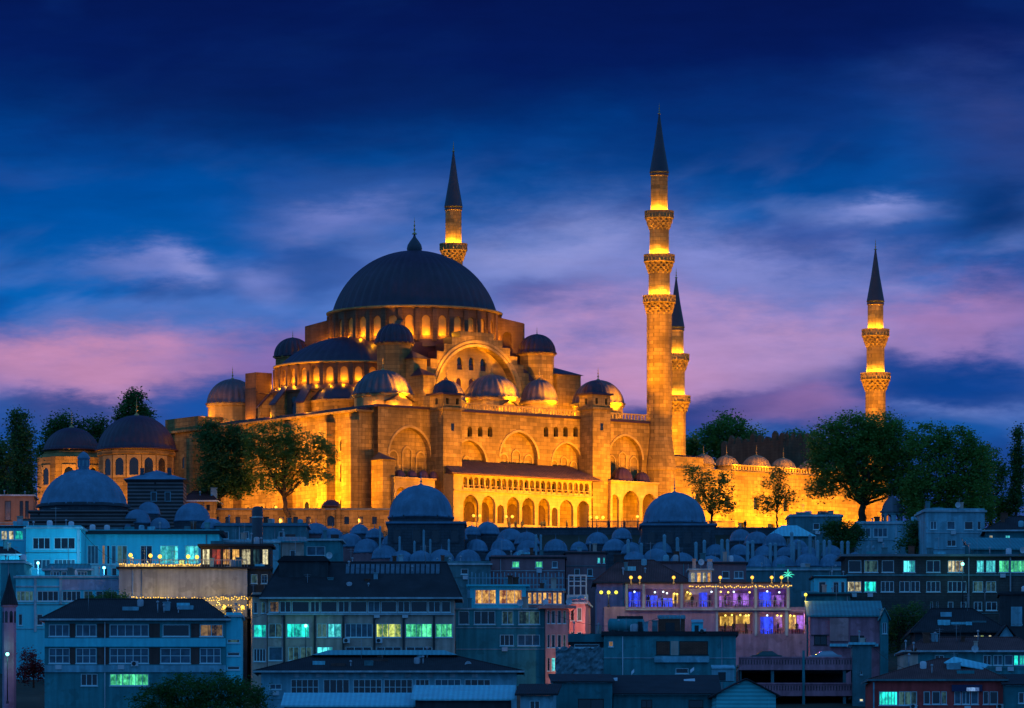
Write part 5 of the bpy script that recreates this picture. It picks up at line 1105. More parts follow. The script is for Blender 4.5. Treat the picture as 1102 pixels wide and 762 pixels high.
# 5 teal restaurant house with pink side
B = Bld('teal house whose glazed top floor is a bright amber restaurant', 491, 586, 656, 700, 10, W_TEAL, 'restaurant')
B.row(657.5, 672, [(493.5, 505, 'dark', 1), (510, 533, 'dark', 3), (540, 552.5, 'dim', 2), (558, 581, 'dim', 2)]); B.row(683, 695, [(538, 553, 'dark', 3), (557, 581, 'curtain', 3)]); B.finish(); B.flat(0, TRIM, .15, .2)
C = Bld('light blue glazed dining pavilion with two amber panes on the teal house roof', 506, 566, 631, 702, 7, W_BLUE, 'pavilion', 'dining_pavilion', zb=(HY - 655.3) * 700 / FPX + .0)
C.row(634.5, 650, [(511, 534, 'amber', 3), (537, 562, 'amber', 3)]); C.finish(); C.flat(.0, W_BLUE, .5, .22)
C = Bld('open amber lit terrace with thin posts next to the glazed pavilion', 566.5, 606, 636, 703, 6, W_ROSE, 'terrace', 'roof_terrace', zb=(HY - 655.3) * 700 / FPX)
C.row(637.5, 650, [(568 + i * 5.4, 572.2 + i * 5.4, 'amber', 1) for i in range(7)]); C.finish(); C.flat(.0, W_PALE, .3, .3)
B = Bld('tall salmon pink house with narrow paired windows and a teal lit pane', 587, 612, 655, 699, 11, W_ROSE, 'house')
for y in (657, 683, 708): B.row(y, y + 14, [(589, 591.5, 'dark', 1), (593.5, 597.5, 'cyan' if y == 708 else 'dark', 1), (600, 604, 'dark', 1), (606, 609, 'dim', 1)])
B.finish(); B.flat(.2, W_ROSE, .9, .35)
B = Bld('narrower salmon house with balconies half hidden behind the rough stone wall', 612.5, 630, 650, 706, 10, W_ROSE, 'house'); B.row(654, 668, [(614, 618, 'dark', 1), (621, 626, 'dim', 1)]); B.row(680, 694, [(614, 618, 'dark', 1), (621, 626, 'dark', 1)]); B.finish(); B.flat(.4, TRIM, .3)
light('POINT', 'street_glow', (B.x + 1.2, 701.5, zw(690, 701)), 380, (1, .42, .32)); light('POINT', 'street_glow', (B.x + 1.2, 703, zw(664, 703)), 200, (1, .42, .32)); light('POINT', 'street_glow', (B.x - 1, 696, zw(725, 696)), 260, (1, .55, .25))
# rear brown houses under the college
B = Bld('old dark rose house with two small green lit windows under the college domes', 528, 608, 601, 752, 9, ROSE, 'house'); B.row(604, 611, [(551, 559, 'green', 2), (576, 584, 'green', 2), (594, 600, 'dark', 1)]); B.finish(); B.flat(.2)
B = Bld('old rose house wall with tiny teal lights right of the green lit house', 609, 652, 596, 756, 9, ROSE, 'house'); B.row(600, 606, [(643, 646, 'cyan', 1), (649, 651, 'cyan', 1)]); B.row(612, 620, [(618, 624, 'dark', 1), (632, 638, 'dark', 1)]); B.finish(); B.flat(.1)
B = Bld('low grey terrace building with a pale ledge behind the teal house', 440, 528, 608, 748, 8, W_GREY, 'house'); B.row(612, 618, [(450, 458, 'dark', 1), (470, 478, 'dark', 1), (496, 504, 'dark', 1)]); B.finish(); B.flat(.3, TRIM)
# terrace railing above the pavilion
rl = MB(); Y = 712; k = Y / FPX
for i in range(27):
    px = 504 + i * 3.9; rl.box((px - .5 - HX) * k, (px + .5 - HX) * k, -.05, .05, zw(634, Y), zw(617, Y))
    if i % 3 == 1: rl.box((px - .6 - HX) * k, (px + .6 - HX) * k, -.12, .12, zw(620, Y), zw(615.5, Y))
rl.box((503 - HX) * k, (607 - HX) * k, -.06, .06, zw(622.5, Y), zw(621.5, Y)); rl.box((503 - HX) * k, (607 - HX) * k, -.06, .06, zw(630, Y), zw(629, Y)); rl.box((503 - HX) * k, (607 - HX) * k, .2, 6, ground(0, Y) - 1, zw(633, Y))
tag(rl.build('terrace_railing', PALEREND, None, (0, Y, 0)), 'pale roof terrace railing with upright posts above the amber dining pavilion', 'railing')
fr = MB(); Y = 716; k = Y / FPX
for px in (612, 618, 625, 631):
    for y in (0, 2.5): fr.box((px - .6 - HX) * k, (px + .6 - HX) * k, y, y + .15, zw(640, Y), zw(619, Y))
for py in (619, 625, 630): fr.box((611.5 - HX) * k, (631.5 - HX) * k, -.02, .17, zw(py + 1, Y), zw(py, Y))
fr.box((611.5 - HX) * k, (631.5 - HX) * k, -.05, 2.8, zw(619, Y), zw(618.4, Y)); fr.box((610 - HX) * k, (633 - HX) * k, -.1, 3, ground(0, Y), zw(640, Y))
tag(fr.build('rooftop_cabin', PVC, None, (0, Y, 0)), 'small white framed glass cabin on the roof right of the railing', 'cabin')

# 6 lit restaurant
RB = Bld('two level restaurant with open bays glowing blue violet and yellow under a string of lamps', 650, 868, 653, 718, 9, W_MAUVE, 'restaurant', 'lit_restaurant')
RB.row(659.5, 681.5, [], )
def open_bays():
    s = RB; T = lambda a, t, d: (a, d, t); top = s.Z(628); zf = s.Z(653)
    up = [(676, 690.5), (695, 731), (736, 768), (773, 811), (815.5, 846)]; lo = [(773, 810), (817, 844), (849, 867)]
    hs = [rect(s.S(a), s.S(c), s.Z(653), s.Z(633.5)) for a, c in up] + [rect(s.S(a), s.S(c), s.Z(682), s.Z(659)) for a, c in lo]
    b = MB(); b.panel([(s.w0, -1), (s.w1, -1), (s.w1, s.Z(657)), (s.S(850), s.Z(657)), (s.S(850), top), (s.S(673), top), (s.S(673), zf), (s.w0, zf)], hs, T, .35)
    b.box(s.w0, s.w1, 5.0, 5.2, -1, zf); b.box(s.S(673), s.S(850), 4.6, 4.8, zf, top)                     # back walls of the rooms
    b.box(s.w0, s.w0 + .2, .01, 5, -1, zf); b.box(s.w1 - .2, s.w1, .01, 5, -1, s.Z(657)); b.box(s.S(673), s.S(673) + .2, .36, 4.6, zf, top); b.box(s.S(850) - .2, s.S(850), .36, 4.6, zf, top)
    b.box(s.w0, s.w1, .36, 5, s.Z(684.5), s.Z(682.4)); b.box(s.w0, s.w1, .36, 5, s.Z(656.5), s.Z(653.2)); b.build('wall', W_MAUVE, s.o)
    r = MB(); r.box(s.S(672), s.S(851), -.3, 5, top, top + .2); r.build('roof', R_DARK, s.o)
    e = MB(); e.box(s.S(673), s.S(851), -.5, -.02, s.Z(657), s.Z(655.2)); e.build('ledge', TRIM, s.o)
    for p in (674.5, 692.7, 733.5, 770.5, 813.2, 848): q = MB(); q.box(s.S(p - 1.2), s.S(p + 1.2), -.12, -.005, s.Z(654.5), top - .05); q.build('pilaster', TRIM, s.o)
    for p in (771.5, 813.5, 846.5): q = MB(); q.box(s.S(p - 1.3), s.S(p + 1.3), -.12, -.005, s.Z(684), s.Z(657.3)); q.build('pilaster', TRIM, s.o)
    rl = MB()
    for a, c in up: rl.box(s.S(a), s.S(c), .1, .16, s.Z(646.6), s.Z(646)); [rl.box(s.S(p), s.S(p) + .05, .1, .15, s.Z(653), s.Z(646.6)) for p in [a + i * 2.4 for i in range(1, int((c - a) / 2.4))]]
    rl.build('railing', STEEL, s.o)
    w = PI and s.o
    blue = (.01, .03, 1.0); vio = (.55, .22, 1.0); yel = (1.0, .58, .05); wht = (.7, .85, 1.0)
    panels = {'b': emis('blue_lit_panel', (.02, .06, 1.0), 1.0, .8, 1.4, (.005, .008, .12)), 'v': emis('violet_lit_panel', (.42, .16, .85), .8, .8, 1.4, (.06, .02, .12)), 'y': emis('yellow_lit_panel', (1.0, .58, .10), .9, .8, 1.5, (.12, .05, .01))}
    for (a, c, y0, y1, d, q) in ((677, 689.5, 636, 652, 2.4, 'b'), (696, 708, 640, 652.6, 2.2, 'b'), (709, 724, 643, 652.6, 1.9, 'b'), (724.5, 730.5, 637, 648, 3.2, 'y'), (753, 762, 636.5, 652.6, 3.0, 'b'), (738, 746, 637, 646, 3.6, 'y'), (775, 784, 640, 652, 3.4, 'v'), (790, 807, 637, 650, 3.6, 'v'), (818, 831, 636, 652.6, 2.8, 'b'), (832, 845, 639, 652, 3.4, 'v'),
                             (776, 790, 662, 672, 3.6, 'y'), (793, 808, 661, 670, 3.4, 'y'), (819, 833, 663, 681.5, 2.2, 'b'), (835, 843, 661, 674, 3.2, 'v'), (850, 858, 661, 676, 3.2, 'y'), (859, 866, 661, 676, 3.4, 'v')):
        g = MB(); g.box(s.S(a), s.S(c), d, d + .15, s.Z(y1), s.Z(y0)); g.build('lit_panel', panels[q], s.o)
    lampm = {'y': emis('bay_lamp_yellow', (1.0, .72, .12), 2.6), 'w': emis('bay_lamp_white', (.7, .9, 1.0), 2.4)}
    for (px, py, q) in ((683, 636.5, 'w'), (705, 637, 'w'), (714, 636.5, 'w'), (718, 638, 'w'), (726, 638.5, 'y'), (729, 639, 'y'), (740, 637, 'y'), (743, 638.5, 'y'), (766, 636.5, 'w'), (776, 636.5, 'y'), (784, 637, 'y'), (790, 636.6, 'w'), (807, 637, 'y'), (826, 636, 'w'), (839, 637, 'w'), (781, 662, 'y'), (788, 661.5, 'y'), (797, 661.5, 'y'), (803, 662, 'y'), (806, 661.8, 'y'), (826, 662, 'w'), (837, 662, 'y'), (841, 662.4, 'y'), (851, 662, 'y'), (855, 662.6, 'y')):
        g = MB(); g.ball((s.S(px), 1.0, s.Z(py)), .13, 8); g.build('ceiling_lamp', lampm[q], s.o)
    for (px, py, y, p, c) in ((683, 642, 1.5, 34, blue), (703, 645, 1.2, 46, blue), (724, 639, 1.6, 40, yel), (714, 640, 1.2, 26, wht), (742, 640, 1.6, 40, yel), (757, 644, 2, 44, blue), (778, 639, 1.6, 34, yel), (790, 642, 2, 54, vio), (803, 643, 2, 44, vio), (824, 643, 1.8, 60, blue), (838, 641, 2, 44, vio),
                             (782, 664, 2, 52, yel), (800, 663, 2, 66, yel), (825, 671, 1.4, 70, blue), (839, 664, 2, 46, yel), (853, 664, 2, 56, yel), (862, 667, 2, 46, vio)):
        light('POINT', 'room_lamp', (s.S(px), y, s.Z(py)), p * 1.1, c, .08, s.o)
open_bays()
def tagged(b, name, m, loc, label, cat, group=None): return tag(b.build(name, m, None, loc), label, cat, group)
# furniture inside: tables with chairs, one kind copied
def dining():
    t = empty('dining_table', (0, 0, 0), 0, 'small white clothed dining table in the glowing restaurant bays', 'table', 'restaurant tables')
    b = MB(); b.lathe([(.45, .72), (.45, .75), (.01, .76)], 12); b.build('tabletop', PVC, t); b = MB(); b.lathe([(.05, .05), (.05, .72)], 6); b.lathe([(.28, 0), (.28, .05), (.05, .06)], 10); b.build('pedestal', W_DARK, t)
    c = empty('chair', (0, 0, 0), 0, 'plain dark chair beside a restaurant table', 'chair', 'restaurant chairs'); b = MB(); b.box(-.22, .22, -.22, .22, .42, .47); b.build('seat', W_RED, c)
    b = MB(); b.box(-.22, .22, .18, .22, .55, .95); b.build('backrest', W_RED, c)
    for sx in (-1, 1):
        for sy in (-1, 1): b = MB(); b.box(sx * .19 - .025, sx * .19 + .025, sy * .19 - .025, sy * .19 + .025, 0, .95 if sy > 0 else .42); b.build('leg', W_DARK, c)
    first = True
    for (py, xs) in ((653.2, (680, 700, 708, 720, 741, 750, 762, 778, 788, 800, 821, 833, 841)), (682.4, (778, 787, 796, 805, 822, 831, 840, 853, 861))):
        for px in xs:
            L = Vector((RB.x + RB.S(px), RB.Y + 1.4 + (px % 3) * .4, RB.zb + RB.Z(py) + .01))
            a = t if first else copy_tree(t); a.location = L
            for s_ in (-1, 1):
                e = c if first else copy_tree(c); first = False; e.location = L + Vector((s_ * .72, 0, 0)); e.rotation_euler = (0, 0, -s_ * PI / 2)
dining()
B = Bld('broad dark hip roofed house left behind the lit restaurant', 642, 742, 628, 728, 12, W_MAUVE, 'house'); B.finish(); B.hip(603, R_RED, 668, 705, .5, W_DARK); B.chim(667, 598, .5, 1.4, W_DARK)
B = Bld('flat tiled house with a rusty roof edge behind the hip roofed house', 690, 765, 606, 745, 9, ROSE, 'house'); B.finish(); B.flat(0, R_RED)
B = Bld('small rose house with two dark windows above the restaurant', 767, 803, 607, 734, 7, ROSE, 'house'); B.row(614.5, 622.5, [(777, 785, 'dark', 1), (790, 800, 'dark', 2)]); B.finish(); B.flat(.1)
B = Bld('tiny roof cabin with yellow lit glass above the restaurant', 742, 766, 614, 722, 5, PVC, 'cabin', 'roof_cabin', zb=zw(632, 722)); B.row(616, 629, [(743.5, 748, 'cream', 2), (750, 754.5, 'amber', 1), (756, 760, 'cream', 1), (761, 765, 'amber', 1)]); B.finish(); B.flat(0, TRIM, .3)
B = Bld('low grey outbuilding with a long pale gutter below the college domes at right', 800, 912, 614, 770, 8, W_GREY, 'house'); B.finish(); B.flat(.25, TRIM)
B = Bld('pale blue shed with open doorways between the restaurant and the long stone building', 876, 911, 622, 738, 6, W_BLUE, 'shed', 'shed'); B.row(626, 640, [(881, 889, 'dark', 1), (896.5, 903, 'dark', 1), (905, 909, 'dark', 1)]); B.finish(); B.flat(.1)
B = Bld('dim grey house under the shed right of the restaurant', 868, 915, 641, 730, 6, W_DEEP, 'house'); B.row(648, 658, [(885, 893, 'dark', 1), (900, 908, 'dim', 1)]); B.finish(); B.flat(.2)

# 7 dark cluster in the centre front
B = Bld('dark teal rooftop storey with two rusty openings over a pale balcony', 650, 792, 684, 652, 9, W_TEAL, 'house'); B.row(690, 704.5, [(706, 721, 'red' if 0 else 'dark', 1), (731, 762, 'dark', 1)], fr=FR_D); B.row(690, 696, [(655, 660, 'dark', 1)]); B.row(719, 725, [(727, 741, 'dark', 1)])
B.finish(); B.flat(0, R_DARK, .3, .5); B.band(704, 763, 706.5, 713, .5, W_PALE, 'balcony_front'); B.band(707, 720.5, 691, 704, -.03, W_BRICK, 'shutter', .1); B.band(732, 761, 691, 704, -.03, W_BRICK, 'shutter', .1); B.band(722, 730, 690, 705, .1, W_TAN, 'pier')
B = Bld('dark block with a deep overhang left of the rusty openings', 614, 649.5, 691, 655, 8, W_DARK, 'house'); B.row(687 + 6, 697, [(618, 645, 'dark', 1)]); B.finish(); B.flat(0, W_DEEP, .3, 1.0)
def rough_wall():
    Y = 648; k = Y / FPX; rng = random.Random(5); b = MB(); nx, nz_ = 22, 12; p0, p1, ya, yb = 598, 649.5, 697, 731; vs = []
    for f in range(2):
        for j in range(nz_ + 1):
            for i in range(nx + 1):
                e = 1 if (0 < i < nx and 0 < j < nz_) else .3; vs.append(((p0 + (p1 - p0) * i / nx - HX) * k + rng.uniform(-.12, .12) * e, (0 if f == 0 else 1.2) + (rng.uniform(-.14, .14) if f == 0 else 0), zw(yb + (ya - yb) * j / nz_, Y) + (rng.uniform(-.25, .25) if j == nz_ else 0)))
    n = (nx + 1) * (nz_ + 1); fs = [(f * n + j * (nx + 1) + i, f * n + j * (nx + 1) + i + 1, f * n + (j + 1) * (nx + 1) + i + 1, f * n + (j + 1) * (nx + 1) + i) for f in range(2) for j in range(nz_) for i in range(nx)]
    T = nz_ * (nx + 1); fs += [(T + i, T + i + 1, n + T + i + 1, n + T + i) for i in range(nx)] + [(j * (nx + 1), (j + 1) * (nx + 1), n + (j + 1) * (nx + 1), n + j * (nx + 1)) for j in range(nz_)] + [(j * (nx + 1) + nx, (j + 1) * (nx + 1) + nx, n + (j + 1) * (nx + 1) + nx, n + j * (nx + 1) + nx) for j in range(nz_)]
    b.add(vs, fs); b.box((p0 - HX) * k, (p1 - HX) * k, .1, 1.1, ground(0, Y) - 1, zw(yb, Y)); tagged(b, 'stone_wall', mat('rough_rubble', (.15, .27, .30), .95, .5, 1.3, bump=.8), (0, Y, 0), 'crumbling rubble wall with a ragged top in the dark centre foreground', 'wall')
rough_wall()
def tank():
    Y = 655; k = Y / FPX; o = empty('water_tank', ((674 - HX) * k, Y, zw(680.7, Y)), 0, 'big rounded teal water tank on the dark rooftop', 'water tank'); b = MB()
    L = 20 * k; r = 7.5 * k; b.lathe([(.02, -L), (r * .7, -L * .98), (r, -L * .88), (r, L * .88), (r * .7, L * .98), (.02, L)], 20); b.v = [(z, y, r + x) for x, y, z in b.v]; b.build('tank', W_TEAL, o)
    q = MB(); q.box(-L * .5, L * .9, -.3, r, r * 1.4, r * 2.35); q.build('cover', R_DARK, o); q = MB(); q.box(L * .62, L * .86, -r - .06, -.5, .3, r * 1.5); q.build('hatch', W_DARK, o)
    q = MB(); q.box(-L * .8, -L * .6, -r, r, -.05, .3); q.build('cradle', W_DARK, o); q = MB(); q.box(L * .5, L * .6, -r, r, -.05, .3); q.build('cradle', W_DARK, o)
tank()
def hut(label, p0, p1, ya, yb, Y, m, lid, cat='roof hut', name='roof_hut'):
    k = Y / FPX; w = (p1 - p0) * k / 2; h = (yb - ya) * k; o = empty(name, (((p0 + p1) / 2 - HX) * k, Y, zw(yb, Y)), 0, label, cat)
    b = MB(); b.box(-w * .94, w * .94, 0, 2 * w, 0, h * .82); b.build('box', m, o); b = MB(); b.add([(-w, -.15, h * .82), (w, -.15, h * .82), (w, 2 * w + .1, h * 1.05), (-w, 2 * w + .1, h * 1.05), (-w, -.15, h * .9), (w, -.15, h * .9), (w, 2 * w + .1, h * 1.15), (-w, 2 * w + .1, h * 1.15)], [(0, 3, 2, 1), (4, 5, 6, 7), (0, 1, 5, 4), (1, 2, 6, 5), (2, 3, 7, 6), (3, 0, 4, 7)]); b.build('lid', lid, o)
    d = MB(); d.box(-w * .45, w * .2, -.05, -.004, .05, h * .6); d.build('door', W_DARK, o); return o
hut('rusty red rooftop hut with a sloping pale lid', 708, 738, 663, 680.7, 655, W_BRICK, R_TEAL); hut('small white cabinet on the dark rooftop', 744, 757, 668, 680.7, 655, W_BLUE, W_PALE, 'cabinet', 'roof_cabinet'); hut('teal box shed beside the parking deck', 766, 791, 717, 733, 642, W_PALE, W_PALE)
B = Bld('dark roofed low house with a pale front at the bottom centre', 660, 772, 748, 616, 9, W_DEEP, 'house'); B.row(753, 762, [(741, 757, 'dark', 1), (690, 702, 'dark', 2)], fr=FR_D); B.finish(); B.shed(728, R_DARK, .5, .2)
B = Bld('blank teal wall house at the bottom centre', 596, 659, 735, 614, 9, W_DEEP, 'house'); B.row(752, 764, [(622, 650, 'dark', 2)], fr=FR_D); B.finish(); B.shed(727, R_DARK, .3, .2)
B = Bld('pale blue boarded gable house in the bottom centre right', 771, 835, 748, 610, 10, mat('pale_boards', (.10, .66, .68), .8, .15, .5, tiles=('Z', .7, .5)), 'house'); B.finish(); B.gable(731, R_TILE, .5)
# loose sheets on the dark roof
for i, (px, py, dx, dz) in enumerate(((640, 730.5, 16, 3), (660, 733, 9, 2), (681, 726, 3, 8), (745, 724, 4, 8), (601, 734, 18, -3), (742, 734, 12, 2))):
    Y = 622; k = Y / FPX; b = MB(); b.add([(-dx * k / 2, 0, 0), (dx * k / 2, 0, dz * k * .4), (dx * k / 2, .5, dz * k * .4 + .35), (-dx * k / 2, .5, .35), (-dx * k / 2, 0, -.06), (dx * k / 2, 0, dz * k * .4 - .06), (dx * k / 2, .5, dz * k * .4 + .29), (-dx * k / 2, .5, .29)], [(0, 1, 2, 3), (4, 7, 6, 5), (0, 4, 5, 1), (1, 5, 6, 2), (2, 6, 7, 3), (3, 7, 4, 0)])
    tagged(b, 'loose_board', PVC, ((px - HX) * k, Y, zw(py, Y)), 'loose pale board lying on the dark roofs of the centre foreground', 'board', 'loose boards on the dark roofs')

# 8 parking deck
def garage():
    s = Bld('open parking deck with pink slotted parapets and dark bays', 795, 917, 707, 676, 14, W_PINK, 'parking deck', 'parking_deck'); zt = s.zt; k = s.k
    z = {p: s.Z(p) for p in (707, 721, 735, 749, 763, 777)}
    for a, c in ((707, 721), (735, 749), (763, 777)):
        b = MB(); b.box(s.w0, s.w1, 0, .25, s.Z(c), s.Z(a)); b.box(s.w0, s.w1, -.12, -.003, s.Z(a + 1.6), s.Z(a) + .03)
        for i in range(40): x = s.w0 + (s.w1 - s.w0) * (i + .5) / 40; b.box(x - .05, x + .05, -.05, -.003, s.Z(c - 6), s.Z(a + 3), 1)
        b.build('parapet', [W_PINK, W_DARK], s.o); f = MB(); f.box(s.w0, s.w1, .26, s.d, s.Z(c), s.Z(c) + .25); f.build('floor', W_GREY, s.o)
    for p in (796.5, 831.5, 865, 909): q = MB(); q.box(s.S(p - 1.6), s.S(p + 1.6), .3, .9, -1, s.Z(721)); q.build('column', W_GREY, s.o)
    b = MB(); b.box(s.w0, s.w1, s.d, s.d + .25, -1, s.Z(721)); b.box(s.w0, s.w0 + .2, .26, s.d, -1, s.Z(721)); b.build('wall', W_DARK, s.o)
    p = MB(); p.box(s.S(863.4), s.S(866), -.2, -.125, -1, s.Z(700)); p.build('drain_pipe', W_TEAL, s.o); return s
G = garage()
B = Bld('plain concrete stair tower at the end of the parking deck', 917.5, 938, 694, 674, 8, W_GREY, 'stair tower', 'stair_tower'); B.row(722, 726, [(926, 928, 'dark', 1)]); B.row(752, 755, [(925, 929, 'cream', 1)]); B.finish(); B.flat(0, R_METAL, .5, .3)
B = Bld('pink three storey house with a teal sheet roof behind the parking deck', 872, 947, 664, 702, 9, W_PINK, 'house'); B.row(684, 694, [(876, 890, 'dark', 2), (915, 930, 'dark', 2)], fr=FR_D); B.finish(); B.shed(648, R_TEAL, .5, .2); B.band(893, 913, 665.5, 690, .5, W_ROSE, 'bay'); B.band(873, 892, 683, 684, .2, W_DARK, 'ledge'); B.band(893, 945, 693, 696, .8, R_METAL, 'canopy')
B = Bld('narrow teal chimney house with a lean roof right of the pink house', 948, 956, 666, 700, 6, W_TEAL, 'house'); B.row(670, 682, [(949.5, 954.5, 'curtain', 2)]); B.finish(); B.gable(655, R_TEAL, .3)
# 10 red house
B = Bld('red walled house with a teal lit window and a dark blue sign board', 938.5, 1080, 733, 640, 12, W_RED, 'house'); B.row(744, 759, [(946, 966, 'teal', 6), (967, 987, 'dim', 3)]); B.row(744, 758, [(994, 1001, 'dark', 1), (1003, 1012, 'dark', 1), (1013, 1019, 'dim', 1), (1027, 1034, 'curtain', 1), (1035, 1044, 'curtain', 2), (1045, 1053, 'curtain', 1), (1058, 1064, 'dark', 1), (1065, 1074, 'dark', 1)]); B.finish(); B.hip(709, R_RED, 1012, 1040, .5, W_GREY)
B.band(939.5, 941, 734, 765, .15, W_PALE, 'drain_pipe'); sm = MB(); sm.box(B.S(1024), B.S(1057), -.3, -.01, B.Z(744.2), B.Z(737)); so = sm.build('sign_board', mat('navy_sign', (.02, .035, .10), .4, .1, 2.), B.o); sm = MB(); sm.box(B.S(1040), B.S(1053.5), -.34, -.305, B.Z(743.8), B.Z(740)); sm.build('sign_panel', emis('lit_sign_panel', (.22, .42, .8), .7, .5, 3.0, (.05, .12, .35)), so)
t = MB(); t.add([(B.S(1018), 3.0, B.zr - .55), (B.S(1030), 4.6, B.zr + .22), (B.S(1068), 4.4, B.zr - .75), (B.S(1060), 2.6, B.zr - 1.35), (B.S(1018), 3.0, B.zr - .65), (B.S(1030), 4.6, B.zr + .12), (B.S(1068), 4.4, B.zr - .85), (B.S(1060), 2.6, B.zr - 1.45)], [(0, 1, 2, 3), (7, 6, 5, 4), (0, 4, 5, 1), (1, 5, 6, 2), (2, 6, 7, 3), (3, 7, 4, 0)]); t.build('roof_sheet', R_METAL, B.ro)
B = Bld('teal walled house at the bottom right corner', 1081, 1112, 738, 638, 9, W_DEEP, 'house'); B.row(745, 757, [(1096, 1108, 'dark', 2)]); B.finish(); B.shed(727, R_TILE, .3, .2)
B = Bld('dim house with a long tiled roof and teal lit end windows behind the red house', 975, 1115, 702, 664, 11, W_TEAL, 'house'); B.row(705, 716, [(1006, 1016, 'dark', 2), (1058, 1067, 'dark', 2), (1069, 1079, 'curtain', 2), (1081, 1090, 'dark', 1), (1091, 1096, 'teal', 1), (1097, 1104, 'teal', 2)]); B.finish(); B.hip(686, R_RED, 1000, 1100, .6); B.chim(999, 682, .3, .8)
B = Bld('cream walled low house left of the red house roof', 973, 988, 704, 655, 6, W_TAN, 'house'); B.finish(); B.flat(.1)
B = Bld('dark house with small bright yellow windows under tiled gables', 985, 1082, 681, 688, 9, W_DARK, 'house'); B.row(683.5, 688, [(1048, 1054, 'cream', 3), (1055, 1059, 'lime', 2), (1064, 1067, 'cream', 1)]); B.finish(); B.hip(655, R_TILE, 1005, 1050, .6, W_DARK)
sl = MB(); sl.box(B.S(1016), B.S(1021), .6, 1.2, B.zt + 1.0, B.zt + 1.45); sl.build('skylight', R_METAL, B.ro); sl = MB(); sl.box(B.S(1040), B.S(1046.5), .6, 1.2, B.zt + 1.0, B.zt + 1.45); sl.build('skylight', R_METAL, B.ro)
B = Bld('pale gabled attic house at the right edge', 1072, 1094, 690, 682, 7, W_PALE, 'house'); B.row(682 + 9, 697, [(1076, 1082, 'dark', 1)]); B.finish(); B.gable(673, R_TILE, .5)
B = Bld('tall dark house with a pale corner at the right edge', 1076, 1125, 640, 716, 9, W_DARK, 'house'); B.row(656, 672, [(1091, 1100, 'curtain', 1)]); B.finish(); B.flat(.2); B.band(1088, 1100, 653, 674, .1, W_PALE, 'pale_panel')

# 11 long stone building on the right
B = Bld('long dark stone building with a row of cyan and green lit upper windows', 910.5, 1108, 599, 742, 11, mat('sooty_stone', (.10, .105, .10), .9, .3, .5, streak=.5, brick=(.9, .35, .03, .8, .6)), 'office')
B.row(603, 616, [(913, 927, 'dark', 1), (930, 945, 'dim', 1), (949, 962, 'dark', 1), (972, 985, 'cyan', 3), (997, 1012, 'dark', 2), (1020, 1037, 'cream', 4), (1051, 1059, 'cyan', 2), (1061, 1071.5, 'cyan', 3), (1075, 1086, 'green', 3), (1087, 1104, 'green', 4)])
B.row(625.5, 637, [(912, 927, 'cream', 2), (930, 943, 'teal', 1), (948, 962, 'dark', 3), (968, 979, 'dark', 2), (980, 990, 'dark', 2), (997, 1012, 'dark', 3), (1020, 1040, 'dark', 4), (1047, 1058, 'dim', 2), (1061, 1072, 'dim', 2)])
B.row(647.5, 657, [(1001, 1004, 'dark', 1), (1008, 1010, 'dark', 1), (1020, 1026, 'dark', 1), (1034, 1040, 'dark', 1), (1048, 1057, 'dark', 2), (1061, 1073, 'dark', 2)]); B.finish()
B.flat(.0, mat('grey_roof_edge', (.16, .22, .24), .8, .2, 1.), .8, .3); B.band(910.5, 1108, 618, 620, .15, W_GREY, 'string_course'); B.band(1042, 1043, 600, 662, .25, STEEL, 'drain_pipe'); B.band(1086.5, 1088, 600, 662, .25, STEEL, 'drain_pipe')
# 12 houses at upper right
B = Bld('small white flat roofed house with two dark windows near the big trees', 996, 1060, 551, 792, 10, W_PALE, 'house'); B.row(561, 570, [(1019, 1028, 'dark', 1), (1038, 1047.5, 'dark', 1), (1052, 1056, 'dark', 1), (1001, 1008, 'curtain', 2)]); B.row(581, 588, [(1019, 1029, 'dark', 2), (1036, 1046, 'dark', 1)]); B.finish(); B.flat(.3, TRIM, .3)
B = Bld('low pale house with two broad windows behind the round bush', 921, 990, 564, 818, 8, W_PALE, 'house'); B.row(568, 578, [(926, 937, 'curtain', 2), (940, 955, 'curtain', 3)]); B.finish(); B.flat(.2, TRIM, .25)
B = Bld('plain grey block behind the white tent roof', 850, 906, 556, 832, 8, W_GREY, 'house'); B.row(563, 570, [(875, 882, 'dark', 1)]); B.finish(); B.flat(.15, TRIM, .25); hut('small dark roof hut on the plain grey block', 880, 893, 550, 556, 836, W_GREY, R_DARK)
B = Bld('dark house with two tiny lit windows at the right edge', 1061, 1115, 572, 782, 10, W_DEEP, 'house'); B.row(576, 580, [(1064.5, 1068.5, 'cream', 1), (1082, 1087, 'cyan', 1)]); B.finish(); B.hip(556, R_TILE, 1090, 1110, .5); B.chim(1082, 553, .5, 1.0)
B = Bld('grey roofed lower house under the tiny lit windows', 1048, 1115, 592, 766, 8, W_DEEP, 'house'); B.finish(); B.shed(580, R_TEAL, .5, .2)
def tent():
    Y = 822; k = Y / FPX; x = (852 - HX) * k; w = 27 * k; zb, zt = zw(577, Y), zw(564, Y); o = empty('tent_roof', (x, Y, 0), 0, 'white tent roof pavilion in front of the plain grey block', 'tent')
    b = MB(); b.add([(-w, 0, zb), (w, 0, zb), (w, 6, zb), (-w, 6, zb), (-w * .35, 3, zt), (w * .25, 3, zt)], [(0, 1, 5, 4), (1, 2, 5), (2, 3, 4, 5), (3, 0, 4), (0, 3, 2, 1)]); b.build('canopy', R_METAL, o)
    for sx in (-1, 1):
        for y in (.1, 5.9): q = MB(); q.tube([(sx * w * .95, y, zb - 4.5), (sx * w * .95, y, zb)], .08, 6); q.build('post', STEEL, o)
tent()

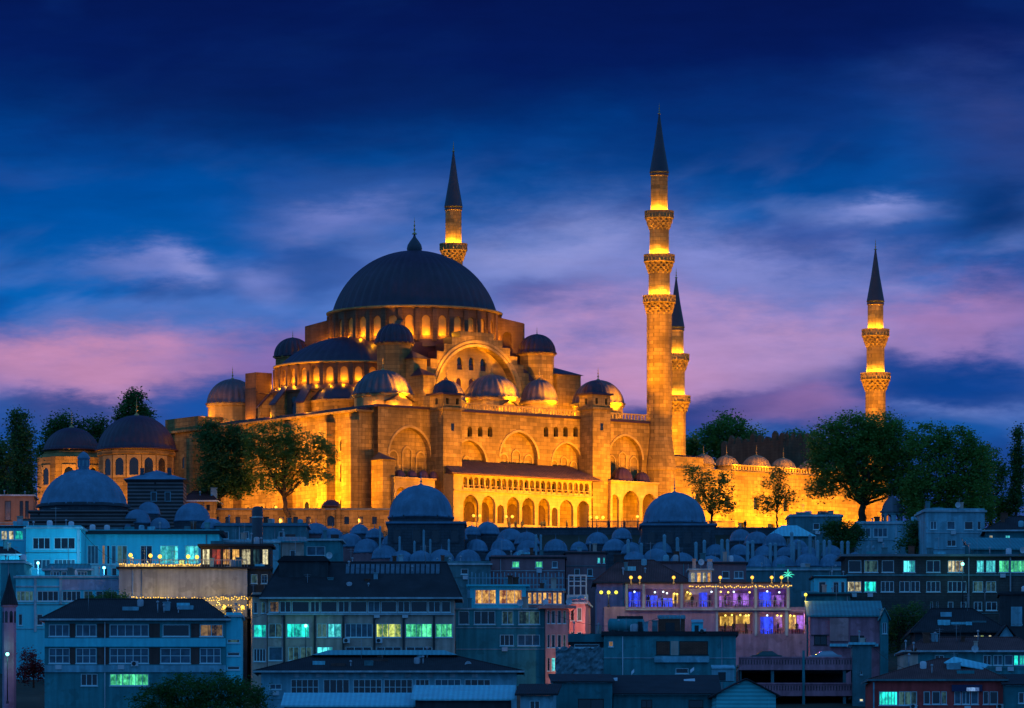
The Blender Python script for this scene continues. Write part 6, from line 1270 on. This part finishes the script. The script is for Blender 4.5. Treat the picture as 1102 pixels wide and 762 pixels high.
# 13 left middle buildings
B = Bld('light blue flat roofed house with two wide windows at the left', 28, 87, 569, 735, 9, W_BLUE, 'house'); B.row(578.5, 591, [(35, 54, 'dark', 3), (58, 81, 'dark', 3)]); B.row(602, 612, [(36, 54, 'curtain', 4), (58, 81, 'curtain', 5)]); B.finish(); B.flat(.2, TRIM, .3); B.band(83, 86, 570, 606, .15, TRIM, 'drain_pipe')
B = Bld('wide light blue building with tall curtained windows behind the lamp lit terrace', 88, 236, 575, 742, 9, W_BLUE, 'house')
B.row(587, 607, [(94, 106, 'curtain', 3), (110, 113, 'dark', 1), (115, 118, 'dark', 1), (120, 125, 'dark', 1), (126, 137, 'dim', 2), (151, 164, 'dark', 2), (172, 192, 'cyan', 3), (199, 214, 'cyan', 3)]); B.row(611, 622, [(100, 105, 'dark', 1), (110, 116, 'dark', 1), (120, 126, 'dark', 1)]); B.finish(); B.flat(.15, R_DARK, .6, .5); B.band(88, 236, 608, 609.5, .12, TRIM, 'ledge')
B = Bld('long white banded building with ribbon windows left of the blank brown wall', 17, 128, 622, 706, 9, W_BLUE, 'office')
B.row(636, 647, [(17.8, 36, 'dim', 4), (40, 63, 'dark', 4), (67, 87, 'dark', 4), (90, 100, 'dark', 2), (103, 126, 'dark', 3)]); B.row(661, 673, [(20, 24, 'dark', 1), (39.5, 46, 'dark', 1)]); B.finish(); B.flat(.1, TRIM, .3); B.band(17, 65, 630.5, 632, .1, TRIM, 'ledge'); B.band(36.6, 39.3, 622, 680, .15, TRIM, 'pier'); B.band(64, 66.5, 622, 650, .15, TRIM, 'pier'); B.band(66.8, 128, 623.5, 635, .06, wallm('mauve_white_render', (0.671, 0.634, 0.805)), 'parapet_panel')
B = Bld('low glazed roof shed with a bright gable end on the white banded building', 48, 98, 614, 712, 5, W_TEAL, 'roof shed', 'roof_shed', zb=zw(624, 712)); B.row(615, 622.5, [(54, 64, 'curtain', 3), (66, 72, 'dark', 1), (80, 94, 'curtain', 4)]); B.finish(); B.hip(607.5, R_TEAL, 52, 95, .3); B.band(98.5, 106, 609, 622.5, .1, R_METAL, 'bright_end')
B = Bld('dark teal corner house under the far left windows', 0, 26, 606, 712, 8, W_TEAL, 'house', ); B.finish(); B.flat(.2, TRIM)
B = Bld('small house with one bright teal room at the left edge', -8, 26, 568, 750, 8, W_BLUE, 'house'); B.row(571, 581, [(1, 8, 'cream', 2), (9, 15, 'cream', 1), (16, 25, 'teal', 2)]); B.finish(); B.flat(.1)
B = Bld('pale banded house with a hipped grey roof at the left edge', -10, 20, 598, 728, 7, W_BLUE, 'house'); B.finish(); B.hip(589, R_TILE, -5, 10, .4)
B = Bld('reddish old house lit by an orange lamp at the left edge', -6, 36, 534, 842, 9, mat('orange_stone', (.36, .24, .16), .9, .25, .6, streak=.4), 'house'); B.row(539, 560, [(5, 12, 'dark', 1), (21, 25, 'dark', 1), (27, 31, 'dark', 1)], fr=FR_D); B.finish(); B.flat(.0, TRIM, .3)
light('POINT', 'street_glow', ((20 - HX) * .145, 836, zw(556, 836)), 420, (1, .36, .05)); light('POINT', 'street_glow', ((2 - HX) * .145, 834, zw(550, 836)), 200, (1, .36, .2))
# red tiled low roofs below the mosque corner
B = Bld('low house with a dark red hip roof below the far corner of the mosque', 198, 232, 540, 846, 7, STONE, 'house'); B.row(543, 549, [(204, 208, 'dark', 1), (214, 218, 'dark', 1), (222, 226, 'dark', 1)], fr=FR_D); B.finish(); B.hip(529, mat('dark_red_tiles', (.16, .035, .03), .8, .3, .7, tiles=('X', 1.3, .5)), 205, 222, .4); B.chim(229, 526, .3, 1.0, PALEREND)

# terrace restaurant with golden lamps
B = Bld('blank grey brown wall block carrying a lamp lit terrace', 128, 266, 612, 702, 9, wallm('grey_brown_render', (0.512, 0.512, 0.512)), 'restaurant', 'terrace_restaurant'); B.finish(); B.flat(0, R_DARK, .35, .25)
rl = MB(); z = B.zt + .25; rl.box(B.w0, B.w1, .1, .18, z + .85, z + .95)
for i in range(46): x = B.w0 + (B.w1 - B.w0) * i / 45; rl.box(x - .03, x + .03, .1, .16, z, z + .85)
rl.build('railing', W_TAN, B.o)
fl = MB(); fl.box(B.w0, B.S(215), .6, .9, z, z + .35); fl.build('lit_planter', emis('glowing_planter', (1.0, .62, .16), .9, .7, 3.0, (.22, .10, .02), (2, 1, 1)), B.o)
C = Bld('glass dining room with a red lit ceiling at the end of the terrace', 216, 291, 588, 706, 7, FR_D, 'dining room', 'glass_dining_room', zb=B.zb + B.zt + .26); C.row(590.5, 608, [(217.5, 226, 'cream', 2), (227.5, 238, 'red', 2), (239.5, 248, 'amber', 2), (249.5, 258, 'amber', 2), (259.5, 270, 'cream', 2), (272, 280, 'dim', 2), (282, 289, 'cream', 1)], fr=FR_D); C.finish(); C.flat(0, R_DARK, .4, .3)
D = Bld('dark narrow house between the terrace wall and the tan office', 267, 292, 613, 703, 8, W_DARK, 'house'); D.row(618, 628, [(270, 277, 'dim', 1), (281, 288, 'dark', 1)]); D.row(642, 655, [(267.5, 270.5, 'amber', 1)]); D.finish(); D.flat(.2)
light('POINT', 'terrace_glow', ((170 - HX) * .122, 698.5, zw(645, 699)), 260, (1, .62, .1)); light('POINT', 'terrace_glow', ((235 - HX) * .122, 698.5, zw(648, 699)), 260, (1, .62, .1))
light('POINT', 'terrace_glow', ((150 - HX) * .122, 704, zw(602, 704)), 160, (1, .62, .1)); light('POINT', 'terrace_glow', ((195 - HX) * .122, 704, zw(602, 704)), 160, (1, .62, .1))
B = Bld('dark lower terrace under the strings of golden bulbs', 140, 266, 666, 697, 7, W_DARK, 'terrace', 'lower_terrace'); B.finish(); B.flat(0, R_DARK)
# rear fill houses behind tan office (left part of the college slope)
B = Bld('pale low building with a long gutter under the college steps', 296, 366, 582, 764, 8, W_TEAL, 'house'); B.row(588, 598, [(304, 312, 'dark', 1), (330, 350, 'curtain', 2)]); B.finish(); B.flat(.1, TRIM, .4)
B = Bld('small cream walled house left of the college steps', 303, 327, 584, 752, 6, W_TAN, 'house'); B.row(592, 600, [(312, 318, 'dark', 1)]); B.finish(); B.shed(579, R_TEAL, .5, .2)
B = Bld('low dark brown wall house beneath the precinct wall', 232, 330, 566, 800, 9, W_GREY, 'house'); B.row(572, 580, [(240, 246, 'dark', 1), (262, 268, 'dark', 1), (300, 306, 'dark', 1)]); B.finish(); B.flat(.2, SLATE, .3)
B = Bld('blue grey low house below the bath domes', 226, 300, 584, 748, 8, W_PALE, 'house'); B.row(589, 599, [(240, 252, 'dark', 2), (262, 276, 'dark', 2)]); B.finish(); B.flat(.2, TRIM, .3)
B = Bld('grey backdrop house row between the tan office and the college', 365, 442, 609, 742, 8, W_DEEP, 'house'); B.finish(); B.flat(.1)
# ================================================================== small things
BULB = emis('warm_bulb', (1.0, .55, .06), 1.9); BULB_O = emis('orange_lamp_globe', (1.0, .46, .03), 1.7); BULB_Y = emis('yellow_lamp_globe', (.95, .85, .06), 1.6); BULB_T = emis('teal_lamp_globe', (.25, 1.0, .8), 3.5)
def street_lamp(label, px, py, Y, h, bulb=BULB_O, heads=1, p=60, col=(1, .42, .05), group=None, r=.26, name='street_lamp'):
    k = Y / FPX; x = (px - HX) * k; z = zw(py, Y); o = empty(name, (x, Y, z - h), 0, label, 'lamp', group)
    b = MB(); b.tube([(0, 0, 0), (0, 0, h - .1)], [.09, .05], 6); b.lathe([(.16, 0), (.16, .25), (.09, .4)], 8)
    sp = [0] if heads == 1 else [(i - (heads - 1) / 2) * 1.0 for i in range(heads)]
    if heads > 1: b.tube([(sp[0], 0, h - .3), (sp[-1], 0, h - .3)], .04, 5); [b.tube([(s, 0, h - .3), (s, 0, h - .15)], .04, 5) for s in sp]
    b.build('pole', LEAD_CONE, o)
    for s in sp: g = MB(); g.ball((s, 0, h), r, 10); g.build('globe', bulb, o)
    if p: light('POINT', 'lamp_light', (0, -.6, h), p, col, .2, o)
    return o
YL = 852
for (px, py, n, lab) in ((289, 550, 1, 'street lamp with a glowing globe left of the thin plane tree trunk'), (297, 546, 1, 'street lamp with a higher globe just left of the leaning tree trunk'), (417, 552, 1, 'bright street lamp at the right end of the precinct wall'), (513, 555, 2, 'twin globe lamp in front of the first big gallery arch'), (548, 556, 2, 'twin globe lamp before the middle of the gallery arcade'), (642, 557, 3, 'triple globe lamp at the foot of the right buttress tower'), (686, 556, 1, 'single globe lamp before the right porch arches')):
    street_lamp(lab, px, py, YL, zw(py, YL) - ground(0, YL), BULB_O, n, 150)
for (px, py, Y, lab, b_, c, h, p) in ((8, 704, 650, 'teal street lamp beside the corner turret', BULB_T, (.2, 1, .8), 6, 60), (329, 673.5, 687, 'bright teal lamp on a pole before the lit office windows', BULB_T, (.2, 1, .8), 7, 60), (1036, 607, 739, 'teal lamp on a pole before the cream lit upper window', BULB_T, (.2, 1, .8), 6, 60), (867, 640, 714, 'yellow lamp at the right end of the restaurant terrace', BULB_Y, (1, .8, .1), 4, 120), (41, 606, 724, 'cyan white street lamp between the light blue houses at the left', emis('cyan_lamp_globe', (.3, .8, 1.0), 2.0), (.10, .58, 1.0), 7, 1500), (112, 611, 728, 'added cyan white street lamp before the tall curtained windows', emis('pale_cyan_lamp_globe', (.3, .8, 1.0), 1.6), (.08, .55, 1.0), 6, 1900)):  # the last lamp is added to brighten the wide light blue building
    if lab: street_lamp(lab, px, py, Y, h, b_, 1, p, c, None, .22)
for i, (px, py) in enumerate(((140.5, 597.5), (162, 598), (172, 599), (202.5, 599), (212, 599.5))):
    lab = ['leftmost round golden lamp on the blank wall terrace', 'second golden lamp from the left on the blank wall terrace', 'third golden lamp from the left on the blank wall terrace', 'fourth golden lamp from the left, near the glass dining room', 'golden lamp right against the glass dining room'][i]
    street_lamp(lab, px, py, 703, 1.6, BULB, 1, 70, (1, .6, .1), 'lamps on the blank wall terrace', .27)
for i, (px, py) in enumerate(((190.5, 653.5), (241.5, 653.5), (261, 653.5))):
    lab = ['golden flood lamp at the left of the lower terrace', 'golden flood lamp in the middle right of the lower terrace', 'golden flood lamp at the right end of the lower terrace'][i]
    street_lamp(lab, px, py, 695, 1.8, BULB, 1, 120, (1, .6, .1), 'lamps on the lower terrace', .27)
for i, (px, lab) in enumerate(((679, 'orange lamp leftmost above the restaurant roof'), (688.5, 'orange lamp second from left above the restaurant roof'), (725, 'orange lamp under the hip roof edge above the bays'), (775, 'yellow orange lamp below the small rose house'), (809.5, 'orange lamp right of the small rose house'), (830.5, 'orange lamp left of the green light palm'), (841, 'orange lamp closest under the green light palm'))):
    street_lamp(lab, px, 621.5, 713, 1.0, BULB_O, 1, 140, (1, .5, .06), 'lamps along the restaurant roof', .23)
street_lamp('triple yellow globe lamp on the left terrace of the lit restaurant', 655, 637.5, 716, 2.0, BULB_Y, 3, 90, (.9, .9, .1), None, .24)
def strings(label, pts, n, sag, Y, bulb=BULB):
    o = empty('string_lights', (0, Y, 0), 0, label, 'string lights'); k = Y / FPX; c = MB(); Q = []
    for (a, za, yb_), (e, ze, yc_) in pts:
        for i in range(n + 1):
            s = i / n; Q.append(((a + (e - a) * s - HX) * k, yb_ + (yc_ - yb_) * s, zw(za + (ze - za) * s, Y) - sag * 4 * s * (1 - s)))
        c.tube(Q[-(n + 1):], .02, 4)
    c.build('cable', W_DARK, o); first = None; rng = random.Random(len(label))
    for i, q in enumerate(Q[:98]):
        if first is None: b = MB(); b.ball((0, 0, 0), .085, 6); first = b.build('bulb', bulb, o, q)
        else: d = first.copy(); COL.objects.link(d); d.parent = o; d.location = Vector(q) + Vector((rng.uniform(-.1, .1), 0, rng.uniform(-.12, .12)))
strings('upper string of golden bulbs under the blank terrace wall', [((142, 642.5, 0), (266, 642.5, 0)), ((146, 645, -1), (266, 644.5, -1))], 44, .15, 701)
strings('lower string of golden bulbs over the dark terrace', [((141, 648, 0), (266, 651, 0)), ((160, 652, -1), (264, 656, -1)), ((200, 658, -2), (262, 660, -2))], 30, .3, 699)
strings('string of small warm bulbs along the restaurant roof edge', [((742, 631, 0), (852, 630.5, 0))], 50, .1, 716.5)
strings('row of warm bulbs along the glowing terrace planter', [((129, 607, 0), (216, 608, 0))], 40, .06, 701)
# green light palm
def led_palm():
    Y = 714; k = Y / FPX; o = empty('light_palm', ((848 - HX) * k, Y, zw(628, Y)), 0, 'glowing teal green palm shaped light on the restaurant roof', 'light palm'); b = MB(); b.tube([(0, 0, 0), (0, 0, 1.0)], .05, 6); b.build('stem', STEEL, o)
    G_ = emis('neon_green', (.05, .85, .55), 1.3)
    for i, (dx, dz) in enumerate(((-.8, .05), (-.55, .45), (0, .9), (.5, .5), (.85, .15), (.6, -.15), (-.6, -.2))):
        q = MB(); q.tube([(0, 0, 1.0), (dx * .5, -.1 + .07 * i, 1.0 + dz * .75 + .15), (dx, -.2 + .1 * i, 1.0 + dz)], [.05, .06, .02], 5); q.build('frond', G_, o)
    light('POINT', 'neon_light', (0, -.7, 1.3), 40, (.1, 1, .6), .2, o)
led_palm()
# corner turret at far left
def turret():
    Y = 652; k = Y / FPX; x = (10 - HX) * k; g = ground(x, Y) - 2; o = empty('corner_turret', (x, Y, 0), 0, 'slim corner turret with a steep pointed dark spire at the left edge', 'turret'); r = 8.2 * k; z = zw(651, Y); b = MB()
    b.lathe([(r * .9, g), (r * .9, z - .3), (r * 1.1, z - .2), (r * 1.1, z)], 8, (0, 0), 0, False); b.build('wall', W_MAUVE, o); s = MB(); s.lathe([(r * 1.2, z - .05), (r * 1.15, z + .15), (r * .55, z + 1.9), (.04, zw(617, Y))], 8, (0, 0), 0, False); s.build('spire', R_TILE, o)
    for i in range(8):
        a = 2 * PI * (i + .5) / 8; n = Vector((math.cos(a), math.sin(a), 0)); tn = Vector((-n.y, n.x, 0)); ap = r * .9 * math.cos(PI / 8); q = MB(); h = arch(-.2, .2, z - 2.2, z - 1.0, .25, 4); q.infill(h, lambda s_, t, d: tuple(n * (ap + .02) + tn * s_ + Vector((0, 0, t))), 0); q.build('window', GLASS, o)
turret()
light('POINT', 'street_glow', ((30 - HX) * .113, 645, zw(700, 645)), 220, (1, .25, .3))
# cars on the deck
def car(label, px, Y, z, rz, paint, group='cars on the parking deck'):
    o = empty('parked_car', ((px - HX) / FPX * Y, Y, z), rz, label, 'car', group); L, Wd = 4.1, 1.7
    prof = [(-2.05, .35), (-2.05, .75), (-1.9, .88), (-1.2, .95), (-.55, 1.42), (.75, 1.45), (1.45, .98), (1.95, .9), (2.05, .7), (2.05, .35)]
    b = MB(); n = len(prof); vs = []
    for s, y in ((.86, -Wd / 2), (1.0, -Wd / 2 + .1), (1.0, Wd / 2 - .1), (.86, Wd / 2)): vs += [(x * (.985 if s < 1 else 1), y + (0 if zv < 1 else (.16 if y < 0 else -.16)), zv) for x, zv in prof]
    b.add(vs, [(r_ * n + i, r_ * n + (i + 1) % n, (r_ + 1) * n + (i + 1) % n, (r_ + 1) * n + i) for r_ in range(3) for i in range(n)] + [tuple(range(n)), tuple(range(4 * n - 1, 3 * n - 1, -1))]); b.build('body', paint, o)
    for sy in (-1, 1):
        q = MB(); y = sy * (Wd / 2 - .10); q.add([(-1.0, y, 1.0), (1.25, y, 1.0), (.7, y * .91, 1.38), (-.5, y * .91, 1.36)], [(0, 1, 2, 3)]); q.v = [(x, yy + sy * .035, z_) for x, yy, z_ in q.v]; q.build('side_window', GLASS, o)
        for sx in (-1.25, 1.3):
            w = MB(); w.lathe([(.01, -.1), (.3, -.1), (.32, -.06), (.32, .06), (.3, .1), (.01, .1)], 14); w.v = [(x + sx, z_ + sy * (Wd / 2 - .08), y_ + .32) for x, y_, z_ in w.v]; wo = w.build('wheel', mat_tyre, o)
        h = MB(); h.box(2.0, 2.07, sy * .55 - .15, sy * .55 + .15, .62, .76); h.build('headlight', PVC, o)
    q = MB(); q.add([(-1.22, -.62, .98), (-1.22, .62, .98), (-.6, .55, 1.40), (-.6, -.55, 1.40)], [(0, 1, 2, 3)]); q.v = [(x - .02, y, z_ + .02) for x, y, z_ in q.v]; q.build('windscreen', GLASS, o)
    return o
mat_tyre = mat('tyre_rubber', (.02, .02, .02), .8, .1, 3.)
gz = G.zb + G.Z(721) + .255
zroof = G.zb + G.Z(707) - .62
# top deck floor for the cars
td = MB(); td.box(G.w0 + .2, G.w1, .27, G.d, G.Z(707) - .9, G.Z(707) - .65); td.build('top_floor', W_GREY, G.o)
car('silver car parked on the top of the pink parking deck', 888, G.Y + 1.8, zroof - .02, .12, mat('silver_paint', (.35, .48, .55), .3, .1, .5, spec=.6))
car('dark green covered looking car on top of the pink parking deck', 824, G.Y + 2.0, zroof - .02, .1, mat('dark_green_paint', (.05, .12, .12), .45, .15, .5))
car('white car nosing out of the lower parking level', 892, G.Y + 2.4, G.zb + G.Z(735) - 1.69 + .02 + .0, .2, mat('white_paint', (.5, .6, .62), .4, .1, .5))
# rooftop clutter: satellite dishes, air conditioners, aerials
def dish_proto():
    o = empty('satellite_dish', (0, 0, 0), 0, None, 'satellite dish'); b = MB(); b.lathe([(.01, 0), (.25, .05), (.42, .14), (.44, .15)], 14); b.v = [(x, -z * 1.0 - .1, y + .75) for x, y, z in b.v]; b.build('reflector', PVC, o); q = MB(); q.tube([(0, 0, 0), (0, 0, .75)], .035, 6); q.tube([(0, -.1, .6), (0, -.5, .75)], .02, 5); q.build('mast', STEEL, o); return o
def ac_proto():
    o = empty('air_conditioner', (0, 0, 0), 0, None, 'air conditioner'); b = MB(); b.box(-.42, .42, -.3, 0, 0, .6); b.build('casing', PVC, o); q = MB(); q.lathe([(.24, 0), (.24, .03), (.2, .03), (.01, .02)], 14); q.v = [(x - .08, -z - .303, y + .3) for x, y, z in q.v]; q.build('fan_grille', W_DARK, o); q = MB(); q.box(-.36, -.32, -.3, -.02, -.12, -.003); q.build('bracket', STEEL, o); q = MB(); q.box(.32, .36, -.3, -.02, -.12, -.003); q.build('bracket', STEEL, o); return o
def aerial_proto():
    o = empty('aerial', (0, 0, 0), 0, None, 'aerial'); b = MB(); b.tube([(0, 0, 0), (0, 0, 2.6)], .03, 5); b.build('mast', STEEL, o); q = MB(); q.tube([(-.7, 0, 2.4), (.7, 0, 2.4)], .02, 4); [q.tube([(x, -.28, 2.4), (x, .28, 2.4)], .015, 4) for x in (-.6, -.35, -.1, .15, .4, .65)]; q.build('antenna', STEEL, o); return o
def place(proto, items, group):
    for i, (px, py, Y, rz, lab) in enumerate(items):
        o = proto if i == 0 else copy_tree(proto); o.location = P(px, py, Y); o.rotation_euler = (0, 0, rz); o['label'] = lab; o['group'] = group
place(dish_proto(), [(754, 611, 726, .3, 'white satellite dish by the yellow lit roof cabin'), (1050, 705, 642, -.4, 'satellite dish on the ridge of the red house'), (503, 722, 650, .4, 'satellite dish on the low blue house roof'), (1100, 598, 741, .3, 'satellite dish on the right end of the long stone building'), (355, 604, 692, -.3, 'satellite dish beside the dark roof shed of the tan office'), (612, 654, 700, .2, 'satellite dish on the salmon house roof'), (560, 655, 699, -.2, 'satellite dish under the amber terrace'), (1030, 549, 792, .4, 'satellite dish on the small white house')], 'satellite dishes on the roofs')
place(ac_proto(), [(373, 692, 689.7, 0, 'air conditioner under the blue curtained office window'), (408, 692, 689.7, 0, 'air conditioner under the lime lit office window'), (983, 763, 639.7, 0, 'air conditioner under the red house windows'), (145, 717, 639.5, 0, 'air conditioner above the green lit room'), (1076, 763, 639.7, 0, 'air conditioner at the right end of the red house'), (756, 682, 652, 0, 'air conditioner by the white roof cabinet')], 'air conditioners')
place(aerial_proto(), [(318, 604, 694, .2, 'thin aerial on the roof shed of the tan office'), (458, 608, 694, -.3, 'thin aerial at the right end of the tan office roof'), (120, 646, 646, .5, 'thin aerial on the long blue office roof'), (900, 650, 706, .1, 'thin aerial on the teal sheet roof'), (700, 604, 734, .4, 'thin aerial on the dark hip roof above the restaurant'), (1010, 598, 748, .2, 'thin aerial on the long stone building'), (60, 566, 738, .3, 'thin aerial on the light blue flat roofed house'), (540, 601, 754, .2, 'thin aerial on the old dark rose house'), (1060, 655, 692, -.2, 'thin aerial over the tiled gables at right')], 'aerials on the roofs')
# tall flue pipe on the terrace at left centre
def flue():
    Y = 742; k = Y / FPX; o = empty('flue_pipe', ((277 - HX) * k, Y, zw(588, Y)), 0, 'thick dark capped flue standing before the precinct wall', 'flue'); b = MB(); h = (588 - 545) * k; b.lathe([(.75, -3), (.75, h - .5), (.62, h - .15), (.3, h), (.02, h + .02)], 14); b.build('pipe', LEAD_CONE, o); q = MB(); q.lathe([(.82, h - 1.6), (.82, h - 1.4)], 14); q.build('collar', STEEL, o)
flue()
# people along the terrace
def person_mesh():
    J = {'pelvis': (0, 0, .95), 'chest': (0, 0, 1.32), 'neck': (0, 0, 1.5), 'head': (0, -.01, 1.6), 'crown': (0, -.01, 1.72), 'sl': (-.17, 0, 1.42), 'sr': (.17, 0, 1.42), 'el': (-.24, .03, 1.15), 'er': (.24, .03, 1.15), 'hl': (-.22, -.08, .9), 'hr': (.22, -.08, .9), 'pl': (-.1, 0, .9), 'pr': (.1, 0, .9), 'kl': (-.11, -.02, .5), 'kr': (.11, -.02, .5), 'fl': (-.12, .02, .07), 'fr': (.12, .02, .07), 'tl': (-.13, -.16, .04), 'tr': (.13, -.16, .04)}
    rad = {'pelvis': .16, 'chest': .17, 'neck': .06, 'head': .1, 'crown': .07, 'sl': .075, 'sr': .075, 'el': .05, 'er': .05, 'hl': .04, 'hr': .04, 'pl': .1, 'pr': .1, 'kl': .07, 'kr': .07, 'fl': .05, 'fr': .05, 'tl': .04, 'tr': .04}
    E = [('pelvis', 'chest'), ('chest', 'neck'), ('neck', 'head'), ('head', 'crown'), ('chest', 'sl'), ('chest', 'sr'), ('sl', 'el'), ('sr', 'er'), ('el', 'hl'), ('er', 'hr'), ('pelvis', 'pl'), ('pelvis', 'pr'), ('pl', 'kl'), ('pr', 'kr'), ('kl', 'fl'), ('kr', 'fr'), ('fl', 'tl'), ('fr', 'tr')]
    ks = list(J); me = bpy.data.meshes.new('person'); me.from_pydata([J[q] for q in ks], [(ks.index(a), ks.index(c)) for a, c in E], []); o = bpy.data.objects.new('person', me); COL.objects.link(o)
    m = o.modifiers.new('skin', 'SKIN'); 
    for i, q in enumerate(ks): me.skin_vertices[0].data[i].radius = (rad[q], rad[q])
    me.skin_vertices[0].data[0].use_root = True; o.modifiers.new('sub', 'SUBSURF').levels = 1; o.modifiers['sub'].render_levels = 1
    dg = bpy.context.evaluated_depsgraph_get(); m2 = bpy.data.meshes.new_from_object(o.evaluated_get(dg)); o.modifiers.clear(); o.data = m2; m2.materials.clear(); m2.materials.append(W_DARK); return o
pp = None
for i, (px, Y, rz, lab) in enumerate(((548, 850, 0, 'person in dark clothes standing before the gallery lamps'), (555, 851, .4, 'person in dark clothes just right of the twin globe lamp'), (562, 850, -.3, 'person in dark clothes left of the middle gallery arches'), (583, 850, .2, 'person of a close pair, the left one, below the gallery'), (586, 851, -.2, 'person of a close pair, the right one, below the gallery'), (610, 850, 1.2, 'person walking alone below the right gallery arches'), (655, 850.5, .3, 'person standing left of the right porch'), (672, 850, -1., 'person before the tall porch arch'), (802, 850, .6, 'person standing between the two sparse courtyard trees'), (866, 849.5, 0, 'person standing at the far right of the courtyard wall'))):
    o = person_mesh() if pp is None else pp.copy()
    if pp is None: pp = o
    else: COL.objects.link(o)
    o.location = ((px - HX) / FPX * Y, Y, ground(0, Y)); o.rotation_euler = (0, 0, rz); o.scale = (1.0 + .03 * (i % 3 - 1),) * 3; tag(o, lab, 'person', 'people on the terrace')
for i, (px, py) in enumerate(((698, 653.2), (713, 653.2), (727, 653.2), (745, 653.2), (764, 653.2), (781, 653.2), (796, 653.2), (835, 653.2), (781, 682.3), (790, 682.3), (803, 682.3), (838, 682.3), (858, 682.3))):
    o = pp.copy(); COL.objects.link(o); o.location = (RB.x + RB.S(px), RB.Y + 1.0 + (i * 37 % 10) * .12, RB.zb + RB.Z(py) + .01); o.rotation_euler = (0, 0, i * 2.1); o.scale = (1, 1, .96 + .02 * (i % 3)); tag(o, 'person in dark clothes among the tables of the glowing restaurant bays', 'person', 'people in the restaurant bays')
def wire(label, a, c, sag):
    p, q = P(*a), P(*c); b = MB(); b.tube([p.lerp(q, i / 14) - Vector((0, 0, sag * 4 * (i / 14) * (1 - i / 14))) for i in range(15)], .028, 4); tag(b.build('overhead_cable', W_DARK), label, 'cable', 'overhead cables')
wire('thin cable sagging from the blue stair pier to the tan office', (258, 664, 640), (300, 648, 689), .8); wire('thin cable between the teal restaurant house and the rusty roof hut', (585, 656, 700), (712, 664, 655), 1.6)
wire('thin cable from the pink three storey house to the tiled gables', (945, 655, 702), (1010, 655, 690), 1.0); wire('thin cable crossing from the light blue flat roofed house to the terrace wall', (86, 569, 735), (130, 606, 703), .7)
wire('thin cable from the long stone building down to the red house ridge', (1042, 600, 741), (1030, 709, 647), .9); wire('thin cable from the parking deck stair tower to the red house', (937, 694, 674), (990, 722, 642), .8)
